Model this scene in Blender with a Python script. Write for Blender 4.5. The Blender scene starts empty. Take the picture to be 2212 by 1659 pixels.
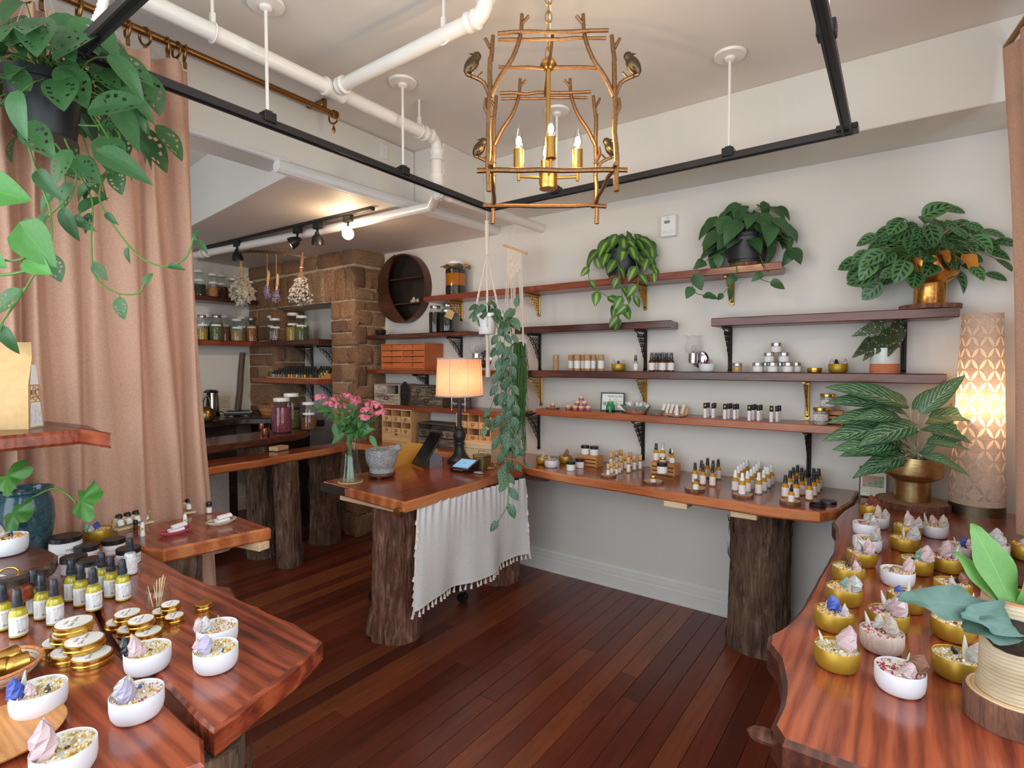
import bpy, math, random
from mathutils import Vector, Matrix, noise, Euler
sc = bpy.context.scene
COL = sc.collection
# ------------------------------------------------------------------ camera
PI = math.pi
F, CX, CY, H = 1185.0, 1106.0, 829.5, 1.5          # focal length in pixels of the 2212x1659 frame
PITCH = math.atan(44.5 / F)
YAW = math.atan(854 / math.hypot(F, 44.5))
cam = bpy.data.cameras.new('camera')
cam.sensor_fit = 'HORIZONTAL'; cam.sensor_width = 36; cam.lens = 36 * F / 2212
cam.clip_start = 0.02; cam.clip_end = 60
camo = bpy.data.objects.new('camera', cam); COL.objects.link(camo)
camo.location = (0, 0, H); camo.rotation_euler = (PI / 2 - PITCH, 0, YAW)
sc.camera = camo
# ------------------------------------------------------------------ world, daylight, exposure
w = bpy.data.worlds.new('daylight'); sc.world = w; w.use_nodes = True
bg = w.node_tree.nodes['Background']
bg.inputs[0].default_value = (0.86, 0.93, 1.0, 1); bg.inputs[1].default_value = 4.9
vs = sc.view_settings
vs.view_transform = 'Standard'; vs.look = 'None'; vs.gamma = 1.0; vs.use_curve_mapping = False
vs.exposure = 0.0
sc.cycles.use_denoising = True
sc.cycles.max_bounces = 8; sc.cycles.diffuse_bounces = 4; sc.cycles.glossy_bounces = 3
sc.cycles.transmission_bounces = 6; sc.cycles.transparent_max_bounces = 16
sc.cycles.caustics_reflective = False; sc.cycles.caustics_refractive = False
sc.cycles.sample_clamp_indirect = 4.0
def portal(name, loc, rot, sx, sy):
    l = bpy.data.lights.new(name, 'AREA'); l.shape = 'RECTANGLE'; l.size = sx; l.size_y = sy
    l.cycles.is_portal = True
    o = bpy.data.objects.new(name, l); COL.objects.link(o); o.location = loc; o.rotation_euler = rot
RX, FY = 0.62, -0.95                                   # window wall at the side, shop front behind the camera
portal('window_daylight', (RX + .04, .95, 1.75), (0, PI / 2, 0), 1.7, 3.3)
portal('shopfront_daylight', (-1.75, FY - .04, 1.6), (PI / 2, 0, 0), 4.1, 2.3)
# ------------------------------------------------------------------ pixel rays of the photograph -> points of the room
def ray(px, py):
    r = (px - CX) / F; d = (py - CY) / F
    fw = math.cos(PITCH) - d * math.sin(PITCH); up = -math.sin(PITCH) - d * math.cos(PITCH)
    s, c = math.sin(YAW), math.cos(YAW)
    return Vector((-s * fw + c * r, c * fw + s * r, up))
def at(px, py, X=None, Y=None, z=None, d=None):
    v = ray(px, py)
    t = X / v.x if X is not None else Y / v.y if Y is not None else (z - H) / v.z if z is not None else d
    return Vector((v.x * t, v.y * t, H + v.z * t))
FWD = Vector((-math.sin(YAW), math.cos(YAW), 0)); RGT = Vector((math.cos(YAW), math.sin(YAW), 0))
def m(px, p): return px * (Vector(p) - Vector((0, 0, H))).dot(FWD) / F      # size of px pixels at point p
def mw(px, p):                                                             # width px of an upright round thing, off-axis stretch removed
    v = Vector(p) - Vector((0, 0, H)); fw = v.dot(FWD); return px * fw / F * fw / math.hypot(fw, v.dot(RGT))
def face(p): return math.atan2(-p[1], -p[0]) + PI / 2                       # turn a thing's local -y to the camera spot
# ------------------------------------------------------------------ mesh builder
rnd = random.Random(7)
U = rnd.uniform
class MB:
    def __init__(s): s.v = []; s.f = []; s.uv = None
    def add(s, vs, fs, mat=None):
        o = len(s.v)
        s.v += [tuple(mat @ Vector(p)) for p in vs] if mat is not None else [tuple(p) for p in vs]
        s.f += [tuple(i + o for i in f) for f in fs]
        return s
    def box(s, c, sz, rot=None, bev=0.0):
        x, y, z = sz[0] / 2, sz[1] / 2, sz[2] / 2
        M = Matrix.Translation(c) @ (rot.to_4x4() if rot is not None else Matrix.Identity(4))
        b = min(bev, x * .9, y * .9, z * .9)
        if b <= 0:
            vs = [(i * x, j * y, k * z) for i in (-1, 1) for j in (-1, 1) for k in (-1, 1)]
            fs = [(0, 1, 3, 2), (4, 6, 7, 5), (0, 4, 5, 1), (2, 3, 7, 6), (0, 2, 6, 4), (1, 5, 7, 3)]
            return s.add(vs, fs, M)
        vs = []; idx = {}
        for i in (-1, 1):
            for j in (-1, 1):
                for k in (-1, 1):
                    for a in range(3):
                        q = [i * x, j * y, k * z]
                        for bb in range(3):
                            if bb != a: q[bb] -= (i, j, k)[bb] * b
                        idx[(i, j, k, a)] = len(vs); vs.append(q)
        fs = []
        for a in range(3):
            o1, o2 = [t for t in range(3) if t != a]
            for sg in (-1, 1):
                r = []
                for (p, q) in ((-1, -1), (1, -1), (1, 1), (-1, 1)):
                    t = [0, 0, 0]; t[a] = sg; t[o1] = p; t[o2] = q; r.append(idx[(*t, a)])
                fs.append(tuple(r if (sg > 0) != (a == 1) else r[::-1]))
        for a in range(3):
            o1, o2 = [t for t in range(3) if t != a]
            for p in (-1, 1):
                for q in (-1, 1):
                    t0 = [0, 0, 0]; t1 = [0, 0, 0]; t0[a] = -1; t1[a] = 1
                    t0[o1] = t1[o1] = p; t0[o2] = t1[o2] = q
                    fs.append((idx[(*t0, o1)], idx[(*t1, o1)], idx[(*t1, o2)], idx[(*t0, o2)]))
        for i in (-1, 1):
            for j in (-1, 1):
                for k in (-1, 1): fs.append(tuple(idx[(i, j, k, a)] for a in range(3)))
        return s.add(vs, fs, M)
    def prism(s, poly, z0, z1, inset=0.0):
        """extruded polygon (counter-clockwise), soft top/bottom edge when inset > 0"""
        n = len(poly)
        c = Vector((sum(p[0] for p in poly) / n, sum(p[1] for p in poly) / n))
        def ins(k):
            out = []
            for i in range(n):
                a, b, d = Vector(poly[i - 1][:2]), Vector(poly[i][:2]), Vector(poly[(i + 1) % n][:2])
                t = (d - a); nn = Vector((-t.y, t.x))
                if nn.length > 1e-9: nn.normalize()
                out.append((b.x + nn.x * k, b.y + nn.y * k))
            return out
        rings = [(ins(inset), z0), (poly, z0 + inset), (poly, z1 - inset), (ins(inset), z1)] if inset > 0 else [(poly, z0), (poly, z1)]
        vs = [(p[0], p[1], z) for r, z in rings for p in r]
        fs = [tuple(range(n))[::-1], tuple(range(len(vs) - n, len(vs)))]
        for k in range(len(rings) - 1):
            for i in range(n):
                j = (i + 1) % n; fs.append((k * n + i, k * n + j, k * n + n + j, k * n + n + i))
        return s.add(vs, fs)
    def lathe(s, prof, c=(0, 0, 0), seg=24, sx=1.0, sy=1.0, rot=None, sq=2.0, cap=True):
        """profile [(r, z)] around local z; sx, sy make it oval, sq > 2 a squarer oval"""
        vs = []; fs = []
        for r, z in prof:
            for i in range(seg):
                a = 2 * PI * i / seg; ca, sa = math.cos(a), math.sin(a)
                if sq != 2.0:
                    k = (abs(ca) ** sq + abs(sa) ** sq) ** (-1 / sq); ca *= k; sa *= k
                vs.append((r * ca * sx, r * sa * sy, z))
        for k in range(len(prof) - 1):
            for i in range(seg):
                j = (i + 1) % seg; fs.append((k * seg + i, k * seg + j, (k + 1) * seg + j, (k + 1) * seg + i))
        if cap:
            if prof[0][0] > 1e-6: fs.append(tuple(range(seg))[::-1])
            if prof[-1][0] > 1e-6: fs.append(tuple(range(len(vs) - seg, len(vs))))
        return s.add(vs, fs, Matrix.Translation(c) @ (rot.to_4x4() if rot is not None else Matrix.Identity(4)))
    def tube(s, pts, r, seg=8, cap=True):
        pts = [Vector(p) for p in pts]; n = len(pts)
        rs = r if isinstance(r, (list, tuple)) else [r] * n
        vs = []; fs = []; up = None
        for i in range(n):
            t = (pts[min(i + 1, n - 1)] - pts[max(i - 1, 0)])
            t = t.normalized() if t.length > 1e-9 else Vector((0, 0, 1))
            if up is None:
                up = Vector((0, 0, 1)) if abs(t.z) < .9 else Vector((1, 0, 0))
            x = up.cross(t)
            if x.length < 1e-6: x = Vector((1, 0, 0)).cross(t)
            x.normalize(); y = t.cross(x); up = y
            for k in range(seg):
                a = 2 * PI * k / seg
                vs.append(pts[i] + (x * math.cos(a) + y * math.sin(a)) * rs[i])
        for i in range(n - 1):
            for k in range(seg):
                j = (k + 1) % seg; fs.append((i * seg + k, i * seg + j, (i + 1) * seg + j, (i + 1) * seg + k))
        if cap: fs += [tuple(range(seg))[::-1], tuple(range(len(vs) - seg, len(vs)))]
        return s.add(vs, fs)
    def sphere(s, c, r, seg=12, rings=7, sc3=(1, 1, 1), rot=None):
        prof = [(max(1e-5, r * math.sin(PI * k / rings)), -r * math.cos(PI * k / rings)) for k in range(rings + 1)]
        M = Matrix.Translation(c) @ (rot.to_4x4() if rot is not None else Matrix.Identity(4)) @ Matrix.Diagonal((*sc3, 1))
        t = MB().lathe(prof, seg=seg); return s.add(t.v, t.f, M)
    def torus(s, c, R, r, seg=20, rs=6, rot=None, sx=1, sy=1):
        pts = []; fs = []
        for i in range(seg):
            a = 2 * PI * i / seg
            for k in range(rs):
                b = 2 * PI * k / rs; q = R + r * math.cos(b)
                pts.append((q * math.cos(a) * sx, q * math.sin(a) * sy, r * math.sin(b)))
        for i in range(seg):
            for k in range(rs):
                j, l = (i + 1) % seg, (k + 1) % rs
                fs.append((i * rs + k, j * rs + k, j * rs + l, i * rs + l))
        return s.add(pts, fs, Matrix.Translation(c) @ (rot.to_4x4() if rot is not None else Matrix.Identity(4)))
    def mesh(s, name, smooth=35):
        me = bpy.data.meshes.new(name); me.from_pydata(s.v, [], s.f)
        if s.uv is not None:
            l = me.uv_layers.new(name='UVMap'); l.data.foreach_set('uv', [c for i in [lp.vertex_index for lp in me.loops] for c in s.uv[i]])
        if smooth:
            me.polygons.foreach_set('use_smooth', [True] * len(me.polygons))
            me.set_sharp_from_angle(angle=math.radians(smooth))
        me.update(); return me
def obj(name, mb, mt, parent=None, loc=None, rot=None, smooth=35, label=None):
    me = mb.mesh(name, smooth) if isinstance(mb, MB) else mb
    o = bpy.data.objects.new(name, me); COL.objects.link(o)
    if mt is not None and not me.materials: me.materials.append(mt)
    if parent is not None: o.parent = parent
    if loc is not None: o.location = loc
    if rot is not None: o.rotation_euler = rot
    if label: o['label'] = label
    return o
def tag(o, label, cat, group=None):
    o['label'] = label; o['category'] = cat
    if group: o['group'] = group
    return o
def thing(name, label, cat, loc=(0, 0, 0), rz=0.0, group=None):
    o = bpy.data.objects.new(name, None); COL.objects.link(o)
    o.location = loc; o.rotation_euler = (0, 0, rz); o.empty_display_size = .05
    return tag(o, label, cat, group)
def struct(name, mb, mt, smooth=35):
    o = obj(name, mb, mt, smooth=smooth); o['kind'] = 'structure'; return o
def dup(o, parent=None):
    c = o.copy(); COL.objects.link(c)
    if parent is not None: c.parent = parent
    for ch in list(o.children): dup(ch, c)
    return c
def place(proto, first, loc, rz=0, label=None, group=None, s=None):
    o = proto if first else dup(proto)
    o.location = loc; o.rotation_euler = (0, 0, rz)
    if s is not None: o.scale = (s, s, s) if not isinstance(s, (tuple, list)) else s
    if label: o['label'] = label
    if group: o['group'] = group
    return o
def RX_(a): return Matrix.Rotation(a, 3, 'X')
def RY_(a): return Matrix.Rotation(a, 3, 'Y')
def RZ_(a): return Matrix.Rotation(a, 3, 'Z')
def aim(d):   # rotation taking local z to direction d
    return Vector(d).to_track_quat('Z', 'Y').to_matrix()
def text_mb(txt, size, mb=None, M=None, wrap=None, align='CENTER'):
    """flat lettering in the local xz plane facing -y; wrap = radius bends it round a cylinder"""
    cu = bpy.data.curves.new('lettering', 'FONT'); cu.body = txt; cu.size = size; cu.align_x = align; cu.align_y = 'CENTER'
    cu.resolution_u = 2
    o = bpy.data.objects.new('lettering', cu); me = o.to_mesh()
    vs = []
    for v in me.vertices:
        x, y = v.co.x, v.co.y
        vs.append((wrap * math.sin(x / wrap), -wrap * math.cos(x / wrap), y) if wrap else (x, 0, y))
    fs = [tuple(p.vertices) for p in me.polygons]
    o.to_mesh_clear(); bpy.data.objects.remove(o); bpy.data.curves.remove(cu)
    mb = mb or MB(); mb.add(vs, fs, M); return mb
def cat(pts, k=6):
    P = [Vector(p) for p in pts]; out = []
    for i in range(len(P) - 1):
        a, b, c, d = P[max(i - 1, 0)], P[i], P[i + 1], P[min(i + 2, len(P) - 1)]
        for j in range(k):
            t = j / k; out.append(.5 * ((2 * b) + (c - a) * t + (2 * a - 5 * b + 4 * c - d) * t * t + (3 * b - a - 3 * c + d) * t ** 3))
    return out + [P[-1]]
# ------------------------------------------------------------------ materials
class NT:
    def __init__(s, name):
        s.m = bpy.data.materials.new(name); s.m.use_nodes = True; s.t = s.m.node_tree; s.b = s.t.nodes['Principled BSDF']
        s.out = s.t.nodes['Material Output']
    def n(s, typ, **k):
        nd = s.t.nodes.new('ShaderNode' + typ)
        for a, v in k.items():
            if a[0] == '_': setattr(nd, a[1:], v)
            else: s.set(nd.inputs[a.replace('__', ' ')], v)
        return nd
    def set(s, sock, v):
        if isinstance(v, bpy.types.NodeSocket): s.t.links.new(v, sock)
        elif isinstance(v, bpy.types.Node): s.t.links.new(v.outputs[0], sock)
        else:
            if sock.type == 'RGBA' and len(v) == 3: v = (*v, 1)
            sock.default_value = v
    def p(s, **k):
        for a, v in k.items(): s.set(s.b.inputs[a.replace('__', ' ')], v)
        return s
    def ramp(s, fac, stops, interp='LINEAR'):
        r = s.t.nodes.new('ShaderNodeValToRGB'); r.color_ramp.interpolation = interp
        e = r.color_ramp.elements
        while len(e) < len(stops): e.new(.5)
        for i, (pos, c) in enumerate(stops):
            e[i].position = pos; e[i].color = (*c, 1) if not isinstance(c, (int, float)) else (c, c, c, 1)
        s.set(r.inputs[0], fac); return r.outputs[0]
    def co(s, scale=(1, 1, 1), kind='Object', rot=(0, 0, 0), loc=None):
        tc = s.t.nodes.new('ShaderNodeTexCoord')
        mp = s.t.nodes.new('ShaderNodeMapping'); s.t.links.new(tc.outputs[kind], mp.inputs[0])
        mp.inputs['Scale'].default_value = scale; mp.inputs['Rotation'].default_value = rot
        if loc is not None: s.set(mp.inputs['Location'], loc)
        return mp.outputs[0]
    def noise(s, vec, scale, detail=4, rough=.55, dist=0.0):
        nd = s.n('TexNoise', Vector=vec, Scale=scale, Detail=float(detail), Roughness=rough, Distortion=dist)
        return nd.outputs[0]
    def mix(s, a, b, fac=.5, mode='MIX'):
        nd = s.t.nodes.new('ShaderNodeMix'); nd.data_type = 'RGBA'; nd.blend_type = mode
        s.set(nd.inputs[0], fac); s.set(nd.inputs[6], a); s.set(nd.inputs[7], b); return nd.outputs[2]
    def math(s, op, a, b=0.0):
        nd = s.t.nodes.new('ShaderNodeMath'); nd.operation = op; s.set(nd.inputs[0], a); s.set(nd.inputs[1], b); return nd.outputs[0]
    def bump(s, h, strength=.3, dist=.01):
        nd = s.n('Bump', Height=h, Strength=strength, Distance=dist); s.t.links.new(nd.outputs[0], s.b.inputs['Normal']); return s
    def rnd(s): return s.t.nodes.new('ShaderNodeObjectInfo').outputs['Random']
def srgb(r, g, b):
    f = lambda c: (c / 255 / 12.92) if c <= 10 else ((c / 255 + .055) / 1.055) ** 2.4
    return (f(r), f(g), f(b))
def plain(name, rgb, rough=.5, metal=0.0, var=.0, vs=30, bump=0.0, bs=200, **k):
    t = NT(name); c = srgb(*rgb); t.p(Roughness=rough, Metallic=metal, **k)
    if var:
        v = t.noise(t.co(), vs, 3)
        t.p(Base__Color=t.ramp(v, [(.3, tuple(x * (1 - var) for x in c)), (.7, tuple(min(1, x * (1 + var)) for x in c))]))
    else: t.p(Base__Color=c)
    if bump: t.bump(t.noise(t.co(), bs, 3), bump, .002)
    return t.m
M_ = {}
def paint(name, rgb):
    t = NT(name); c = srgb(*rgb); v = t.noise(t.co(), 1.6, 5)
    t.p(Base__Color=t.ramp(v, [(.35, tuple(x * .96 for x in c)), (.65, c)]), Roughness=.62)
    return t.bump(t.noise(t.co(), 35, 4), .08, .004).m
M_['wall'] = paint('wall_paint', (226, 221, 213)); M_['ceil'] = paint('ceiling_paint', (226, 219, 210))
M_['lowceil'] = paint('low_ceiling_paint', (218, 206, 196)); M_['trim'] = paint('trim_gloss', (232, 230, 226))
def wood(name, stops, axis='x', scale=1.0, rough=.3, coat=0.5, ring=7.0, dist=9.0, bump=.05, dark=.6):
    """straight grain along one axis with cathedral bands and dark streaks"""
    t = NT(name)
    k = {'x': (.12, 1, 1), 'y': (1, .12, 1), 'z': (1, 1, .12)}[axis]
    off = t.n('VectorMath', _operation='SCALE'); off.inputs[0].default_value = (13.1, 7.7, 5.3); t.set(off.inputs['Scale'], t.rnd())
    v = t.co(tuple(a * scale for a in k), loc=off.outputs[0])
    w = t.n('TexWave', Vector=v, Scale=ring, Distortion=dist, Detail=3.0, Detail__Scale=1.3, Detail__Roughness=.6)
    w.bands_direction = {'x': 'Y', 'y': 'X', 'z': 'X'}[axis]
    fine = t.noise(t.co(tuple(a * scale * 9 for a in ([.05, 1, 1] if axis == 'x' else [1, .05, 1] if axis == 'y' else [1, 1, .05])), loc=off.outputs[0]), 6, 6, .7)
    big = t.noise(v, 2.2, 4, .6)
    a = t.math('ADD', t.math('MULTIPLY', w.outputs[0], .15), t.math('ADD', t.math('MULTIPLY', fine, .42), t.math('MULTIPLY', big, .46)))
    c = t.ramp(a, stops)
    dk = t.ramp(t.noise(v, 3.1, 3, .5, 1.0), [(.28, dark), (.46, 1.0)])
    c = t.mix(c, dk, 1.0, 'MULTIPLY')
    t.p(Base__Color=c, Roughness=rough, Coat__Weight=coat, Coat__Roughness=.12)
    return t.bump(fine, bump, .003).m
RED = [(.32, srgb(70, 28, 18)), (.45, srgb(126, 54, 34)), (.57, srgb(160, 76, 46)), (.72, srgb(182, 98, 62))]
M_['slab_y'] = wood('redwood_slab_y', RED, 'y', 1.3, .26, .6)
M_['slab_x'] = wood('redwood_slab_x', RED, 'x', 1.3, .26, .6)
EDG = [(.3, srgb(126, 60, 30)), (.48, srgb(180, 98, 52)), (.68, srgb(208, 136, 84))]
M_['edge_y'] = wood('sapwood_edge_y', EDG, 'y', 1.2, .35, .3, ring=3.0, dist=3.0, dark=.75)
M_['edge_x'] = wood('sapwood_edge_x', EDG, 'x', 1.2, .35, .3, ring=3.0, dist=3.0, dark=.75)
DRK = [(.25, srgb(32, 16, 12)), (.5, srgb(78, 38, 26)), (.75, srgb(128, 70, 46))]
M_['shelf'] = wood('dark_shelf_wood', DRK, 'x', 1.8, .38, .25)
M_['shelf_red'] = wood('red_shelf_wood', [(.25, srgb(70, 26, 14)), (.5, srgb(138, 62, 34)), (.75, srgb(176, 92, 54))], 'x', 1.8, .33, .3)
M_['shelf_y'] = wood('dark_shelf_wood_y', DRK, 'y', 1.8, .35, .3)
M_['black_slab'] = wood('black_stained_slab', [(.25, srgb(16, 14, 14)), (.55, srgb(44, 36, 32)), (.8, srgb(86, 66, 54))], 'y', 1.5, .3, .4)
M_['pine'] = wood('pine', [(.25, srgb(196, 148, 96)), (.55, srgb(222, 176, 122)), (.8, srgb(236, 198, 150))], 'x', 2.5, .5, 0.0, dark=.9)
M_['pine_light'] = wood('pale_pine', [(.25, srgb(214, 180, 132)), (.55, srgb(232, 204, 160)), (.8, srgb(240, 218, 180))], 'x', 2.5, .5, 0.0, dark=.95)
M_['orange_wood'] = wood('orange_stained_wood', [(.25, srgb(170, 78, 34)), (.55, srgb(206, 110, 56)), (.8, srgb(224, 140, 80))], 'x', 2.5, .45, 0.1, dark=.9)
M_['crate'] = wood('crate_wood', [(.25, srgb(170, 108, 58)), (.55, srgb(204, 142, 86)), (.8, srgb(222, 168, 112))], 'x', 3, .5, 0.0, dark=.9)
M_['distress'] = wood('distressed_white_wood', [(.34, srgb(96, 74, 60)), (.44, srgb(160, 138, 120)), (.54, srgb(206, 192, 176)), (.8, srgb(222, 210, 196))], 'x', 5, .7, 0.0, bump=.3, dark=.7)
M_['distress_dark'] = wood('distressed_dark_wood', [(.34, srgb(46, 38, 32)), (.5, srgb(92, 78, 64)), (.62, srgb(140, 124, 104)), (.8, srgb(168, 150, 128))], 'x', 5, .7, 0.0, bump=.3, dark=.6)
M_['old_wood'] = wood('weathered_wood', [(.25, srgb(58, 44, 36)), (.55, srgb(104, 82, 66)), (.8, srgb(140, 116, 96))], 'z', 2, .7, 0.0)
M_['walnut'] = wood('walnut', [(.25, srgb(46, 24, 14)), (.55, srgb(86, 48, 28)), (.8, srgb(120, 72, 44))], 'x', 2.5, .45, .1)
M_['batten'] = wood('plywood_batten', [(.25, srgb(196, 158, 118)), (.55, srgb(216, 184, 146)), (.8, srgb(228, 200, 166))], 'x', 2, .6, 0.0, dark=.9)
def plank():
    t = NT('floor_plank'); r = t.rnd()
    off = t.n('VectorMath', _operation='SCALE'); off.inputs[0].default_value = (31.1, 17.7, 3.3); t.set(off.inputs['Scale'], r)
    v = t.co((1, .06, 1), loc=off.outputs[0])
    fine = t.noise(v, 60, 6, .7); big = t.noise(t.co((1, .25, 1), loc=off.outputs[0]), 5, 4, .6)
    base = t.ramp(r, [(0, srgb(92, 38, 24)), (.3, srgb(124, 52, 30)), (.6, srgb(112, 48, 29)), (.85, srgb(146, 76, 42)), (1, srgb(100, 44, 28))])
    c = t.mix(base, t.ramp(t.math('ADD', t.math('MULTIPLY', fine, .6), t.math('MULTIPLY', big, .4)), [(.3, .38), (.62, 1.0), (.8, 1.25)]), 1.0, 'MULTIPLY')
    spots = t.ramp(t.noise(t.co((1, .35, 1), loc=off.outputs[0]), 70, 2, .5), [(.24, .2), (.3, 1.0)])
    c = t.mix(c, spots, .8, 'MULTIPLY')
    t.p(Base__Color=c, Roughness=t.ramp(big, [(.3, .28), (.7, .42)]), Coat__Weight=.2, Coat__Roughness=.3)
    return t.bump(fine, .1, .002).m
M_['plank'] = plank()
def bark(name, a, b, c):
    t = NT(name); v = t.co((1, 1, .16))
    n1 = t.noise(v, 34, 6, .7, .6); n2 = t.noise(t.co((1, 1, .5)), 8, 4)
    t.p(Base__Color=t.mix(t.ramp(n1, [(.3, srgb(*a)), (.5, srgb(*b)), (.7, srgb(*c))]), t.ramp(n2, [(.3, .6), (.7, 1.15)]), 1.0, 'MULTIPLY'), Roughness=.9)
    return t.bump(n1, .9, .012).m
M_['bark'] = bark('redwood_bark', (58, 36, 28), (124, 80, 62), (178, 138, 118))
M_['bark_dark'] = bark('dark_bark', (50, 36, 28), (106, 80, 62), (152, 124, 102))
def stone():
    t = NT('sandstone'); r = t.rnd()
    off = t.n('VectorMath', _operation='SCALE'); off.inputs[0].default_value = (31.1, 17.7, 3.3); t.set(off.inputs['Scale'], r)
    n1 = t.noise(t.co((1, 1, 2.2), loc=off.outputs[0]), 7, 7, .65); n2 = t.noise(t.co(loc=off.outputs[0]), 60, 4)
    base = t.ramp(r, [(0, srgb(140, 104, 76)), (.35, srgb(170, 130, 96)), (.7, srgb(128, 92, 70)), (1, srgb(178, 144, 108))])
    t.p(Base__Color=t.mix(base, t.ramp(n1, [(.3, .5), (.65, 1.2)]), 1.0, 'MULTIPLY'), Roughness=.88)
    return t.bump(t.math('ADD', n1, t.math('MULTIPLY', n2, .3)), .7, .02).m
M_['stone'] = stone(); M_['mortar'] = plain('mortar', (186, 166, 140), .95, var=.15, vs=20, bump=.5, bs=90)
def linen(name, rgb, trans=.25, weave=420):
    t = NT(name); c = srgb(*rgb)
    a = t.noise(t.co((1, 1, .12)), weave * 2.2, 2); b = t.noise(t.co((.12, .12, 1)), weave * 2.2, 2)
    s = t.math('ADD', a, b)
    col = t.ramp(t.math('MULTIPLY', s, .5), [(.34, tuple(x * .7 for x in c)), (.5, c), (.68, tuple(min(1, x * 1.12) for x in c))])
    t.p(Base__Color=col, Roughness=.92); t.bump(s, .25, .001)
    tr = t.n('BsdfTranslucent', Color=col); mx = t.n('MixShader', Fac=trans)
    t.t.links.new(t.b.outputs[0], mx.inputs[1]); t.t.links.new(tr.outputs[0], mx.inputs[2]); t.t.links.new(mx.outputs[0], t.out.inputs[0])
    return t.m
M_['linen'] = linen('tan_linen', (206, 164, 140), .15); M_['white_linen'] = linen('white_linen', (238, 236, 234), .12, 500)
M_['grey_cloth'] = linen('grey_cloth', (188, 180, 172), .05, 200)
M_['shade_linen'] = linen('shade_linen', (214, 184, 160), .55, 260)
M_['lampshade'] = linen('lamp_burlap', (222, 178, 154), .45, 300)
def glass(name, tint=(1, 1, 1), rough=.02, refl=1.0):
    """thin-walled glass: lets the light straight through, mirrors at grazing angles"""
    t = NT(name); t.t.nodes.remove(t.b)
    tr = t.n('BsdfTransparent', Color=tint); gl = t.n('BsdfGlossy', Roughness=rough)
    fr = t.math('ADD', t.math('MULTIPLY', t.math('POWER', t.n('LayerWeight', Blend=.5).outputs['Facing'], 4.0), .7), .05); mx = t.n('MixShader', Fac=t.math('MULTIPLY', fr, refl))
    t.t.links.new(tr.outputs[0], mx.inputs[1]); t.t.links.new(gl.outputs[0], mx.inputs[2]); t.t.links.new(mx.outputs[0], t.out.inputs[0])
    return t.m
M_['glass'] = glass('clear_glass', (.93, .95, .94)); M_['pane'] = glass('window_glass', (.97, .98, .98))
M_['glass_green'] = glass('green_glass', (.25, .62, .42)); M_['glass_smoke'] = glass('smoky_cap', (.86, .87, .9), .1)
M_['frost'] = plain('frosted_glass', (226, 226, 222), .35, Transmission__Weight=.6)
def liquid(name, rgb, tr=.75):
    return plain(name, rgb, .08, Transmission__Weight=tr, IOR=1.33)
M_['oil'] = liquid('yellow_oil', (226, 204, 44), .2); M_['amber'] = liquid('amber_oil', (212, 148, 26), .15)
M_['amber_glass'] = plain('amber_glass', (92, 56, 20), .08, Transmission__Weight=.3); M_['tincture'] = liquid('amber_tincture', (214, 126, 20), .35)
M_['darkbrew'] = plain('dark_infusion', (26, 20, 16), .25, var=.4, vs=60); M_['water'] = glass('water', (.86, .93, .84), .02, .7)
M_['white'] = plain('white_enamel', (240, 239, 238), .3); M_['white_matte'] = plain('white_matte_tin', (220, 220, 226), .42)
M_['white_plastic'] = plain('white_plastic', (238, 238, 236), .35); M_['pipe'] = plain('white_pipe_paint', (234, 228, 220), .3, var=.03, vs=8)
M_['gold_tin'] = plain('satin_gold_tin', (178, 142, 46), .4, .5); M_['gold'] = plain('brass_gold', (206, 160, 84), .28, 1.0)
M_['gold_lid'] = plain('gold_lid', (214, 168, 82), .26, 1.0)
def brushed(name, rgb, rough=.3, sc=(30, 30, 260)):
    t = NT(name); c = srgb(*rgb); n = t.noise(t.co(sc), 1, 4)
    t.p(Base__Color=t.ramp(n, [(.3, tuple(x * .7 for x in c)), (.7, tuple(min(1, x * 1.1) for x in c))]), Metallic=1.0, Roughness=rough)
    return t.bump(n, .15, .002).m
M_['gold_pot'] = brushed('brushed_gold', (206, 176, 124), .33); M_['gold_pot2'] = brushed('hammered_gold', (206, 152, 84), .27, (60, 60, 90))
M_['bronze'] = brushed('antique_bronze_twig', (150, 110, 74), .45, (120, 120, 120)); M_['bird'] = brushed('dark_bronze', (104, 88, 66), .42)
M_['rod_brass'] = plain('aged_brass_rod', (146, 104, 58), .35, .9); M_['iron_gold'] = plain('gilt_iron', (190, 150, 72), .35, .85)
M_['iron'] = plain('black_iron', (48, 44, 40), .5, .5, var=.3, vs=80); M_['black'] = plain('black_plastic', (22, 22, 24), .35)
M_['track'] = plain('graphite_track', (44, 42, 44), .42, .2); M_['blackmatte'] = plain('black_matte_pot', (30, 33, 36), .45)
M_['pump'] = plain('grey_black_pump', (40, 44, 54), .35); M_['chrome'] = plain('chrome', (200, 200, 204), .12, 1.0)
M_['steel'] = plain('silver_lid', (196, 196, 198), .3, 1.0); M_['copper'] = plain('copper_cup', (196, 132, 104), .22, 1.0)
M_['alu'] = plain('silver_grey_stand', (150, 150, 160), .35, .6); M_['screen'] = plain('tablet_screen', (16, 16, 20), .12)
def emit(name, rgb, s):
    t = NT(name); t.p(Base__Color=srgb(*rgb), Emission__Color=srgb(*rgb), Emission__Strength=s); return t.m
M_['bulb'] = emit('candle_bulb_glow', (255, 214, 160), 520.0); M_['bulb_soft'] = emit('shaded_bulb_glow', (255, 206, 156), 95.0); M_['bulb_w'] = emit('spot_bulb_glow', (255, 222, 180), 110.0)
M_['spot_on'] = emit('spot_face_glow', (255, 206, 170), 6.0); M_['lcd'] = emit('lcd_blue', (108, 164, 206), .55)
M_['kraft'] = plain('kraft_paper', (200, 164, 112), .75, var=.08, vs=40); M_['kraft_tube'] = plain('kraft_tube', (184, 142, 100), .7, var=.06, vs=40)
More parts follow.
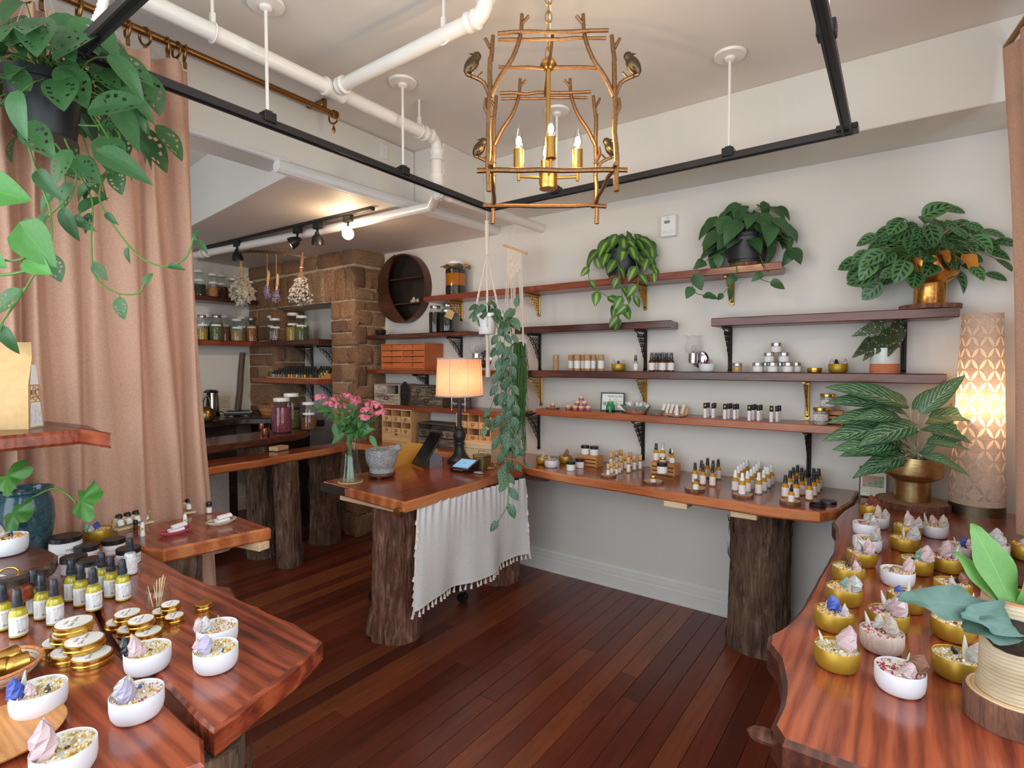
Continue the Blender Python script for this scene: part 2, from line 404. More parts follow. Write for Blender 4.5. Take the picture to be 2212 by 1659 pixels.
def paper(name, rgb=(240, 238, 236), ink=(150, 140, 138), rows=26, amt=.35, side='z'):
    """white label with faint printed lines"""
    t = NT(name); v = t.co((1, 1, 1), 'Generated')
    sp = t.n('SeparateXYZ', Vector=v)
    ln = t.ramp(t.math('FRACT', t.math('MULTIPLY', sp.outputs[2], float(rows))), [(.0, 0), (.45, 0), (.5, 1), (.8, 1), (.85, 0)])
    nz = t.ramp(t.noise(t.co((160, 160, 40)), 1, 1), [(.45, 0), (.5, 1)])
    msk = t.ramp(sp.outputs[2], [(.1, 0), (.14, 1), (.86, 1), (.9, 0)])
    fac = t.math('MULTIPLY', t.math('MULTIPLY', t.math('MULTIPLY', ln, nz), msk), amt)
    t.p(Base__Color=t.mix(srgb(*rgb), srgb(*ink), fac), Roughness=.6)
    return t.m
M_['paper'] = paper('white_label'); M_['paper_pink'] = paper('blush_label', (240, 234, 232), (214, 150, 140), 9, .5)
M_['paper_text'] = paper('printed_label', (238, 238, 238), (110, 108, 108), 22, .55); M_['paper_plain'] = plain('plain_paper', (240, 239, 238), .6)
M_['ink'] = plain('grey_ink', (96, 92, 92), .7); M_['ink_dark'] = plain('dark_ink', (30, 30, 30), .7); M_['seal'] = plain('yellow_seal', (214, 176, 40), .5)
M_['jade'] = plain('blue_green_glaze', (52, 82, 92), .12, var=.35, vs=90); M_['terracotta'] = plain('terracotta', (196, 120, 84), .8, var=.06)
M_['granite'] = None
def granite():
    t = NT('grey_granite'); a = t.noise(t.co(), 220, 3, .8); b = t.noise(t.co(), 40, 3)
    t.p(Base__Color=t.mix(t.ramp(a, [(.36, srgb(70, 70, 72)), (.48, srgb(150, 150, 150)), (.64, srgb(196, 196, 194))]), t.ramp(b, [(.35, .8), (.65, 1.05)]), 1.0, 'MULTIPLY'), Roughness=.75)
    return t.bump(a, .3, .002).m
M_['granite'] = granite()
M_['mustard'] = plain('mustard_velvet', (204, 152, 52), .8, Sheen__Weight=.6); M_['macrame'] = plain('cotton_cord', (226, 214, 200), .9, bump=.5, bs=300)
M_['wicker'] = plain('orange_wicker', (206, 130, 78), .7, var=.3, vs=120, bump=.5, bs=150); M_['wicker_pink'] = plain('pink_wicker', (186, 74, 92), .8, var=.3, vs=120)
M_['wicker_pale'] = plain('pale_wicker', (206, 186, 160), .8, var=.3, vs=120); M_['wicker_teal'] = plain('teal_wicker', (108, 140, 132), .8, var=.3, vs=140)
M_['wicker_mix'] = plain('patterned_wicker', (166, 110, 84), .8, var=.5, vs=50)
M_['wax'] = plain('candle_wax', (238, 234, 226), .5, Subsurface__Weight=.15)
def crystal(name, rgb, rough=.25, tr=.35): return plain(name, rgb, rough, var=.12, vs=40, Transmission__Weight=tr)
M_['rose'] = crystal('rose_quartz', (238, 208, 212)); M_['quartz'] = crystal('clear_quartz', (240, 238, 236), .15, .5)
M_['blue'] = crystal('lapis', (58, 78, 160), .35, 0.0); M_['aqua'] = crystal('amazonite', (130, 186, 172), .3, .1)
M_['brown'] = crystal('brown_jasper', (134, 92, 70), .5, 0.0); M_['blackx'] = crystal('obsidian', (34, 36, 40), .2, 0.0)
M_['desert'] = plain('desert_rose', (214, 200, 188), .85, var=.25, vs=70, bump=.8, bs=120); M_['purple'] = crystal('amethyst', (206, 196, 222))
M_['redx'] = plain('red_stone', (124, 60, 48), .7, var=.3, vs=60); M_['sage'] = plain('white_sage_leaf', (206, 204, 192), .9)
def herbs(name, cols):
    t = NT(name); v = t.n('TexVoronoi', Vector=t.co(), Scale=170.0)
    t.p(Base__Color=t.ramp(t.n('SeparateColor', Color=v.outputs['Color']).outputs[0], [(i / len(cols), srgb(*c)) for i, c in enumerate(cols)], 'CONSTANT'), Roughness=.85)
    return t.m
M_['petals'] = herbs('dried_petals', [(226, 208, 150), (176, 60, 84), (222, 170, 64), (236, 230, 214), (150, 130, 84), (206, 150, 150)])
M_['chamomile'] = herbs('dried_chamomile', [(232, 214, 160), (222, 178, 70), (240, 236, 222), (182, 166, 110), (200, 150, 60)])
M_['calendula'] = herbs('dried_calendula', [(226, 150, 40), (236, 196, 110), (206, 120, 40), (238, 224, 190)])
M_['rosepetal'] = herbs('rose_petals', [(176, 52, 84), (206, 110, 130), (240, 226, 220), (140, 44, 66), (222, 190, 150)])
def fill(name, a, b, sc=160):
    t = NT(name); v = t.n('TexVoronoi', Vector=t.co(), Scale=float(sc))
    t.p(Base__Color=t.ramp(t.n('SeparateColor', Color=v.outputs['Color']).outputs[0], [(0, srgb(*a)), (1, srgb(*b))]), Roughness=.85)
    return t.bump(v.outputs['Distance'], .6, .004).m
M_['f_red'] = fill('hibiscus_petals', (92, 30, 52), (166, 84, 104)); M_['f_green'] = fill('green_herb', (72, 82, 48), (120, 124, 78))
M_['f_dkgreen'] = fill('dark_green_herb', (34, 46, 30), (66, 76, 48)); M_['f_gold'] = fill('yellow_flower', (150, 118, 44), (206, 172, 78))
M_['f_brown'] = fill('brown_root', (92, 58, 38), (150, 102, 72)); M_['f_orange'] = fill('orange_peel', (166, 96, 44), (214, 150, 88))
M_['f_tan'] = fill('tan_seed', (150, 120, 78), (196, 166, 118)); M_['f_salt'] = fill('bath_salt', (150, 140, 132), (226, 218, 210), 240)
M_['soil'] = plain('potting_soil', (44, 34, 28), .95, var=.4, vs=120)
M_['stem'] = plain('green_stem', (92, 128, 56), .55); M_['stem_pale'] = plain('pale_stem', (214, 214, 184), .5); M_['twig'] = plain('twig', (110, 78, 56), .85, var=.3, vs=60, bump=.6, bs=120)
def leafmat(name, kind, base, alt, rough=.38):
    """leaf blade: UV u across (-1..1), v along the midrib"""
    t = NT(name); b, a = srgb(*base), srgb(*alt)
    uv = t.n('UVMap'); sp = t.n('SeparateXYZ', Vector=uv.outputs[0]); u, v = sp.outputs[0], sp.outputs[1]
    au = t.math('ABSOLUTE', u)
    rr = t.ramp(t.rnd(), [(0, .75), (1, 1.2)])
    var = t.mix(b, t.noise(t.co(), 12, 2), .06)
    mid = t.ramp(au, [(.0, 1), (.05, 0)])
    vein = t.ramp(t.math('FRACT', t.math('ADD', t.math('MULTIPLY', v, 7.0), t.math('MULTIPLY', au, -2.2))), [(.0, 1), (.1, 0), (.92, 0), (1, 1)])
    if kind == 'plain':
        c = t.mix(var, tuple(min(1, x * 1.5) for x in b), t.math('MAXIMUM', mid, t.math('MULTIPLY', vein, .22)))
    elif kind == 'split':      # brasil philodendron: lime centre
        c = t.mix(var, a, t.ramp(t.math('ADD', au, t.math('MULTIPLY', t.noise(t.co(), 30, 2), .5)), [(.45, 1), (.6, 0)]))
    elif kind == 'silver':     # silvery speckles
        c = t.mix(var, a, t.ramp(t.noise(t.co(), 24, 2), [(.55, 0), (.6, .9)]))
    elif kind == 'dots':
        vo = t.n('TexVoronoi', Vector=t.n('CombineXYZ', X=t.math('MULTIPLY', u, .45), Y=v), Scale=9.0, Randomness=.6)
        c = t.mix(var, a, t.ramp(vo.outputs['Distance'], [(.22, 1), (.3, 0)]))
    elif kind == 'maranta':
        bl = t.math('MULTIPLY', t.ramp(t.math('FRACT', t.math('ADD', t.math('MULTIPLY', v, 5.0), t.math('MULTIPLY', au, -1.5))), [(.2, 0), (.35, 1), (.7, 1), (.85, 0)]),
                    t.ramp(au, [(.08, 0), (.16, 1), (.55, 1), (.68, 0)]))
        c = t.mix(t.mix(var, tuple(min(1, x * 1.6) for x in b), mid), a, bl)
    else:                       # aglaonema: pale feathering
        st = t.ramp(t.math('FRACT', t.math('ADD', t.math('ADD', t.math('MULTIPLY', v, 9.0), t.math('MULTIPLY', au, -3.2)), t.math('MULTIPLY', t.noise(t.co(), 25, 2), .7))), [(.0, 1), (.16, .9), (.26, 0), (.86, 0), (1, 1)])
        c = t.mix(var, a, t.math('MAXIMUM', mid, t.math('MULTIPLY', t.math('MULTIPLY', st, t.ramp(au, [(.0, 1), (.7, .8), (.95, 0)])), .8)))
    c = t.mix(c, rr, 1.0, 'MULTIPLY')
    t.p(Base__Color=c, Roughness=rough)
    tr = t.n('BsdfTranslucent', Color=c); mx = t.n('MixShader', Fac=.22)
    t.t.links.new(t.b.outputs[0], mx.inputs[1]); t.t.links.new(tr.outputs[0], mx.inputs[2]); t.t.links.new(mx.outputs[0], t.out.inputs[0])
    return t.m
M_['l_monstera'] = leafmat('monstera_leaf', 'plain', (42, 100, 38), (0, 0, 0)); M_['l_philo'] = leafmat('heartleaf', 'plain', (42, 96, 40), (0, 0, 0))
M_['l_brasil'] = leafmat('brasil_leaf', 'split', (54, 106, 44), (150, 186, 62)); M_['l_satin'] = leafmat('satin_pothos_leaf', 'silver', (34, 84, 46), (146, 184, 156))
M_['l_maranta'] = leafmat('prayer_plant_leaf', 'maranta', (82, 136, 78), (26, 62, 30)); M_['l_begonia'] = leafmat('begonia_leaf', 'dots', (58, 80, 34), (226, 232, 220))
M_['l_agla'] = leafmat('aglaonema_leaf', 'agla', (44, 110, 56), (196, 220, 190)); M_['l_stag'] = leafmat('staghorn_frond', 'plain', (96, 156, 60), (0, 0, 0), .45)
M_['l_stag_blue'] = leafmat('staghorn_frond_old', 'plain', (74, 112, 98), (0, 0, 0), .5); M_['l_bright'] = leafmat('bright_green_leaf', 'plain', (62, 134, 34), (0, 0, 0))
M_['l_flower'] = leafmat('bouquet_leaf', 'plain', (66, 128, 54), (0, 0, 0)); M_['l_orange'] = leafmat('yellowed_leaf', 'plain', (226, 140, 36), (0, 0, 0))
M_['l_rhip'] = plain('rhipsalis_stem', (74, 116, 62), .5); M_['pink'] = plain('pink_petal', (232, 128, 150), .6, var=.3, vs=90); M_['lavender'] = plain('dried_lavender', (108, 100, 130), .9)
M_['sage_dry'] = plain('dried_sage', (176, 168, 148), .9, var=.2, vs=30); M_['sage_grey'] = plain('dried_grey_sage', (140, 136, 126), .9, var=.25, vs=30)
# ------------------------------------------------------------------ the room
ZC, YW, XL, XH, ZLOW = 2.885, 3.345, -5.5, -2.645, 2.476
T = .12
def B(x0, x1, y0, y1, z0, z1, mb=None, bev=0): return (mb or MB()).box(((x0 + x1) / 2, (y0 + y1) / 2, (z0 + z1) / 2), (x1 - x0, y1 - y0, z1 - z0), bev=bev)
floor = struct('floor', B(XL - T, RX + T, FY - T, YW + T, -.12, -.02), plain('subfloor', (40, 20, 14), .9))
PW = .088
k = 0; x = XL
while x < RX:
    y = FY if x < -3.4 else U(.0, .3) - .9
    while y < YW:
        L = U(1.3, 2.9); y1 = min(y + L, YW)
        if YW - y1 < .4: y1 = YW
        p = obj('plank', MB().box((0, 0, -.0101), (min(PW, RX - x) - .0016, y1 - y - .0016, .02), bev=.0012), M_['plank'], floor, (x + PW / 2, (y + y1) / 2, 0), smooth=0)
        y = y1
    x += PW
struct('wall_back', B(XL - T, RX + T, YW, YW + T, -.12, ZC + .1), M_['wall'])
struct('wall_left', B(XL - T, XL, FY - T, YW, -.12, ZC + .1), M_['wall'])
WY0, WY1, WZ0, WZ1 = -.7, 2.55, .95, 2.6
wr = MB(); B(RX, RX + T, FY, WY0, -.12, ZC + .1, wr); B(RX, RX + T, WY1, YW, -.12, ZC + .1, wr); B(RX, RX + T, WY0, WY1, -.12, WZ0, wr); B(RX, RX + T, WY0, WY1, WZ1, ZC + .1, wr)
struct('wall_right', wr, M_['wall'])
SX0, SX1, SZ0, SZ1 = -3.75, .3, .5, 2.7
wf = MB(); B(XL - T, SX0, FY - T, FY, -.12, ZC + .1, wf); B(SX1, RX + T, FY - T, FY, -.12, ZC + .1, wf); B(SX0, SX1, FY - T, FY, -.12, SZ0, wf); B(SX0, SX1, FY - T, FY, SZ1, ZC + .1, wf)
struct('wall_front', wf, M_['wall'])
def window(n, axis, a0, a1, z0, z1, c, cols):
    fr = MB(); th, dp = .05, .06
    def bar(a, b, za, zb): B(*((a, b, c - dp / 2, c + dp / 2) if axis == 'x' else (c - dp / 2, c + dp / 2, a, b)), za, zb, fr, .004)
    bar(a0, a1, z0, z0 + th); bar(a0, a1, z1 - th, z1)
    for i in range(cols + 1):
        a = a0 + (a1 - a0) * i / cols; bar(max(a0, a - th / 2), min(a1, a + th / 2), z0 + th, z1 - th)
    o = struct('window_%d' % n, fr, M_['trim'])
    for i in range(cols):
        b0, b1 = a0 + (a1 - a0) * i / cols + th / 2, a0 + (a1 - a0) * (i + 1) / cols - th / 2
        g = MB(); B(*((b0, b1, c - .003, c + .003) if axis == 'x' else (c - .003, c + .003, b0, b1)), z0 + th, z1 - th, g)
        obj('pane', g, M_['pane'], o)
window(1, 'y', WY0, WY1, WZ0, WZ1, RX + .05, 3)
window(2, 'x', SX0, SX1, SZ0, SZ1, FY - .06, 4)
struct('ceiling', B(XL - T, RX + T, FY - T, YW + T, ZC, ZC + .1), M_['ceil'])
# beam over the curtain opening, wall over the back bar, low ceiling
struct('trim_1', B(XH - .22, XH, FY, 2.585, 2.545, ZC, bev=.012), M_['wall'])
struct('trim_2', B(-2.39, RX, 2.985, YW, 2.557, ZC, bev=.004), M_['wall'])
struct('trim_3', B(XH - .22, -2.39, 2.585, YW, 2.53, ZC, bev=.004), M_['wall'])
up = MB(); a, b = Vector((XH - .02, 1.667)), Vector((XL, 2.04)); up.prism([(a.x, a.y + .1), (a.x, a.y), (b.x, b.y), (b.x, b.y + .1)][::-1], ZLOW, ZC, 0)
struct('wall_over_bar', up, M_['wall'])
lc = MB().prism([(XL, 2.05), (XH, 1.668), (-2.56, YW), (XL, YW)], ZLOW - .001, ZLOW + .06)
struct('ceiling_low', lc, M_['lowceil'])
mo = MB().tube([(XH + .012, 1.60, 2.51), (-2.60, 2.38, 2.507), (-2.545, YW, 2.507)], .034, 10)
struct('trim_4', mo, M_['trim'])
struct('trim_5', MB().tube([(XH + .012, FY, 2.545), (XH + .012, 1.66, 2.545)], .016, 8), M_['trim'])
# baseboard with two grooves
bb = MB(); prof = [(0, 0), (.022, 0), (.022, .012), (.018, .014), (.018, .085), (.014, .09), (.017, .094), (.017, .115), (.012, .118), (.014, .122), (.014, .138), (.006, .148), (0, .148)]
def baseboard(n, x0, x1):
    mb = MB(); N = len(prof)
    mb.add([(x0, YW - d, z) for d, z in prof] + [(x1, YW - d, z) for d, z in prof], [(i, i + 1, i + 1 + N, i + N) for i in range(N - 1)] + [tuple(range(N)), tuple(range(N, 2 * N))[::-1]])
    struct(n, mb, M_['trim'], 0)
baseboard('baseboard_back', -3.78, RX)
struct('baseboard_left', B(XL, XL + .018, FY, 3.0, 0, .14, bev=.004), M_['trim'])
# stone fireplace, every stone a piece
fp = MB()
for (x0, x1, z0, z1) in ((XL, -5.04, 0, ZLOW), (-4.14, -3.82, 0, ZLOW), (-5.04, -4.14, 2.04, ZLOW)): B(x0, x1, 3.02, YW, z0, z1 - .002, fp)
fire = struct('wall_fireplace', fp, M_['mortar'])
def stone_mesh(seed):
    n = 6; vs = []; idx = {}; fs = []
    def vid(i, j, k):
        q = (i, j, k)
        if q not in idx:
            p = Vector((i / n - .5, j / 2 - .5, k / n - .5))
            e = Vector((abs(p.x) * 2, abs(p.y) * 2, abs(p.z) * 2))
            rr = max(0, e.x - .8) * max(0, e.z - .75)
            nz = noise.noise_vector(p * 3 + Vector((seed * 9.1, 0, 0)))
            p2 = Vector((p.x * (1 - rr * 3 * .25), p.y, p.z * (1 - rr * 3 * .25))) + Vector((nz.x * .03, 0, nz.z * .035))
            if j == 0: p2.y = -.5 + (.35 * max(e.x, e.z) ** 6 * .5) + noise.fractal(p * 4 + Vector((seed * 5, 0, 0)), 1, 2, 3) * .16
            idx[q] = len(vs); vs.append(p2)
        return idx[q]
    for a in range(n):
        for b in range(n): fs.append((vid(a, 0, b), vid(a + 1, 0, b), vid(a + 1, 0, b + 1), vid(a, 0, b + 1)))
    for j in range(2):
        for a in range(n):
            fs += [(vid(a, j, 0), vid(a, j + 1, 0), vid(a + 1, j + 1, 0), vid(a + 1, j, 0)), (vid(a, j, n), vid(a + 1, j, n), vid(a + 1, j + 1, n), vid(a, j + 1, n)),
                   (vid(0, j, a), vid(0, j, a + 1), vid(0, j + 1, a + 1), vid(0, j + 1, a)), (vid(n, j, a), vid(n, j + 1, a), vid(n, j + 1, a + 1), vid(n, j, a + 1))]
    mb = MB(); mb.v = [tuple(v) for v in vs]; mb.f = fs
    me = mb.mesh('stone', 50); me.materials.append(M_['stone']); return me
SM = [stone_mesh(i) for i in range(7)]
def stone(x0, x1, z0, z1, side=False, y0=3.0, d=.05):
    o = obj('stone', rnd.choice(SM), None, fire)
    j = .014
    if not side:
        o.location = ((x0 + x1) / 2, y0 + d / 2, (z0 + z1) / 2); o.scale = (x1 - x0 - j, d, z1 - z0 - j)
    else:
        o.location = (y0 - d / 2, (x0 + x1) / 2, (z0 + z1) / 2); o.scale = (x1 - x0 - j, d, z1 - z0 - j); o.rotation_euler = (0, 0, PI / 2)
def courses(x0, x1, za, zb, lo, hi, side=False, y0=3.0, split=.5):
    z = za; k = 0
    while z < zb - .01:
        z1 = z + U(lo, hi)
        if zb - z1 < lo * .8: z1 = zb
        c = x0 + (x1 - x0) * (U(.3, .42) if k % 2 else U(.58, .7))
        if U(0, 1) < split: stone(x0, c, z, z1, side, y0); stone(c, x1, z, z1, side, y0)
        else: stone(x0, x1, z, z1, side, y0)
        z = z1; k += 1
courses(-4.14, -3.80, 0, 2.04, .10, .2)
courses(3.0, YW, 0, 2.04, .1, .19, True, -3.80, .75)
courses(XL, -5.04, 0, 2.04, .12, .22)
courses(3.0, YW, 0, 2.04, .12, .2, True, -5.02, .3)
x = XL
while x < -3.8:
    x1 = min(x + U(.11, .2), -3.8)
    if -3.8 - x1 < .09: x1 = -3.8
    stone(x, x1, 2.04, 2.33, d=.055); x = x1
courses(3.0, YW, 2.04, 2.33, .1, .15, True, -3.80, .9)
x = XL
while x < -3.8:
    x1 = min(x + U(.22, .4), -3.8)
    if -3.8 - x1 < .15: x1 = -3.8
    stone(x, x1, 2.34, ZLOW, d=.06); x = x1
stone(3.0, YW, 2.34, ZLOW, True, -3.80)
# ------------------------------------------------------------------ slabs, trunks, shelves
def wavy(poly, amp, step=.06, seed=0, keep=()):
    """edges of a polygon cut into short runs that wander like a live edge; keep = edges left straight"""
    out = []; n = len(poly)
    for i in range(n):
        a, b = Vector(poly[i]), Vector(poly[(i + 1) % n]); L = (b - a).length; k = max(1, int(L / step))
        t = (b - a) / L if L else Vector((1, 0)); nn = Vector((t.y, -t.x))
        for j in range(k):
            p = a + (b - a) * (j / k)
            if i not in keep and j:
                p = p + nn * (noise.noise(Vector((p.x * 3 + seed * 7.3, p.y * 3, seed))) + .4 * noise.noise(Vector((p.x * 11, p.y * 11, seed * 3.1)))) * amp
            out.append((p.x, p.y))
    return out
def slab(name, poly, z0, z1, top, edge, parent=None, inset=.006, amp=.02, seed=0, keep=(), step=.06):
    me = MB().prism(wavy(poly, amp, step, seed, keep), z0, z1, inset).mesh(name, 35)
    me.materials.append(top); me.materials.append(edge)
    for p in me.polygons:
        if abs(p.normal.z) < .85: p.material_index = 1
    return obj(name, me, None, parent)
def trunk(name, c, r, h, mt, parent, seed=0, flare=1.15, lean=(0, 0), knots=0, seg=88, rings=56):
    mb = MB(); vs = []; fs = []
    for k in range(rings + 1):
        z = h * k / rings; t = z / h
        rr = r * (1 + (flare - 1) * (1 - t) ** 3)
        for i in range(seg):
            a = 2 * PI * i / seg; ca, sa = math.cos(a), math.sin(a)
            q = Vector((ca * 2 + seed * 11, sa * 2, z * 1.2))
            f = 1 + .10 * noise.noise(q)
            f += .035 * abs(noise.noise(Vector((ca * 9 + seed, sa * 9, z * 3.2 + seed)))) * 2
            f += .05 * (noise.noise(Vector((ca * 20 + seed, sa * 20, z * 5))))
            f += .03 * (noise.noise(Vector((ca * 45, sa * 45, z * 16 + seed))))
            vs.append((c[0] + lean[0] * t + rr * f * ca, c[1] + lean[1] * t + rr * f * sa, c[2] + z))
    for k in range(rings):
        for i in range(seg):
            j = (i + 1) % seg; fs.append((k * seg + i, k * seg + j, (k + 1) * seg + j, (k + 1) * seg + i))
    fs += [tuple(range(seg))[::-1], tuple(range(rings * seg, rings * seg + seg))]
    mb.add(vs, fs)
    o = obj(name, mb, mt, parent, smooth=60)
    fl = MB()                                                        # peeling strips of bark
    for i in range(46):
        a = U(0, 2 * PI); z = U(.03, h * .96); L = U(.05, .16); t = z / h
        rr = r * (1 + (flare - 1) * (1 - t) ** 3) * 1.02; w_ = U(.004, .011)
        p = Vector((c[0] + lean[0] * t + rr * math.cos(a), c[1] + lean[1] * t + rr * math.sin(a), c[2] + z))
        n = Vector((math.cos(a), math.sin(a), 0)); s = Vector((-n.y, n.x, 0)); sg = rnd.choice((-1, 1))
        e = p + Vector((0, 0, sg * L)) + n * U(.003, .022) + s * U(-.02, .02)
        e.z = min(max(e.z, c[2] + .004), c[2] + h - .004)
        md = (p + e) / 2 + n * .006
        fl.add([p - s * w_ - n * .01, p + s * w_ - n * .01, md + s * w_, md - s * w_, e, md - n * .006], [(0, 1, 2, 3), (3, 2, 4), (1, 0, 5), (2, 1, 5), (0, 3, 5), (4, 2, 5), (3, 4, 5)])
    obj('bark_strips', fl, mt, o, smooth=0)['kind'] = 'stuff'
    for q in range(knots):
        a = -2.2; z = .09
        n = Vector((math.cos(a), math.sin(a), 0)); p = Vector((c[0], c[1], c[2] + z)) + n * r * 1.02
        kn = MB().lathe([(.045, -.05), (.05, 0), (.042, .028), (.03, .03), (.0001, .026)], p, 16, 1, 1.9, rot=aim(n + Vector((0, 0, .2))))
        obj('knot', kn, M_['bark_dark'], o)
    return o
ZT = .84
# reception desk
desk = thing('reception_desk', 'live-edge redwood reception desk on tree-trunk legs with a white skirt', 'desk')
dp = [(-2.64, 1.853), (-1.925, 1.80), (-1.93, 2.20), (-1.955, 2.55), (-1.97, 2.86), (-2.18, 3.04), (-2.62, 3.02), (-2.60, 2.7), (-2.66, 2.2)]
slab('tabletop', dp, ZT - .055, ZT, M_['slab_y'], M_['edge_y'], desk, seed=2, amp=.018, keep=(0,), inset=.008)
obj('dark_end_cap', B(-2.642, -2.36, 1.837, 1.851, ZT - .05, ZT - .004), M_['black_slab'], desk, label='black-stained end grain').rotation_euler = (0, 0, 0)
obj('batten', B(-2.5, -2.04, 1.86, 1.95, ZT - .085, ZT - .056, bev=.003), M_['batten'], desk)
trunk('leg', (-2.27, 2.065, 0), .128, ZT - .086, M_['bark'], desk, 3, 1.12, knots=1)
trunk('leg', (-2.29, 3.02, 0), .13, ZT - .057, M_['bark'], desk, 5, 1.15)
# skirt on a brass rod
skx = -1.962
rodm = MB().tube([(skx, 1.80, .79), (skx, 2.84, .765)], .009, 10); skr = obj('skirt_rod', rodm, M_['gold'], desk)
obj('finial', MB().lathe([(.012, -.012), (.022, -.01), (.022, .01), (.012, .012)], (skx, 1.79, .79), 16, rot=RX_(PI / 2)), M_['gold'], skr)
sk = MB(); NU, NV = 150, 26; vs = []; hem = []
for i in range(NU + 1):
    u = i / NU; y = 1.90 + u * .95
    for j in range(NV + 1):
        t = j / NV; zt = .80 - .022 * u; zb = .295 + .01 * math.sin(u * 9)
        z = zt + (zb - zt) * t
        g = .008 * math.sin(u * 120 + math.sin(u * 17) * 2) * math.exp(-t * 7) + t * (.024 * math.sin(u * 13 + .6) + .006 * math.sin(u * 31 + 1)) * (.4 + .6 * t)
        yy = y - (.055 * t if u < .06 else .055 * t * max(0, (1 - (u - .06) * 2.2)))
        vs.append((skx + .021 + g + .006 * t, yy, z))
        if j == NV: hem.append(Vector(vs[-1]))
fs = [(i * (NV + 1) + j, (i + 1) * (NV + 1) + j, (i + 1) * (NV + 1) + j + 1, i * (NV + 1) + j + 1) for i in range(NU) for j in range(NV)]
sk.add(vs, fs); skirt = obj('skirt', sk, M_['white_linen'], desk, smooth=80)
tm = MB().tube([(0, 0, 0), (.001, 0, -.012)], [.0018, .003], 6).tube([(0, 0, -.012), (0, 0, -.016), (0, 0, -.034)], [.0045, .005, .008], 8).mesh('tassel')
tm.materials.append(M_['macrame'])
edge_pts = [hem[i] for i in range(0, NU + 1, 5)] + [Vector(vs[j]) for j in range(3, NV, 2)] + [Vector(vs[NU * (NV + 1) + j]) for j in range(3, NV, 2)]
for p in edge_pts: obj('tassel', tm, None, skirt, p, (U(-.2, .2), U(-.2, .2), 0))
tr_ = MB().tube(hem, .0025, 5).tube([Vector(vs[j]) for j in range(NV + 1)], .0025, 5); obj('braid_trim', tr_, M_['macrame'], skirt)
# wall counter
wc = thing('wall_counter', 'long live-edge redwood counter along the white shelf wall', 'counter')
cp = [(-1.935, 2.86), (-1.6, 2.80), (-1.2, 2.77), (-.8, 2.735), (-.5, 2.72), (-.30, 2.75), (-.235, 2.86), (-.20, 3.08), (-.19, YW - .002), (-3.80, YW - .002), (-3.80, 2.88), (-3.1, 2.96), (-2.66, 3.03), (-2.63, 3.04), (-2.185, 3.06), (-1.965, 2.88)]
slab('countertop', cp, ZT - .05, ZT, M_['slab_x'], M_['edge_x'], wc, seed=4, amp=.012, keep=(8, 12, 13, 14, 15), inset=.008)
trunk('leg', (-.615, 3.10, 0), .142, ZT - .052, M_['bark_dark'], wc, 8, 1.1)
for (px, x0) in ((1530, -.95), (1640, -.62)):
    obj('shim', MB().box((x0, 2.80, ZT - .066), (.12, .1, .03), bev=.002), M_['batten'], wc)
obj('shim', MB().box((-1.9, 2.93, ZT - .066), (.16, .1, .03), bev=.002), M_['walnut'], wc)
# side display table at the window
st = thing('window_table', 'wide live-edge slab table of candles under the window', 'table')
P2 = lambda px, py: tuple(at(px, py, z=ZT)[:2])
rp = [P2(1797, 1125), P2(1805, 1150), P2(1800, 1190), P2(1770, 1240), P2(1735, 1305), P2(1700, 1345), P2(1660, 1368), P2(1657, 1390), P2(1680, 1420), P2(1690, 1470), P2(1685, 1520), P2(1665, 1562), P2(1690, 1600), P2(1800, 1640), P2(2000, 1720), (.15, .78), (.60, .74), (.60, 3.20), (-.18, 3.32), (-.178, 3.08), (-.222, 2.85)]
slab('tabletop', rp, ZT - .07, ZT, M_['slab_y'], M_['shelf_y'], st, seed=6, amp=.008, keep=(16, 15, 17, 18, 19, 20), inset=.01, step=.04)
trunk('leg', (.12, 1.22, 0), .11, ZT - .072, M_['bark_dark'], st, 11)
trunk('leg', (.28, 2.95, 0), .11, ZT - .072, M_['bark_dark'], st, 12)
bn = MB().sphere((-.198, 1.085, ZT - .035), .022, 10, 7, (1.6, 1.0, .6)); obj('burl', bn, M_['shelf_y'], st)
# left display table: two plank slabs with a gap and a higher cross slab
lt = thing('display_table', 'live-edge redwood display table of two slabs with bottles and tins', 'table')
G0, G1 = Vector(P2(450, 1585)), Vector(P2(250, 1385))
s1 = [P2(462, 1578), P2(560, 1500), P2(640, 1440), P2(697, 1382), P2(640, 1345), P2(560, 1310), P2(512, 1290), P2(500, 1268), P2(455, 1262), P2(400, 1240), P2(360, 1215), P2(318, 1195), P2(250, 1168), (-2.47, .76), (-2.47, .66), P2(255, 1385)]
s1 = s1[::-1]
# orientation: make it counter-clockwise
def ccw(p):
    return p if sum(p[i - 1][0] * p[i][1] - p[i][0] * p[i - 1][1] for i in range(len(p))) > 0 else p[::-1]
s1 = ccw(s1)
slab('front_slab', s1, ZT - .055, ZT, M_['slab_x'], M_['slab_y'], lt, seed=8, amp=.006, inset=.007, step=.05)
s2 = ccw([P2(440, 1592), P2(238, 1392), (-2.47, .645), (-2.47, .12), (-1.0, .10), (-.93, .42)])
slab('rear_slab', s2, ZT - .055, ZT, M_['slab_x'], M_['slab_x'], lt, seed=9, amp=.005, inset=.007, step=.05)
s3 = ccw([P2(330, 1190), P2(585, 1140), P2(470, 1106), (-2.55, 1.20), (-2.55, .8), P2(245, 1160)])
trunk('leg', (-1.07, .48, 0), .07, ZT - .057, M_['bark_dark'], lt, 14, 1.05)
trunk('leg', (-1.9, .55, 0), .09, ZT - .057, M_['bark_dark'], lt, 15, 1.1)
ct = thing('corner_table', 'redwood corner table with a pale sawn edge beside the linen curtain', 'table')
slab('tabletop', ccw([P2(352, 1188), P2(585, 1140), P2(480, 1102), (-2.50, 1.165), (-2.50, .80), P2(255, 1166), P2(318, 1186)]), ZT - .05, ZT + .001, M_['slab_x'], M_['edge_x'], ct, seed=10, amp=.004, inset=.008)
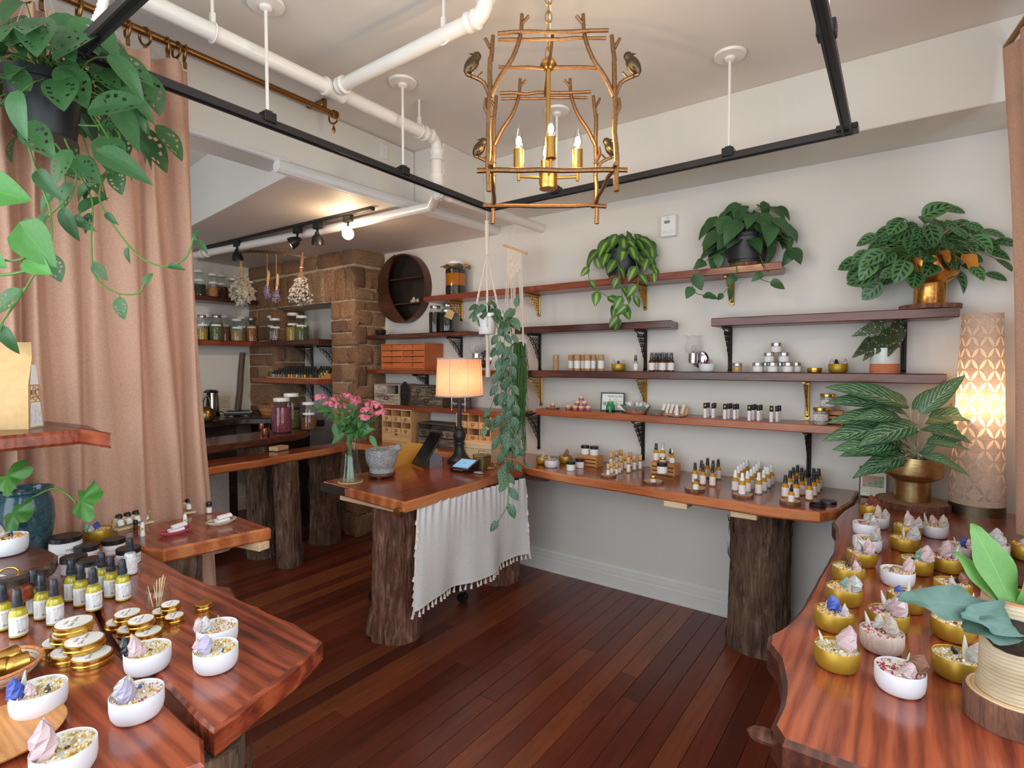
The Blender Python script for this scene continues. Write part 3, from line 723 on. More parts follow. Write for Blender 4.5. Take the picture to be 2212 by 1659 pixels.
obj('batten', MB().box((-2.12, 1.16, ZT - .066), (.13, .05, .03), rot=RZ_(.2), bev=.002), M_['batten'], ct)
trunk('leg', (-2.22, .93, 0), .07, ZT - .052, M_['bark_dark'], ct, 16, 1.05)
# alcove bars
lb = thing('low_bar', 'low live-edge bar with a jagged orange edge on knotty trunks', 'bar')
slab('bar_top', [(-3.90, 1.25), (-3.56, 1.25), (-3.58, 1.68), (-3.60, 2.1), (-3.64, 2.6), (-3.72, 2.86), (-3.80, 2.86), (-3.86, 2.9), (-3.86, 2.3)], .785, ZT - .002, M_['slab_y'], M_['edge_y'], lb, seed=11, amp=.025, keep=(6,), inset=.01)
trunk('leg', (-3.70, 2.31, 0), .085, .784, M_['bark_dark'], lb, 21, 1.02, (.0, -.03))
trunk('leg', (-3.96, 2.80, 0), .12, .784, M_['bark_dark'], lb, 22, 1.05)
hb = thing('raised_bar', 'raised dark live-edge bar carrying herb jars behind the low bar', 'bar')
slab('bar_top', [(-4.40, 1.4), (-3.88, 1.4), (-3.88, 1.8), (-3.93, 2.2), (-3.99, 2.55), (-4.12, 2.76), (-4.3, 2.9), (-4.42, 2.9), (-4.38, 2.2)], .875, .93, M_['shelf_y'], M_['shelf_y'], hb, seed=12, amp=.03, inset=.01)
trunk('leg', (-4.06, 2.30, 0), .105, .874, M_['bark_dark'], hb, 23, 1.05, (-.03, 0))
trunk('leg', (-4.16, 1.7, 0), .09, .874, M_['bark_dark'], hb, 24)
obj('shim', MB().box((-3.86, 2.33, .858), (.08, .12, .03), rot=RZ_(.3), bev=.002), M_['batten'], hb)
kc = thing('back_counter', 'black-stained live-edge counter along the alcove back wall', 'counter')
slab('countertop', [(XL + .002, 1.5), (-4.9, 1.5), (-4.86, 2.3), (-4.9, 2.6), (-4.7, 2.82), (-4.2, 2.95), (-4.2, 2.975), (XL + .002, 2.975)], .94, 1.0, M_['black_slab'], M_['black_slab'], kc, seed=13, amp=.03, keep=(7, 6, 0), inset=.01)
obj('cabinet_front', B(XL + .05, -5.0, 1.5, 2.6, .02, .939), M_['black_slab'], kc)
obj('cabinet_side', B(-5.0, -4.4, 2.93, 2.96, .02, .939), M_['black_slab'], kc)
cl = MB(); vs = []; NN = 40
for i in range(NN + 1):
    for j in range(9):
        u, t = i / NN, j / 8; vs.append((-4.22 + .012 * math.sin(u * 22) * (.3 + t), 1.15 + u * .98, .74 - t * .68))
cl.add(vs, [(i * 9 + j, (i + 1) * 9 + j, (i + 1) * 9 + j + 1, i * 9 + j + 1) for i in range(NN) for j in range(8)])
tag(obj('cloth_panel', cl, M_['grey_cloth'], smooth=80), 'grey-beige cloth panel hanging under the alcove bars', 'cloth')
# ---- wall shelves
def bracket(parent, x, zt, L, h, mt, y=YW, style=0):
    """scrolled shelf bracket: a wall plate, an arm and open fretwork"""
    mb = MB()
    mb.box((x, y - .006, zt - h / 2), (.022, .012, h), bev=.004)
    mb.box((x, y - L / 2, zt - .006), (.02, L, .012), bev=.003)
    mb.lathe([(.012, -.006), (.012, .006)], (x, y - .006, zt - h), 12, rot=RX_(PI / 2))
    n = 9
    for i in range(n):                                               # quarter-curve outer rib and rings
        t0, t1 = i / n, (i + 1) / n
        def cur(t): return Vector((x, y - .012 - (L - .012) * (1 - t) ** 1.9, zt - .012 - (h - .03) * t ** .55 * (t ** .9)))
        a, b = cur(t0), cur(t1); mb.tube([a, b], .0035, 5)
    k = 5
    for i in range(k):
        t = (i + .5) / k; z = zt - .02 - (h * .62) * t; wid = (L - .02) * (1 - ((zt - .012 - z) / h)) ** 1.6
        q = max(1, int(wid / .026))
        for j in range(q):
            yy = y - .016 - wid * (j + .5) / q
            mb.torus((x, yy, z), min(.012, wid / q * .48), .0028, 9, 4, rot=RY_(PI / 2))
            mb.tube([(x, yy, z), (x, yy + .008, z - .03)], .0025, 4)
    o = obj('bracket', mb, mt, parent); return o
def shelf(label, x0, x1, zt, th, mt, brs, bm, dep=.2, seed=0, endcut=0, bh=.19, y=YW, name='wall_shelf', edge=None, amp=.006):
    t = thing(name, label, 'shelf')
    poly = [(x0, y - dep), (x1, y - dep), (x1 + endcut, y - .001), (x0 - endcut * 0, y - .001)]
    slab('board', poly, zt - th, zt, mt, edge or mt, t, seed=seed, amp=amp, keep=(1, 2, 3), inset=.004)
    for b in brs: bracket(t, b, zt - th, dep * .82, bh, bm, y)
    return t
xw = lambda px, py=800, Y=YW: at(px, py, Y=Y).x
Z_MID, Z_LOW, Z_TL, Z_TOP = 1.452, 1.19, 1.752, 2.03
shelf('longest wall shelf of dark wood carrying deodorant tubes and salve jars', -2.13, .145, Z_MID, .046, M_['shelf'], [xw(1170, 830), xw(1395, 830), xw(1745, 850)], M_['iron_gold'], .2, 1, bh=.2)
shelf('live-edge wall shelf with lip balms and roll-on bottles', xw(1157, 885, YW - .22), .0, Z_LOW, .043, M_['shelf_red'], [xw(1165, 930), xw(1390, 940), xw(1748, 970)], M_['iron'], .22, 2, bh=.26, amp=.012, edge=M_['edge_x'])
shelf('short dark wall shelf left empty above the kraft tubes', -2.30, -1.12, Z_TL, .044, M_['shelf'], [xw(1167, 745), xw(1395, 745)], M_['iron'], .2, 3, endcut=-.03, bh=.25)
shelf('dark wall shelf holding the prayer plant in gold pot', -.895, .185, Z_TL, .046, M_['shelf'], [xw(1578, 740), xw(1953, 740)], M_['iron'], .2, 4, endcut=-.03, bh=.25)
shelf('highest wall shelf, long, with two trailing plants', -3.13, -.54, Z_TOP, .042, M_['shelf_red'], [xw(998, 650), xw(1165, 640), xw(1395, 620), xw(1583, 600)], M_['iron_gold'], .2, 5, endcut=-.02, bh=.14)
L1, L2, L3 = 1.742, 1.448, 1.155
shelf('short corner shelf with dark infusion jars below the moon cabinet', -3.79, -2.66, L1, .035, M_['shelf'], [xw(998, 745)], M_['iron'], .22, 6, bh=.2)
shelf('red-brown corner shelf under the orange drawer chest', -3.79, -2.30, L2, .035, M_['shelf_red'], [xw(925, 815)], M_['iron'], .22, 7, bh=.1, amp=.012)
shelf('red-brown corner shelf under the distressed drawer boxes', -3.79, -2.22, L3, .04, M_['shelf_red'], [xw(912, 900)], M_['iron'], .22, 8, bh=.16, amp=.012)
# alcove shelves
def shelf_left(label, y0, y1, zt, mt):
    t = thing('wall_shelf', label, 'shelf'); slab('board', [(XL + .001, y0), (XL + .24, y0), (XL + .24, y1), (XL + .001, y1)], zt - .045, zt, mt, mt, t, seed=9, amp=.006, keep=(0, 3, 2), inset=.004)
shelf_left('upper alcove shelf of dark wood with storage jars', 1.6, 2.97, 2.125, M_['shelf_y'])
shelf_left('middle alcove shelf of orange wood with herb jars', 1.6, 2.97, 1.715, M_['shelf_red'])
def niche(label, x0, x1, zt, mt, y0):
    t = thing('niche_shelf', label, 'shelf')
    slab('board', [(x0, y0), (x1, y0), (x1, YW - .002), (-5.0, YW - .002), (-5.0, 2.985), (x0, 2.985)], zt - .045, zt, mt, mt, t, seed=3, amp=.006, keep=(1, 2, 3, 4, 5), inset=.004)
    for b in (-4.9, -4.55): bracket(t, b, zt - .045, .2, .24, M_['iron'])
niche('upper fireplace niche shelf with tall herb jars', -5.24, -4.16, 1.712, M_['shelf'], 2.90)
niche('lower fireplace niche shelf crowded with tiny oil bottles', -5.22, -4.16, 1.36, M_['shelf_red'], 2.88)
# ------------------------------------------------------------------ curtains
def curtain(name, label, pts_top, pts_bot, zt, zb, folds, amp, mt, seed, rows=24, cols=320, rings=(), rodz=None):
    """pleated cloth between two plan lines (top and bottom), folds from top to bottom"""
    t = thing(name, label, 'curtain')
    mb = MB(); vs = []; a0, a1 = [Vector(p) for p in pts_top]; b0, b1 = [Vector(p) for p in pts_bot]
    n = (a1 - a0).normalized(); n = Vector((n.y, -n.x))
    rr = random.Random(seed); ph = [rr.uniform(0, 6) for _ in range(6)]
    for i in range(cols + 1):
        u = i / cols
        w0 = math.sin(u * folds * 2 * PI + 1.1 * math.sin(u * 9 + ph[0])); w1 = math.sin(u * folds * 2 * PI + 1.6 * math.sin(u * 8 + ph[1]))
        k = .6 + .4 * math.sin(u * 13 + ph[2])
        s0 = math.copysign(abs(w0) ** .7, w0); s1 = math.copysign(abs(w1) ** .75, w1)
        for j in range(rows + 1):
            q = j / rows; p = (a0.lerp(a1, u)).lerp(b0.lerp(b1, u), q)
            d = amp * k * ((1 - q) * s0 * .75 + q * s1 * (1 + .25 * math.sin(u * 31 + q * 3)))
            vs.append((p.x + n.x * d, p.y + n.y * d + .012 * math.sin(q * 7 + u * 40), zt + (zb - zt) * q))
    mb.add(vs, [(i * (rows + 1) + j, (i + 1) * (rows + 1) + j, (i + 1) * (rows + 1) + j + 1, i * (rows + 1) + j + 1) for i in range(cols) for j in range(rows)])
    obj('cloth', mb, mt, t, smooth=80)
    for u in rings:
        p = a0.lerp(a1, u)
        r = obj('ring', MB().torus((p.x, p.y, rodz - .018), .032, .005, 16, 6, rot=RX_(PI / 2 + U(-.2, .2)) @ RY_(U(-.3, .3))), M_['rod_brass'], t)
        obj('clip', MB().box((p.x, p.y, rodz - .066), (.008, .014, .03), bev=.002), M_['rod_brass'], r)
    return t
ZR, XR = 2.825, -2.505
rd = thing('curtain_rod', 'aged brass curtain rod under the ceiling beam', 'curtain rod')
obj('rod', MB().tube([(XR, -.2, ZR), (XR, 1.865, ZR)], .0145, 12), M_['rod_brass'], rd)
obj('end_cap', MB().lathe([(.0145, 0), (.021, .004), (.021, .03), (.016, .034)], (XR, 1.845, ZR), 14, rot=RX_(-PI / 2)), M_['rod_brass'], rd)
obj('wall_bracket', MB().box((XR - .0, 1.80, ZR + .035), (.016, .02, .05), bev=.003).box((XR - .07, 1.80, ZR + .05), (.15, .02, .01)), M_['rod_brass'], rd)
lr = obj('loose_ring', MB().torus((XR, 1.855, ZR - .018), .032, .005, 16, 6, rot=RX_(PI / 2) @ RY_(.2)), M_['rod_brass'], rd)
obj('clip', MB().lathe([(.002, .02), (.011, -.012), (.003, -.026)], (XR, 1.855, ZR - .075), 8), M_['rod_brass'], lr)
curtain('linen_curtain', 'tan linen curtain on brass rings dividing off the hallway', ((XR, .02), (XR, 1.125)), ((XR - .06, .0), (XR - .06, 1.255)), ZR - .075, .02, 12, .056, M_['linen'], 3,
        rings=[.05, .14, .25, .36, .42, .5, .56, .66, .72, .80, .855, .93, .96, .99], rodz=ZR)
curtain('window_curtain', 'tan linen curtain at the window beside the pierced lamp', ((.47, 1.9), (.30, 2.96)), ((.58, 1.85), (.36, 2.76)), 2.75, ZT + .03, 9, .03, M_['linen'], 8)
rd2 = thing('window_curtain_rod', 'brass rod carrying the window curtain', 'curtain rod'); obj('rod', MB().tube([(.485, 1.8, 2.77), (.285, 3.05, 2.77)], .012, 10), M_['rod_brass'], rd2)
obj('wall_bracket', MB().tube([(.29, 3.02, 2.77), (.29, 3.02, 2.886)], .007, 8), M_['rod_brass'], rd2)
# ------------------------------------------------------------------ suspended track frame
ZK = 2.435
tk = thing('track_frame', 'black rectangular lighting track hung on white rods from the ceiling', 'lighting track')
c0, c1, c2, c3 = (-2.02, .60), (-2.055, 2.63), (-.215, 2.60), (-.19, .60)
for a, b in ((c0, c1), (c1, c2), (c2, c3), (c3, c0)):
    a, b = Vector(a), Vector(b); d = (b - a); ang = math.atan2(d.y, d.x); L = d.length + .034
    r = MB(); R = RZ_(ang); mid = ((a.x + b.x) / 2, (a.y + b.y) / 2, ZK)
    r.box(mid, (L, .034, .018), R, .002)
    nrm = Vector((-d.y, d.x)).normalized()
    for s in (-1, 1): r.box((mid[0] + nrm.x * s * .0135, mid[1] + nrm.y * s * .0135, ZK - .013), (L, .007, .012), R)
    for q in range(5): r.box((mid[0] + nrm.x * (-.012 + q * .006), mid[1] + nrm.y * (-.012 + q * .006), ZK + .0098), (L, .0022, .002), R)
    obj('rail', r, M_['track'], tk)
for c in (c0, c1, c2, c3): obj('corner_joint', MB().box((*c, ZK + .001), (.075, .075, .024), bev=.003), M_['black'], tk)
for (x, y, dr) in ((-2.03, 1.2, 0), (-2.042, 1.915, 0), (-.675, 2.608, 1), (-1.586, 2.622, 1), (-.207, 1.82, 0), (-.195, .9, 0)):
    h = obj('hanger', MB().tube([(x, y, ZK + .03), (x, y, ZC - .012)], .0065, 8), M_['pipe'], tk)
    obj('ceiling_rose', MB().lathe([(.012, -.032), (.022, -.026), (.024, -.016), (.066, -.012), (.07, -.001)], (x, y, ZC - .001), 28), M_['pipe'], h)
    obj('clamp', MB().box((x, y, ZK + .012), (.05, .05, .04), bev=.003).box((x, y, ZK + .034), (.026, .026, .012)), M_['black'], h)
fx = MB(); pts = [Vector((-2.02, .62, ZK + .02)), Vector((-2.02, .66, ZK + .14)), Vector((-1.98, .68, ZK + .3)), Vector((-1.95, .7, ZC))]
fp_ = [];
for i in range(60):
    t = i / 59 * 3; k = min(2, int(t)); fp_.append(pts[k].lerp(pts[k + 1], t - k))
fx.tube(fp_, [.015 if i % 2 else .0125 for i in range(60)], 10); obj('flex_conduit', fx, M_['white_plastic'], tk, label='white corrugated conduit')
# ------------------------------------------------------------------ pipes
def pipe(label, pts, r, joints=(), hangers=(), name='ceiling_pipe'):
    t = thing(name, label, 'pipe'); obj('tube', MB().tube(pts, r, 16), M_['pipe'], t)
    for (p, d, L, k) in joints:
        d = Vector(d).normalized(); p = Vector(p)
        obj('coupling', MB().lathe([(r, -L / 2), (r * k, -L / 2 + .004), (r * k, -L / 2 + .018), (r * k * .93, -L / 2 + .022), (r * k * .93, L / 2 - .022), (r * k, L / 2 - .018), (r * k, L / 2 - .004), (r, L / 2)], p, 18, rot=aim(d)), M_['pipe'], t)
    for p in hangers:
        h = MB().tube([(p[0], p[1], p[2] + r + .03), (p[0], p[1], ZC)], .006, 8).torus(p, r + .004, .004, 20, 5, rot=RX_(PI / 2)).box((p[0], p[1], p[2] + r + .016), (.02, .016, .05), bev=.002)
        obj('pipe_hanger', h, M_['pipe'], t)
    return t
XP, ZP = -2.115, 2.725
pe = at(945, 300, z=ZP).y
bend = [(XP, FY, ZP), (XP, pe - .05, ZP)] + [(XP, pe - .05 + .05 * math.sin(a), ZP - .05 + .05 * math.cos(a)) for a in (.4, .8, 1.2, PI / 2)] + [(XP, pe, 2.47)]
pipe('white painted main pipe crossing the ceiling above the curtain rod', bend, .031, [((XP, 1.57, ZP), (0, 1, 0), .11, 1.28), ((XP, pe - .07, ZP), (0, 1, 0), .06, 1.28), ((XP, pe, ZP - .09), (0, 0, 1), .06, 1.28), ((XP, pe, 2.50), (0, 0, 1), .07, 1.3)], [(XP, 1.04, ZP), (XP, 2.1, ZP)])
bx = at(1046, 30, z=ZP + .02).x
pipe('white branch pipe running from the main pipe toward the twig chandelier', [(XP + .03, 1.57, ZP + .004), (bx - .05, 1.575, ZP + .02)] + [(bx - .05 + .05 * math.sin(a), 1.575, ZP + .07 - .05 * math.cos(a)) for a in (.4, .8, 1.2, PI / 2)] + [(bx, 1.575, ZC)], .028, [((XP + .06, 1.57, ZP + .004), (1, 0, 0), .04, 1.35), ((bx - .06, 1.575, ZP + .02), (1, 0, 0), .05, 1.25), ((bx, 1.575, ZP + .09), (0, 0, 1), .05, 1.25)], [(-1.45, 1.572, ZP + .014)])
q0, q1 = at(985, 418, z=2.455), at(1172, 494, Y=YW - .0)
pipe('white pipe dropping toward the shelf wall above the macrame', [(XP, pe, 2.44), (XP + .0, q0.y + .05, 2.44), (q1.x, YW - .001, q1.z)], .03, [((XP, pe + .06, 2.445), (0, 1, 0), .1, 1.25)], [], 'wall_pipe')
al0, al1 = at(418, 552, z=2.42), at(905, 452, z=2.43)
pipe('white pipe under the low alcove ceiling behind the spotlights', [al0, at(700, 497, z=2.425), al1 + Vector((.1, 0, 0)), (XP - .03, pe + .03, 2.44)], .03, [(al0 + Vector((.18, .01, 0)), (1, 0, 0), .09, 1.3)], [], 'alcove_pipe')
pipe('stub of white elbow pipe at the alcove wall', [al0 + Vector((-.25, .06, -.03)), al0 + Vector((-.09, .01, -.01))], .04, [(al0 + Vector((-.12, .02, -.01)), (1, 0, 0), .1, 1.25)], [], 'elbow_pipe')
# ------------------------------------------------------------------ alcove spotlight track
sp0, sp1 = at(445, 537, z=ZLOW - .02), at(806, 453, z=ZLOW - .02)
at_ = thing('spot_track', 'black spotlight track with four heads on the low alcove ceiling', 'track light')
d = sp1 - sp0; ang = math.atan2(d.y, d.x)
obj('rail', MB().box((sp0 + sp1) / 2 + Vector((0, 0, .008)), (d.length, .035, .024), RZ_(ang), .003), M_['black'], at_)
def point(name, loc, w_, rgb, r=.03, spot=None):
    l = bpy.data.lights.new(name, 'SPOT' if spot else 'POINT'); l.energy = w_; l.color = rgb; l.shadow_soft_size = r
    o = bpy.data.objects.new(name, l); COL.objects.link(o); o.location = loc
    if spot: o.rotation_euler = Vector(spot).to_track_quat('-Z', 'Y').to_euler(); l.spot_size = 1.5; l.spot_blend = .6
    return o
for (px, py, lit, dr) in ((530, 530, 0, (0, .1, -1)), (655, 500, 1, (-.55, -.75, -.55)), (697, 490, 0, (-.1, .15, -1)), (762, 475, 2, (0, 0, -1))):
    p = at(px, py, z=ZLOW - .04); t = (p - sp0).dot(d) / d.length_squared; p = sp0 + d * t
    hd = obj('spot_head', MB().box(p + Vector((0, 0, -.022)), (.075, .032, .04), RZ_(ang), .004).tube([p + Vector((0, 0, -.04)), p + Vector((.01, -.01, -.075))], .008, 8), M_['black'], at_)
    q = p + Vector((.01, -.01, -.095)); D = Vector(dr).normalized()
    if lit < 2:
        obj('bell', MB().lathe([(.012, -.03), (.016, -.012), (.03, .0), (.04, .03), (.042, .055), (.038, .055), (.034, .03), (.001, .01)], q, 20, rot=aim(D)), M_['black'], hd)
        if lit: obj('lamp_face', MB().lathe([(.033, .036), (.001, .04)], q, 18, rot=aim(D), cap=False), M_['spot_on'], hd); point('spotlight', q + D * .08, 22, (1, .78, .58), .03, (-.75, .55, -.5))
    else:
        obj('bulb', MB().sphere(q + Vector((0, 0, -.025)), .037, 18, 12), M_['bulb_w'], hd)
# ------------------------------------------------------------------ twig chandelier
cD = 1.98                                                              # forward distance of its centre
cc = FWD * cD + RGT * ((1183 - CX) / F * cD)
ch = thing('twig_chandelier', 'bronze twig lantern chandelier with little birds and four candle bulbs', 'chandelier', (cc.x, cc.y, 0), YAW)
hw = .197; ZB, ZTp = 2.115, 2.522
def wob(a, b, k=6, amp=.004, r0=.011, r1=.011, seg=8):
    a, b = Vector(a), Vector(b); P = []; R = []
    for i in range(k + 1):
        t = i / k; P.append(a.lerp(b, t) + Vector((U(-amp, amp), U(-amp, amp), 0 if abs((b - a).normalized().z) > .5 else U(-amp, amp)))); R.append((r0 + (r1 - r0) * t) * U(.93, 1.07))
    return P, R
def twig(parent, name, a, b, r0=.011, r1=.011, amp=.003):
    r0 *= .68; r1 *= .68
    return obj(name, MB().tube(*wob(a, b, 7, amp, r0, r1)), M_['bronze'], parent)
for sx in (-1, 1):
    for sy in (-1, 1):
        x, y = sx * hw, sy * hw
        po = obj('post', MB().tube(*wob((x * 1.04, y * 1.04, ZB - .065), (x, y, ZTp - .05), 9, .003, .0088, .0075)).tube(*wob((x, y, ZTp - .06), (x * .96, y, ZTp + .02), 2, .002, .0075, .006)).tube(*wob((x, y, ZTp - .02), (x + sx * .018, y, ZTp + .01), 2, .001, .006, .005)), M_['bronze'], ch)
        # forked branch leaning in to carry the top bars
        P = [Vector((x, y, ZTp - .17)), Vector((x - sx * .03, y, ZTp - .11)), Vector((x - sx * .07, y, ZTp - .05)), Vector((x - sx * .095, y, ZTp + .02)), Vector((x - sx * .1, y, ZTp + .085))]
        obj('branch', MB().tube(cat(P, 3), [.0078, .0079, .008, .008, .0077, .0074, .0072, .007, .0068, .0066, .0064, .0062, .006], 8).tube([P[3] + Vector((0, 0, .03)), P[4] + Vector((-sx * .022, 0, -.005))], .005, 6), M_['bronze'], po)
        obj('twiglet', MB().tube([(x, y, 2.28), (x + sx * .018, y, 2.32), (x + sx * .014, y, 2.345)], [.008, .0075, .006], 7), M_['bronze'], po)
        bz = ZTp - .13 if sy < 0 else ZTp - .24
        pe_ = obj('perch', MB().tube(cat([(x, y, bz - .05), (x + sx * .02, y, bz), (x + sx * .055, y, bz + .02), (x + sx * .075, y, bz + .028)], 3), [.007, .007, .0068, .0065, .0064, .0062, .006, .006, .0065, .007], 8), M_['bronze'], po)
        b = MB(); bc = Vector((x + sx * .062, y, bz + .058))
        rot = RY_(sx * -.55)
        prof = [(.0006, -.034), (.011, -.026), (.017, -.01), (.0185, .004), (.0165, .018), (.0125, .026), (.0128, .034), (.0115, .042), (.006, .048), (.0006, .05)]
        b.lathe(prof, bc + Vector((0, 0, -.004)), 14, 1.15, 1.0, rot=rot)
        hd_ = bc + rot @ Vector((sx * .004, 0, .034))
        b.lathe([(.0045, 0), (.0005, .013)], hd_ + Vector((sx * .009, 0, .002)), 6, rot=RY_(sx * PI / 2))
        b.box(bc + Vector((-sx * .026, 0, -.034)), (.03, .010, .004), RY_(sx * .8), .001)
        for s in (-1, 1): b.sphere(bc + Vector((-sx * .004, s * .014, -.004)), .016, 8, 6, (1.25, .42, .7), rot=RY_(sx * .9))
        for s in (-1, 1): b.tube([bc + Vector((0, s * .006, -.022)), bc + Vector((0, s * .006, -.04))], .0016, 5)
        obj('bird', b, M_['bird'], pe_)
for sy in (-1, 1):
    twig(ch, 'bar', (-hw - .045, sy * hw, ZB + .004), (hw + .045, sy * hw, ZB + .004), .0125, .0125)
    twig(ch, 'bar', (-.175, sy * hw - .01, ZTp + .022), (.175, sy * hw - .01, ZTp + .03), .0095, .0095)
    twig(ch, 'bar', (-.17, sy * hw + .01, ZTp + .012), (.17, sy * hw + .01, ZTp + .018), .008, .008)
    twig(ch, 'bar', (sy * hw, -hw - .045, ZB + .012), (sy * hw, hw + .045, ZB + .012), .011, .011)
zc0 = at(1183, 150, d=1).z; ZX = 2.605
twig(ch, 'bar', (-hw + .02, 0, ZX - .06), (hw - .02, 0, ZX - .06), .009, .009)
twig(ch, 'bar', (0, -hw, ZX - .062), (0, hw, ZX - .062), .008, .008)
obj('hub', MB().lathe([(.006, .03), (.022, .02), (.03, .004), (.022, -.008), (.012, -.014)], (0, 0, ZX - .055), 18), M_['gold'], ch)
obj('stem', MB().tube([(0, 0, ZX - .06), (0, 0, ZB + .06)], .0085, 10), M_['gold'], ch)
obj('centre_cup', MB().lathe([(.001, -.05), (.03, -.05), (.033, -.045), (.033, .012), (.02, .02), (.009, .022)], (0, 0, ZB + .055), 24), M_['gold'], ch)
fl_ = MB(); N = 14; prof = [(.006, 0), (.0115, .008), (.0165, .022), (.0172, .034), (.0135, .052), (.007, .068), (.0025, .082), (.0008, .092)]
for k in range(4):
    a = k * PI / 2 + .02; cx_, cy_ = .105 * math.cos(a), .105 * math.sin(a)
    arm = obj('arm', MB().tube([(0, 0, ZB + .045), (cx_, cy_, ZB + .05)], .0055, 8).tube([(cx_, cy_, ZB + .035), (cx_, cy_, ZB + .075)], .006, 8), M_['gold'], ch)
    ca = obj('candle_sleeve', MB().lathe([(.012, 0), (.0185, .004), (.0185, .074), (.016, .076), (.006, .076)], (cx_, cy_, ZB + .07), 18), M_['gold'], arm)
    obj('bulb', MB().lathe(prof, (cx_, cy_, ZB + .146), 14), M_['glass'], ca)
    obj('filament', MB().sphere((cx_, cy_, ZB + .172), .0095, 10, 8, (1, 1, 1.9)), M_['bulb'], ca)
chn = MB(); z = ZX - .03; k = 0
while z < ZC:
    chn.torus((0, 0, z + .02), .011, .0025, 12, 5, rot=RZ_(PI / 2 * (k % 2)) @ RX_(PI / 2), sy=1.9); z += .031; k += 1
obj('chain', chn, M_['gold'], ch); obj('cord', MB().tube([(.004, 0, ZX - .02), (.006, .002, ZX + .15), (.003, 0, ZC)], .003, 6), M_['white_plastic'], ch)
cp = at(829, 327, X=XH); tag(obj('cover_plate', MB().box((XH + .004, cp.y, cp.z), (.008, .055, .09), None, .002), M_['trim']), 'blank white cover plate on the ceiling beam', 'cover plate')
# ------------------------------------------------------------------ plants
def leaf_mesh(name, w, mt, n=8, mm=2, fold=.18, droop=.25, lobe=0.0, wave=0.0, holes=(), twist=0.0, side=0.0):
    """blade one unit long along +y; w(t) half width; lobe pulls the base corners back (heart shapes)"""
    mb = MB(); uv = []; vs = []
    for i in range(n + 1):
        t = i / n
        for j in range(-mm, mm + 1):
            s = j / mm; x = s * w(t)
            y = t - lobe * abs(s) ** 1.3 * (1 - t) ** 4
            z = fold * abs(x) - droop * t * t + wave * math.sin(t * 11 + s * 2) * abs(s)
            vs.append((x + side * t * t, y, z + twist * x * t)); uv.append((s, t))
    c = 2 * mm + 1
    fs = [(i * c + j, i * c + j + 1, (i + 1) * c + j + 1, (i + 1) * c + j) for i in range(n) for j in range(2 * mm) if (i, j) not in holes]
    mb.add(vs, fs); mb.uv = uv
    me = mb.mesh(name, 80); me.materials.append(mt); return me
heart = lambda t: .46 * math.sin(PI * min(1, t ** .62)) ** .8 * (1 - .25 * t) + .0
lance = lambda t: .2 * math.sin(PI * t ** .8) ** .9
oval = lambda t: .38 * math.sin(PI * t ** .85) ** .7
LM = {'heart': leaf_mesh('leaf', heart, M_['l_philo'], lobe=.22, droop=.2), 'heart_b': leaf_mesh('leaf', heart, M_['l_philo'], lobe=.22, droop=.45, fold=.3),
      'brasil': leaf_mesh('leaf', lambda t: .36 * math.sin(PI * min(1, t ** .62)) ** .8, M_['l_brasil'], lobe=.16, droop=.3), 'brasil_b': leaf_mesh('leaf', lambda t: .3 * math.sin(PI * min(1, t ** .62)) ** .8, M_['l_brasil'], lobe=.16, droop=.5, fold=.35),
      'satin': leaf_mesh('leaf', lambda t: .32 * math.sin(PI * min(1, t ** .65)) ** .8, M_['l_satin'], lobe=.14, droop=.2), 'maranta': leaf_mesh('leaf', oval, M_['l_maranta'], droop=.18, fold=.1), 'maranta_b': leaf_mesh('leaf', oval, M_['l_maranta'], droop=.4, fold=.3),
      'orange': leaf_mesh('leaf', oval, M_['l_orange'], droop=.4, fold=.3, wave=.06),
      'mons': leaf_mesh('leaf', lambda t: .34 * math.sin(PI * min(1, t ** .7)) ** .8, M_['l_monstera'], n=14, mm=4, lobe=.12, droop=.22, holes={(4, 1), (6, 1), (8, 2), (5, 6), (7, 6), (9, 6), (3, 2), (10, 5)}),
      'mons_b': leaf_mesh('leaf', lambda t: .26 * math.sin(PI * min(1, t ** .7)) ** .8, M_['l_monstera'], n=12, mm=3, lobe=.12, droop=.5, fold=.35),
      'bright': leaf_mesh('leaf', heart, M_['l_bright'], lobe=.2, droop=.15), 'agla': leaf_mesh('leaf', lambda t: .175 * math.sin(PI * t ** .75) ** .85, M_['l_agla'], n=12, droop=.22, fold=.25), 'agla_b': leaf_mesh('leaf', lambda t: .2 * math.sin(PI * t ** .75) ** .85, M_['l_agla'], n=12, droop=.42, fold=.3, wave=.02),
      'begonia': leaf_mesh('leaf', lambda t: .25 * math.sin(PI * min(1, t ** .55)) ** .85, M_['l_begonia'], n=10, mm=3, droop=.2, lobe=.12, wave=.02, side=.12), 'bq': leaf_mesh('leaf', lance, M_['l_flower'], droop=.35, fold=.3),
      'stag': leaf_mesh('frond', lambda t: .10 * (.35 + 1.1 * math.sin(PI * t ** 1.1) ** .9) * (1 if t < .98 else .5), M_['l_stag'], n=16, mm=2, droop=.12, fold=.2, wave=.03), 'stag2': leaf_mesh('frond', lambda t: .075 * (.4 + 1.1 * math.sin(PI * t ** 1.2)), M_['l_stag_blue'], n=16, mm=2, droop=.05, fold=.2, wave=.06),
      'stag3': leaf_mesh('frond', lambda t: .22 * (.3 + math.sin(PI * t ** .9)), M_['l_stag_blue'], n=10, mm=3, droop=.3, fold=.2, wave=.08)}
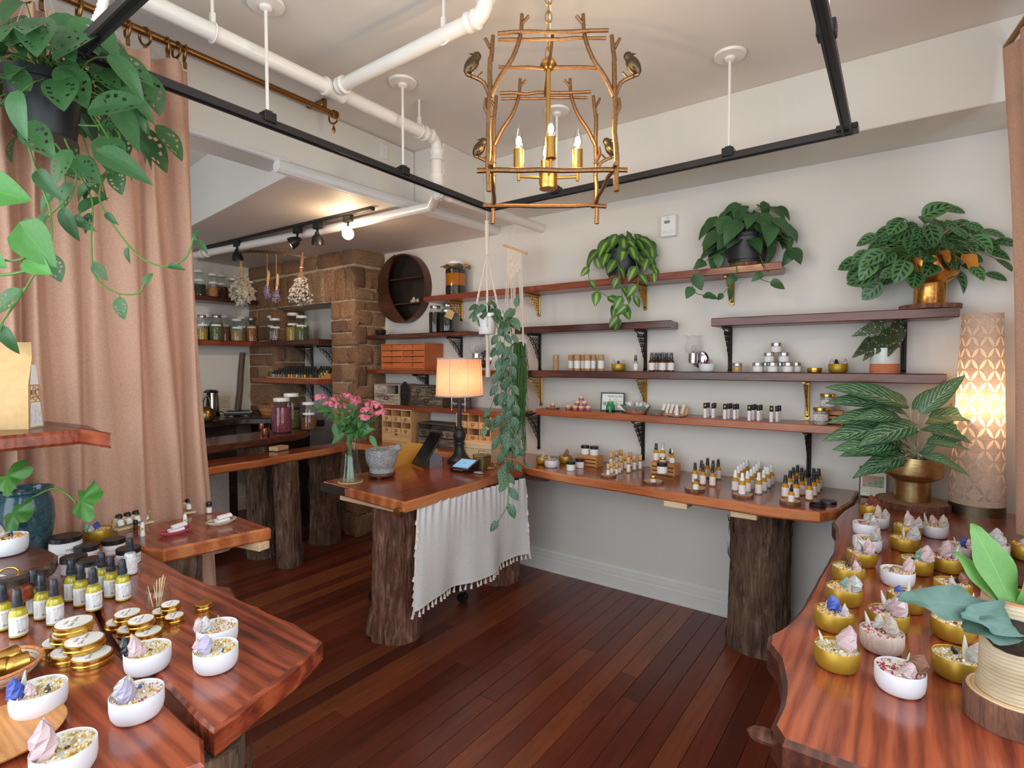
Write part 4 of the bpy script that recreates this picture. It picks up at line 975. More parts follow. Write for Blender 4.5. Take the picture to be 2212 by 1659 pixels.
def put_leaf(parent, key, p, d, nrm, size, name='leaf', wide=1.0):
    y = Vector(d).normalized(); z = Vector(nrm); z = (z - y * z.dot(y))
    if z.length < 1e-4: z = Vector((1, 0, 0)) - y * y.x
    z.normalize(); x = y.cross(z)
    M = Matrix(((x.x, y.x, z.x), (x.y, y.y, z.y), (x.z, y.z, z.z))).to_4x4()
    o = obj(name, LM[key], None, parent)
    o.matrix_local = Matrix.Translation(p) @ M @ Matrix.Diagonal((size * wide, size, size, 1)); return o
TOCAM = -FWD
def vine(parent, pts, keys, size, gap, r=.0025, mt=None, hang=.6, tip=None, spread=.6, skip=0):
    P = cat(pts); obj('stem', MB().tube(P, r, 6), mt or M_['stem'], parent)
    acc = gap * .5 + skip; sd = 1
    for i in range(1, len(P)):
        acc += (P[i] - P[i - 1]).length * (1 if skip <= 0 else 1)
        if acc >= gap + skip:
            skip = 0; acc = 0; sd = -sd; t = (P[i] - P[i - 1]).normalized()
            sidev = t.cross(TOCAM); sidev = sidev.normalized() if sidev.length > .1 else RGT
            d = sidev * sd * spread + Vector((0, 0, -hang)) + t * .3 + TOCAM * U(-.1, .4)
            s = size * U(.75, 1.15); o = d.normalized() * s * .25
            obj('petiole', MB().tube([P[i], P[i] + o * .6 + Vector((0, 0, .004)), P[i] + o], r * .6, 5), mt or M_['stem'], parent)
            put_leaf(parent, rnd.choice(keys), P[i] + o, d, TOCAM + Vector((0, 0, .35)) + Vector((U(-.4, .4), U(-.4, .4), U(-.2, .3))), s)
    if tip: put_leaf(parent, rnd.choice(keys), P[-1], P[-1] - P[-2] + Vector((0, 0, -.001)), TOCAM + Vector((0, 0, .3)), tip)
def dome(parent, c, n, keys, rad, size, up=.5, stem_r=.002, mt=None, squash=1.0, yscale=1.0, zlo=-.35, face=.5, hang=.5, ymax=9.0):
    """leaves on stalks fanning out of a pot"""
    c = Vector(c)
    for i in range(n):
        a = 2.399963 * i + U(-.3, .3); e = zlo + (1 - zlo) * ((i + .5) / n) ** .8
        h = Vector((math.cos(a), math.sin(a) * yscale, 0)) * math.sqrt(max(.02, 1 - max(e, 0) ** 2))
        R = rad * U(.6, 1.08)
        tipv = c + Vector((h.x * R, h.y * R, e * R * up))
        tipv.y = min(tipv.y, ymax)
        mid = c.lerp(tipv, .5) + Vector((0, 0, .35 * R * max(0, .7 - abs(e) * .2) * up))
        obj('stalk', MB().tube(cat([c, mid, tipv], 3), stem_r, 5), mt or M_['stem'], parent)
        out = Vector((h.x, h.y, 0)).normalized() if h.length > .05 else Vector((0, -1, 0))
        d = out * U(.5, 1) + Vector((0, 0, -hang * U(.4, 1.4))) + Vector((U(-.35, .35), U(-.35, .35), 0))
        if tipv.y > ymax - .06: d.y = min(d.y, -.1)
        nr = out * .55 + Vector((0, 0, .75)) + TOCAM * face
        put_leaf(parent, rnd.choice(keys), tipv, d, nr, size * U(.7, 1.15))
def pot(parent, prof, c, mt, soil=None, seg=32, name='pot'):
    o = obj(name, MB().lathe(prof, c, seg), mt, parent)
    if soil: obj('soil', MB().lathe([(.001, 0), (soil[0], 0)], Vector(c) + Vector((0, 0, soil[1])), 20, cap=False), M_['soil'], o)
    return o
def slice_(label, c, r, h, group=None, sx=1.0, dark=False, name='wood_slice'):
    """round cut of a branch with the bark left on"""
    t = thing(name, label, 'wood slice', c, U(0, 6), group)
    poly = [(r * sx * (1 + .04 * noise.noise(Vector((math.cos(a) * 2 + c[0] * 9, math.sin(a) * 2, c[1] * 5)))) * math.cos(a), r * (1 + .04 * noise.noise(Vector((math.cos(a) * 3, math.sin(a) * 3 + c[0], 1)))) * math.sin(a)) for a in [2 * PI * i / 40 for i in range(40)]]
    obj('bark', MB().prism(poly, 0, h * .96, .001), M_['slice_bark'], t); obj('sawn_face', MB().prism([(x * .94, y * .94) for x, y in poly], h * .5, h, .0005), M_['slice_dark'] if dark else M_['slice'], t)
    return t
def rings_mat(name, a, b, c):
    t = NT(name); w_ = t.n('TexWave', Vector=t.co(), Scale=45.0, Distortion=1.5, Detail=2.0); w_.wave_type = 'RINGS'; w_.rings_direction = 'Z'
    t.p(Base__Color=t.ramp(t.math('ADD', t.math('MULTIPLY', w_.outputs[0], .5), t.math('MULTIPLY', t.noise(t.co(), 20, 4), .5)), [(.25, srgb(*a)), (.5, srgb(*b)), (.8, srgb(*c))]), Roughness=.6); return t.m
M_['slice'] = rings_mat('pale_sawn_slice', (200, 158, 114), (222, 186, 144), (232, 200, 162)); M_['slice_dark'] = rings_mat('brown_sawn_slice', (120, 84, 62), (164, 122, 92), (190, 150, 116))
M_['slice_bark'] = bark('thin_bark', (70, 44, 34), (128, 86, 66), (160, 120, 98))
# hanging swiss-cheese vine at the curtain
hp = thing('hanging_monstera', 'hanging swiss-cheese vine in a dark plastic pot before the curtain', 'plant')
D0 = 1.72
A = lambda px, py, dd=0.0: at(px, py, d=D0 + dd)
pc = A(98, 300); hp.location = (0, 0, 0)
rt = mw(88, pc)
pot(hp, [(.001, .0), (rt * .78, 0), (rt * .8, .004), (rt * .97, .155), (rt * 1.04, .157), (rt * 1.06, .185), (rt * 1.0, .187), (rt * .95, .16), (rt * .9, .15)], pc, M_['blackmatte'], (rt * .92, .165))
for a in (.5, 2.6, 4.7): obj('wire', MB().tube([pc + Vector((math.cos(a) * rt, math.sin(a) * rt, .18)), Vector((pc.x, pc.y, pc.z + .55)), Vector((pc.x, pc.y, ZC))], .0012, 5), M_['steel'], hp)
dome(hp, pc + Vector((0, 0, .17)), 64, ['mons', 'mons', 'mons_b'], .23, .135, 1.0, zlo=-.5, face=.9, hang=.6)
dome(hp, pc + Vector((.05, .04, .12)), 40, ['mons', 'mons_b'], .26, .125, .9, zlo=-.8, face=.9, hang=.9)
for pts, sz, gp, tp in (
    ([A(190, 240), A(225, 300), A(232, 360), A(215, 430), A(262, 510), A(310, 560), A(358, 575), A(400, 558), A(418, 515)], .05, .13, .035),
    ([A(120, 310), A(195, 420), A(197, 520), A(205, 596), A(250, 632), A(298, 634), A(312, 612)], .06, .14, .04),
    ([A(60, 310, -.1), A(85, 390, -.1), A(108, 455, -.1), A(108, 530, -.1), A(70, 600, -.1), A(30, 660, -.1), A(2, 700, -.1)], .085, .12, .06),
    ([A(140, 300, -.05), A(165, 370, -.05), A(150, 420, -.05), A(100, 470, -.05), A(70, 480, -.05)], .09, .075, .08),
    ([A(170, 270), A(250, 280), A(258, 330), A(240, 370), A(200, 400)], .09, .085, .07),
    ([A(110, 310), A(140, 380), A(130, 430), A(160, 470), A(175, 455)], .085, .09, .08)):
    vine(hp, pts, ['mons', 'mons_b', 'mons_b'], sz, gp, .0028, tip=tp)
for b, t_, k in (((200, 235), (300, 205), 'mons'), ((120, 120), (190, 60), 'mons'), ((100, 90), (10, 70), 'mons'), ((60, 190), (5, 130), 'mons'), ((150, 330), (105, 390), 'mons'), ((215, 330), (300, 362), 'mons_b'), ((60, 270), (105, 330), 'mons')):
    p, q = A(*b, -.18), A(*t_, -.2); put_leaf(hp, k, p, q - p, TOCAM + Vector((0, 0, .5)), (q - p).length)
# heart-leaf vine close to the camera at the frame edge, stems run up to a ceiling hook out of view
hv = thing('heartleaf_vine', 'bright green heart-leaf vine hanging in front of the curtain', 'plant')
A2 = lambda px, py, dd=0.0: at(px, py, d=1.15 + dd)
top = A2(-230, -300); top.z = ZC
vine(hv, [top, A2(-220, 0), A2(-160, 300), A2(-90, 520), A2(-20, 590), A2(60, 585)], ['bright'], .001, 9, .003)
vine(hv, [A2(-160, 300), A2(-60, 380), A2(-10, 385)], ['bright'], .001, 9, .0025)
vine(hv, [A2(-90, 520), A2(0, 560), A2(45, 560), A2(58, 545)], ['bright'], .001, 9, .0025)
for b, t_ in (((-45, 405), (58, 425)), ((52, 495), (112, 575)), ((62, 560), (105, 590)), ((-40, 545), (8, 575))):
    p, q = A2(*b), A2(*t_, -.02); put_leaf(hv, 'bright', p, q - p, TOCAM + Vector((0, 0, .25)), (q - p).length * .95, wide=.9)
# two plants on the highest shelf
def shelf_plant(label, px, w_px, keys, vines, n, rad, lsz, pmat, trail, name, slc, yo=-.09):
    p = at(px, 560, Y=YW - .10); p.z = Z_TOP
    s = slice_(slc, p, .085, .022, dark=True)
    t = thing(name, label, 'plant', p + Vector((0, 0, .0225)))
    r = m(w_px / 2, p)
    pot(t, [(.001, 0), (r * .72, 0), (r * .74, .012), (r * .8, .014), (r * .98, .13), (r * 1.03, .132), (r * 1.03, .15), (r * .95, .15), (r * .9, .12)], (0, 0, 0), pmat, (r * .9, .13))
    dome(t, (0, 0, .14), n, keys, rad, lsz, .8, zlo=-.35, yscale=.62, face=.8, hang=.7, ymax=.02)
    o = p + Vector((0, 0, .0225))
    for v in vines:
        pts = [at(a, b, Y=YW - c) - o for a, b, c in v[0]]; vine(t, pts, keys, v[1], v[2], .0022, tip=v[3])
    return t
shelf_plant('lime-striped brasil philodendron in a dark pot cascading off the highest shelf', 1345, 84, ['brasil', 'brasil', 'brasil_b'], [
    ([(1330, 540, .15), (1335, 570, .23), (1340, 610, .24), (1345, 650, .24), (1335, 690, .24)], .085, .05, .08), ([(1300, 540, .15), (1275, 570, .22), (1275, 610, .23), (1310, 640, .24), (1335, 660, .24)], .08, .07, .06),
    ([(1365, 540, .15), (1380, 590, .23), (1372, 630, .24), (1355, 660, .24)], .085, .06, .06), ([(1380, 530, .14), (1405, 560, .2), (1412, 590, .22)], .07, .07, .06)], 78, .185, .1, M_['blackmatte'], 0, 'brasil_philodendron', 'thick wood slice under the lime-striped philodendron')
shelf_plant('dark green heart-leaf philodendron sprawling over a black pot on the highest shelf', 1612, 92, ['heart', 'heart', 'heart_b'], [
    ([(1570, 540, .15), (1530, 560, .22), (1500, 590, .24), (1500, 630, .24), (1535, 640, .24)], .075, .07, .04), ([(1640, 550, .15), (1650, 580, .23), (1640, 600, .24), (1672, 612, .24)], .06, .08, .06),
    ([(1660, 530, .12), (1690, 520, .12), (1712, 540, .14)], .085, .09, .09), ([(1590, 550, .15), (1588, 600, .24), (1560, 636, .24)], .055, .07, .04), ([(1640, 480, .1), (1660, 470, .1), (1640, 452, .1)], .03, .3, 0)], 66, .23, .115, M_['blackmatte'], 0, 'heartleaf_philodendron', 'thick wood slice under the heart-leaf philodendron')
# prayer plant in a pedestal gold pot
p = at(2008, 668, Y=YW - .10); p.z = Z_TL
slice_('broad dark wood slice under the prayer plant', p, .115, .022, dark=True, sx=1.05)
mp_ = thing('prayer_plant', 'prayer plant with blotched leaves in a hammered gold pedestal pot', 'plant', p + Vector((0, 0, .0225)))
rr = mw(38, p)
pot(mp_, [(.001, 0), (rr, 0), (rr * .97, .004), (rr * .95, .095), (rr * 1.0, .1), (rr * 1.55, .13), (rr * 1.65, .15), (rr * 1.5, .215), (rr * 1.44, .215), (rr * 1.5, .17), (rr * 1.2, .14)], (0, 0, 0), M_['gold_pot2'], (rr * 1.46, .19))
dome(mp_, (-.03, 0, .19), 92, ['maranta', 'maranta', 'maranta_b'], .25, .1, 1.0, zlo=-.28, yscale=.55, face=1.3, hang=.45, ymax=.02)
for b, t_, k in (((2078, 548), (2112, 575), 'orange'), ((2030, 540), (2052, 555), 'orange'), ((1990, 470), (2042, 440), 'maranta_b'), ((1900, 595), (1840, 605), 'maranta'), ((1890, 540), (1868, 570), 'maranta'), ((1905, 610), (1870, 640), 'maranta')):
    a, b2 = at(*b, Y=YW - .2) - mp_.location, at(*t_, Y=YW - .22) - mp_.location; put_leaf(mp_, k, a, b2 - a, TOCAM + Vector((0, 0, .6)), (b2 - a).length * 1.2)
    obj('stalk', MB().tube(cat([(-.02, 0, .2), (a + Vector((0, 0, .2))) * .5 + Vector((0, 0, .06)), a], 4), .002, 5), M_['stem'], mp_)
# polka-dot begonia
p = at(1910, 805, Y=YW - .11); p.z = Z_MID
bg_ = thing('begonia', 'polka-dot begonia in a white and terracotta cylinder pot', 'plant', p)
r = m(27, p); h = m(54, p)
obj('pot', MB().lathe([(.001, 0), (r, 0), (r, h * .38)], (0, 0, 0), 32, cap=False), M_['terracotta'], bg_, label='bare terracotta base band')
pot(bg_, [(r, h * .38), (r * 1.005, h * .39), (r, h), (r * .93, h), (r * .93, h * .85)], (0, 0, 0), plain('pale_blue_glaze', (214, 222, 220), .2), (r * .92, h * .9), name='glazed_band')
for (b, t_, st) in (((1905, 700), (1850, 728), (1910, 745)), ((1918, 712), (1906, 762), (1910, 730)), ((1940, 698), (1936, 765), (1925, 740)), ((1900, 728), (1878, 778), (1908, 745)), ((1885, 732), (1853, 773), (1906, 748))):
    a, b2 = at(*b, Y=YW - .13) - p, at(*t_, Y=YW - .19) - p
    put_leaf(bg_, 'begonia', a, b2 - a, TOCAM + Vector((0, 0, .3)), (b2 - a).length * 1.05, wide=.9)
    obj('stalk', MB().tube(cat([(0, 0, h * .85), (at(*st, Y=YW - .1) - p), a], 5), .0025, 6), M_['stem'], bg_)
# aglaonema in a gold pedestal pot on the window table
p = at(1970, 1095, z=ZT)
slice_('large round wood slice under the silver-striped aglaonema', p + Vector((0, .02, 0)), m(68, p), .03, dark=True)
ag = thing('aglaonema', 'silver-striped aglaonema in a brushed gold pedestal pot', 'plant', p + Vector((0, .02, .0305)))
r = mw(41, p); u = m(1, p); AL = ag.location.copy()
pot(ag, [(.001, 0), (r, 0), (r, 38 * u), (r * 1.02, 43 * u), (r * 1.45, 50 * u), (r * 1.62, 56 * u), (r * 1.66, 62 * u), (r * 1.58, 96 * u), (r * 1.52, 96 * u), (r * 1.55, 66 * u), (r * 1.3, 56 * u)], (0, 0, 0), M_['gold_pot'], (r * 1.53, 84 * u))
dA = (p - Vector((0, 0, H))).dot(FWD)
def AG(px, py, dd): return at(px, py, d=(dA + dd)) - AL
agl = [((1965, 880), (1818, 815), .05, 0), ((1925, 875), (1806, 852), .12, 0), ((1935, 905), (1812, 892), 0, 0), ((1980, 920), (1892, 926), -.16, 1), ((1985, 928), (2080, 922), -.16, 1), ((2005, 900), (2148, 888), .02, 0),
       ((1970, 885), (2060, 825), .08, 0), ((1985, 895), (2076, 810), -.02, 0), ((1925, 925), (1800, 930), -.02, 0), ((1945, 970), (1828, 950), -.08, 0), ((1950, 965), (1832, 968), .0, 0), ((1955, 985), (1875, 1000), -.12, 1),
       ((1920, 990), (1920, 935), .05, 0), ((1990, 985), (2085, 998), -.1, 1), ((2000, 960), (2110, 925), .04, 0), ((2010, 935), (2140, 925), .06, 0), ((1985, 990), (2015, 960), -.08, 0), ((1950, 975), (1925, 935), -.14, 0),
       ((1960, 900), (1935, 870), -.06, 1), ((1945, 905), (1875, 880), -.1, 1), ((1995, 915), (2065, 900), .12, 0), ((1930, 945), (1860, 915), .1, 0), ((2020, 950), (2060, 870), .15, 0), ((1950, 1000), (1915, 990), -.12, 1), ((1960, 870), (1930, 840), .12, 0), ((2000, 955), (2090, 960), -.05, 0), ((1945, 950), (1870, 965), -.14, 0)]
for (b, t_, dd, k) in agl:
    dd = (dd if dd < 0 else dd * .35) - .05 - (.10 if t_[0] > 2070 else 0) - (.06 if t_[0] < 1850 and t_[1] < 960 else 0)
    a, b2 = AG(*b, dd * .5), AG(*t_, dd)
    put_leaf(ag, 'agla_b' if k else 'agla', a, b2 - a, Vector((0, 0, 1)) + TOCAM * .9, (b2 - a).length * 1.05, wide=.95)
    root = Vector((U(-.03, .03), U(-.03, .03), 86 * u)); obj('stalk', MB().tube(cat([root, root.lerp(a, .55) + Vector((0, 0, .02)), a], 4), [.006, .006, .0055, .005, .005, .0045, .004, .004, .0035], 7), M_['stem_pale'], ag)
# satin pothos in a macrame hanger
p0 = at(1052, 722, Y=2.62); ph_ = thing('satin_pothos', 'satin pothos with silver-speckled leaves trailing from a white pot', 'plant', p0)
r = m(24, p0)
pot(ph_, [(.001, 0), (r * .7, 0), (r * .74, .004), (r * .95, m(34, p0)), (r * 1.06, m(36, p0)), (r * 1.08, m(44, p0)), (r, m(44, p0)), (r * .9, m(36, p0))], (0, 0, 0), M_['white_plastic'], (r * .9, m(40, p0)))
Q = lambda px, py, dd=0.0: at(px, py, Y=2.56 + dd) - p0
dome(ph_, (0, 0, m(42, p0)), 30, ['satin'], .085, .06, .9, zlo=-.3, face=1.0)
for pts, sz, gp, tp in (([Q(1075, 680), Q(1090, 720), Q(1080, 800), Q(1085, 870), Q(1080, 940), Q(1090, 990), Q(1095, 1030)], .072, .034, .05), ([Q(1085, 670), Q(1105, 720), Q(1100, 800), Q(1110, 860), Q(1100, 930), Q(1112, 965)], .072, .034, .06), ([Q(1080, 690), Q(1075, 760), Q(1095, 830), Q(1090, 900), Q(1105, 950)], .075, .036, .06),
    ([Q(1070, 690), Q(1085, 760), Q(1075, 830), Q(1060, 880), Q(1045, 915), Q(1058, 925)], .06, .06, .04), ([Q(1090, 940), Q(1095, 1000), Q(1098, 1050, -.45), Q(1096, 1090, -.5), Q(1085, 1112, -.5), Q(1074, 1130, -.5)], .07, .1, .03), ([Q(1100, 920), Q(1120, 960), Q(1115, 1000), Q(1135, 1005)], .055, .08, .04),
    ([Q(1040, 670), Q(1030, 660), Q(1035, 690)], .06, .05, .05), ([Q(1085, 700), Q(1110, 680), Q(1115, 660)], .07, .05, .06)):
    vine(ph_, pts, ['satin'], sz, gp, .0022, hang=.8, tip=tp)
mh = thing('macrame_hanger', 'white cotton macrame hanger holding the satin pothos pot', 'macrame hanger')
zt_ = p0.z + m(44, p0); tp_ = Vector((p0.x, p0.y, at(1064, 475, Y=2.62).z)); knot_z = at(1063, 560, Y=2.62).z
obj('knotted_cord', MB().tube([(tp_.x, tp_.y, 2.557 if tp_.y > 2.985 else ZC), tp_], .003, 6).tube([tp_ + Vector((.0, 0, -i * .012)) for i in range(18)], [.011 if i % 2 else .014 for i in range(18)], 8), M_['macrame'], mh)
kb = tp_ + Vector((0, 0, -17 * .012))
for a in (.6, 2.2, 3.8, 5.4):
    e = Vector((p0.x + math.cos(a) * r * 1.08, p0.y + math.sin(a) * r * 1.08, zt_ + .01)); b_ = Vector((p0.x + math.cos(a) * r * .98, p0.y + math.sin(a) * r * .98, p0.z + .02))
    P = [kb.lerp(e, i / 24) for i in range(25)]; obj('strand', MB().tube(P, [.0075 if 9 < i < 20 and i % 2 else .0045 for i in range(25)], 6).tube([e, b_ + Vector((0, 0, .03)), Vector((p0.x, p0.y, p0.z - .008))], .0035, 6), M_['macrame'], mh)
obj('tail', MB().tube([(p0.x, p0.y, p0.z - .004), (p0.x + .005, p0.y, p0.z - .06), (p0.x + .008, p0.y, at(1070, 815, Y=2.62).z)], [.012, .009, .016], 10), M_['macrame'], mh)
# macrame wall hanging
mwh = thing('macrame_wall_hanging', 'white macrame wall hanging on a wooden dowel by the shelves', 'wall hanging')
Yh = YW - .27
a, b = at(1088, 530, Y=Yh), at(1138, 548, Y=Yh)
obj('dowel', MB().tube([a, b], .008, 10), M_['pine'], mwh)
hk = at(1107, 485, Y=Yh); obj('hanging_string', MB().tube([a.lerp(b, .15), hk, a.lerp(b, .85)], .0018, 5), M_['macrame'], mwh)
bd = MB(); cA, cB = a.lerp(b, .17), a.lerp(b, .75); n = 15
for i in range(n):
    t = i / (n - 1); c = cA.lerp(cB, t); L = m(62, c) * (1 - .75 * abs(t - .25)) + .03
    P = [c + Vector((.003 * math.sin(k * 1.7 + i), 0, -L * k / 12)) for k in range(13)]; bd.tube(P, [.0062 if (k + i) % 2 else .0042 for k in range(13)], 5)
obj('knotted_panel', bd, M_['macrame'], mwh)
for i, (px, py) in enumerate(((1092, 660), (1096, 668), (1103, 735), (1107, 740), (1110, 738), (1126, 700), (1130, 745), (1131, 748))):
    t = .16 + .6 * i / 7; c = a.lerp(b, t); e = at(px, py, Y=Yh); obj('fringe', MB().tube([c, c.lerp(e, .5) + Vector((.004, 0, 0)), e], .004, 6), M_['macrame'], mwh)
# rhipsalis string plant behind the pothos
rh = thing('rhipsalis', 'fine-stemmed green rhipsalis cascading beside the satin pothos', 'plant'); mbs = MB()
rc = at(1115, 738, Y=YW - .24)
obj('pot', MB().lathe([(.001, -.05), (.04, -.05), (.052, .01), (.046, .01), (.04, -.02)], rc + Vector((0, .06, -.0)), 20), M_['white_plastic'], rh)
obj('hanging_cord', MB().tube([rc + Vector((0, .06, -.05)), rc + Vector((0, .06, .25))], .002, 5), M_['macrame'], rh)
for i in range(95):
    a_ = U(0, 2 * PI); R = U(.01, .06); L = m(U(80, 265), rc); s0 = rc + Vector((0, .06, .0)); e0 = rc + Vector((math.cos(a_) * R + .02, math.sin(a_) * R * .6, -.02))
    P = [s0, e0]
    for k in range(1, 6): P.append(e0 + Vector((U(-.012, .012) + .05 * (k / 5) * math.cos(a_) * .4, U(-.01, .01), -L * k / 5)))
    P = cat(P, 3); mbs.tube(P, .0021, 4)
    for k in range(5, len(P), 1):
        for _ in range(2): mbs.tube([P[k], P[k] + Vector((U(-.013, .013), U(-.01, .01), U(-.002, .014)))], [.0018, .0008], 3, cap=False)
obj('trailing_stems', mbs, M_['l_rhip'], rh)['kind'] = 'stuff'
# staghorn fern beside the camera
p = at(2190, 1560, z=ZT)
sl = slice_('thick rough wood slab under the staghorn fern pot', p, mw(118, p), .055, sx=1.05, name='wood_slab')
sg = thing('staghorn_fern', 'staghorn fern with long fronds in a ribbed stoneware pot', 'plant', p + Vector((0, 0, .0555)))
r = mw(92, p); hh = m(212, p); sgl = sg.location.copy()
M_['stoneware'] = None
def ribbed():
    t = NT('ribbed_stoneware'); sp_ = t.n('SeparateXYZ', Vector=t.co()); w1 = t.math('SINE', t.math('MULTIPLY', sp_.outputs[2], 900.0))
    n_ = t.noise(t.co((1, 1, 3)), 9, 3); t.p(Base__Color=t.ramp(n_, [(.35, srgb(176, 158, 126)), (.65, srgb(204, 190, 160))]), Roughness=.5); return t.bump(w1, .25, .002).m
M_['stoneware'] = ribbed()
pot(sg, [(.001, 0), (r * .99, 0), (r * 1.02, .004), (r * 1.02, .018), (r * .95, .02), (r * .94, hh * .96), (r * .92, hh), (r * .86, hh), (r * .86, hh * .9)], (0, 0, 0), M_['stoneware'], (r * .88, hh * .93), 48)
obj('nursery_pot', MB().torus((0, 0, hh * .985), r * .82, .006, 30, 6), M_['terracotta'], sg)
dS = (sgl - Vector((0, 0, H))).dot(FWD); SG = lambda px, py, dd=0.0: at(px, py, d=dS + dd) - sgl
crown = SG(2195, 1330)
for (b, t_, key, dd, nn, wd) in (((2195, 1330), (2118, 1140), 'stag', .02, TOCAM, 1.3), ((2180, 1320), (2078, 1195), 'stag', .03, TOCAM + Vector((0, 0, .4)), 1.0), ((2190, 1320), (1958, 1290), 'stag2', -.03, TOCAM + Vector((0, 0, .8)), 1.1), ((2190, 1345), (2120, 1345), 'stag3', -.04, TOCAM + Vector((0, 0, .9)), 1.2),
                                 ((2200, 1320), (2158, 1240), 'stag3', .05, TOCAM, .9), ((2195, 1320), (2122, 1235), 'stag', .08, TOCAM, .8), ((2205, 1340), (2140, 1330), 'stag3', -.06, TOCAM + Vector((0, 0, .5)), .8), ((2200, 1330), (2290, 1150), 'stag', .0, TOCAM, 1.2), ((2205, 1330), (2360, 1280), 'stag2', 0, TOCAM + Vector((0, 0, .8)), 1.1)):
    a, b2 = SG(*b), SG(*t_, dd); put_leaf(sg, key, a, b2 - a, nn, (b2 - a).length * 1.03, 'frond', wd)
obj('rhizome', MB().sphere(crown + Vector((0, 0, -.03)), .05, 12, 8, (1, 1, .8)), M_['soil'], sg)
# lobed plant in the blue-green glazed bowl on the display table
p = at(60, 1208, z=ZT); gb = thing('glazed_pot_plant', 'lobed green houseplant in a blue-green glazed bowl pot', 'plant', p)
u = m(1, p); R0 = mw(68, p)
pot(gb, [(.001, 0), (R0 * .55, 0), (R0 * .6, 4 * u), (R0 * .85, 45 * u), (R0 * .97, 90 * u), (R0 * .93, 125 * u), (R0 * .82, 142 * u), (R0 * .84, 147 * u), (R0 * .96, 152 * u), (R0 * .96, 157 * u), (R0 * .86, 158 * u), (R0 * .76, 150 * u), (R0 * .7, 120 * u)], (0, 0, 0), M_['jade'], (R0 * .74, 135 * u), 40)
def lobed(scale_seed):
    mb = MB(); n = 44; vs = [(0, 0, 0)]; uv = [(0, 0)]
    for i in range(n):
        a = -PI * .92 + 2 * PI * .92 * i / (n - 1); R = .52 * (1 - .34 * abs(math.sin(a * 2.5 + scale_seed)) ** 3) * (.85 + .3 * math.cos(a * .5)) * (1 + .12 * math.sin(a * 7))
        for k in (1, 2): vs.append((R * k / 2 * math.sin(a), R * k / 2 * math.cos(a) + .2, (.06 * math.sin(a * 5) * (k / 2) ** 2 - .12 * (k / 2) ** 2))); uv.append((k / 2 * math.sin(a * 5), k / 2))
    fs = [(0, 1 + 2 * i, 1 + 2 * (i + 1)) for i in range(n - 1)] + [(1 + 2 * i, 2 + 2 * i, 2 + 2 * (i + 1), 1 + 2 * (i + 1)) for i in range(n - 1)]
    vs[0] = (0, .2, 0); mb.add(vs, fs); mb.uv = uv; me = mb.mesh('leaf', 80); me.materials.append(M_['l_bright']); return me
LM['lobed'] = lobed(0); LM['lobed2'] = lobed(1.5)
GB = lambda px, py, dd=0.0: at(px, py, d=(p - Vector((0, 0, H))).dot(FWD) + dd) - p
for (b, t_, st, key, s) in (((165, 1085), (225, 1060), [(60, 1080), (120, 1055), (165, 1085)], 'lobed', 85), ((5, 1025), (45, 1040), [(30, 1085), (15, 1060), (5, 1030)], 'lobed2', 80), ((20, 1105), (60, 1115), [(40, 1085), (35, 1075), (22, 1100)], 'lobed', 78), ((-20, 1080), (-60, 1060), [(20, 1085), (0, 1065), (-20, 1080)], 'lobed2', 80)):
    a, b2 = GB(*b, -.06), GB(*t_, -.1); put_leaf(gb, key, a, b2 - a, TOCAM + Vector((0, 0, .6)), s * u)
    obj('stalk', MB().tube(cat([GB(*q, -.03) for q in st], 6), .0035, 6), M_['stem'], gb)
# vase of pink sweet williams on the desk
p = at(757, 1040, z=ZT)
tag(obj('cork_coaster', MB().lathe([(.001, 0), (m(27, p), 0), (m(27, p), .005), (.001, .005)], p, 28), M_['kraft']), 'round cork coaster under the flower vase', 'coaster')
fv = thing('flower_vase', 'clear glass vase of pink sweet williams on the desk', 'flower vase', p + Vector((0, 0, .0055))); u = m(1, p)
obj('vase', MB().lathe([(.001, 0), (24 * u, 0), (25 * u, 2 * u), (22 * u, 20 * u), (17 * u, 50 * u), (16 * u, 65 * u), (19 * u, 88 * u), (21 * u, 97 * u), (19.6 * u, 97 * u), (17.5 * u, 86 * u)], (0, 0, 0), 32), M_['glass'], fv)
obj('water', MB().lathe([(.001, 3 * u), (22.5 * u, 3 * u), (20.5 * u, 22 * u), (15.8 * u, 50 * u), (15 * u, 58 * u), (.001, 58 * u)], (0, 0, 0), 24), M_['water'], fv)
fl = p + Vector((0, 0, .0055)); FV = lambda px, py, dd=0.0: at(px, py, d=(p - Vector((0, 0, H))).dot(FWD) + dd) - fl
heads = [(690, 862, .0), (720, 868, .03), (745, 858, -.03), (765, 865, .04), (735, 880, -.05), (755, 885, .0), (800, 875, .03), (792, 890, -.05), (815, 880, .0), (822, 895, -.03), (785, 905, -.06), (770, 872, .08), (805, 900, .05), (712, 876, -.03)]
fm = MB()
for k in range(5):
    a = 2 * PI * k / 5; c_, s_ = math.cos(a), math.sin(a)
    fm.add([(0, 0, 0), (c_ * .5 - s_ * .28, s_ * .5 + c_ * .28, .1), (c_ * .95 - s_ * .2, s_ * .95 + c_ * .2, .05), (c_ * .95 + s_ * .2, s_ * .95 - c_ * .2, .05), (c_ * .5 + s_ * .28, s_ * .5 - c_ * .28, .1)], [(0, 1, 2, 3, 4)])
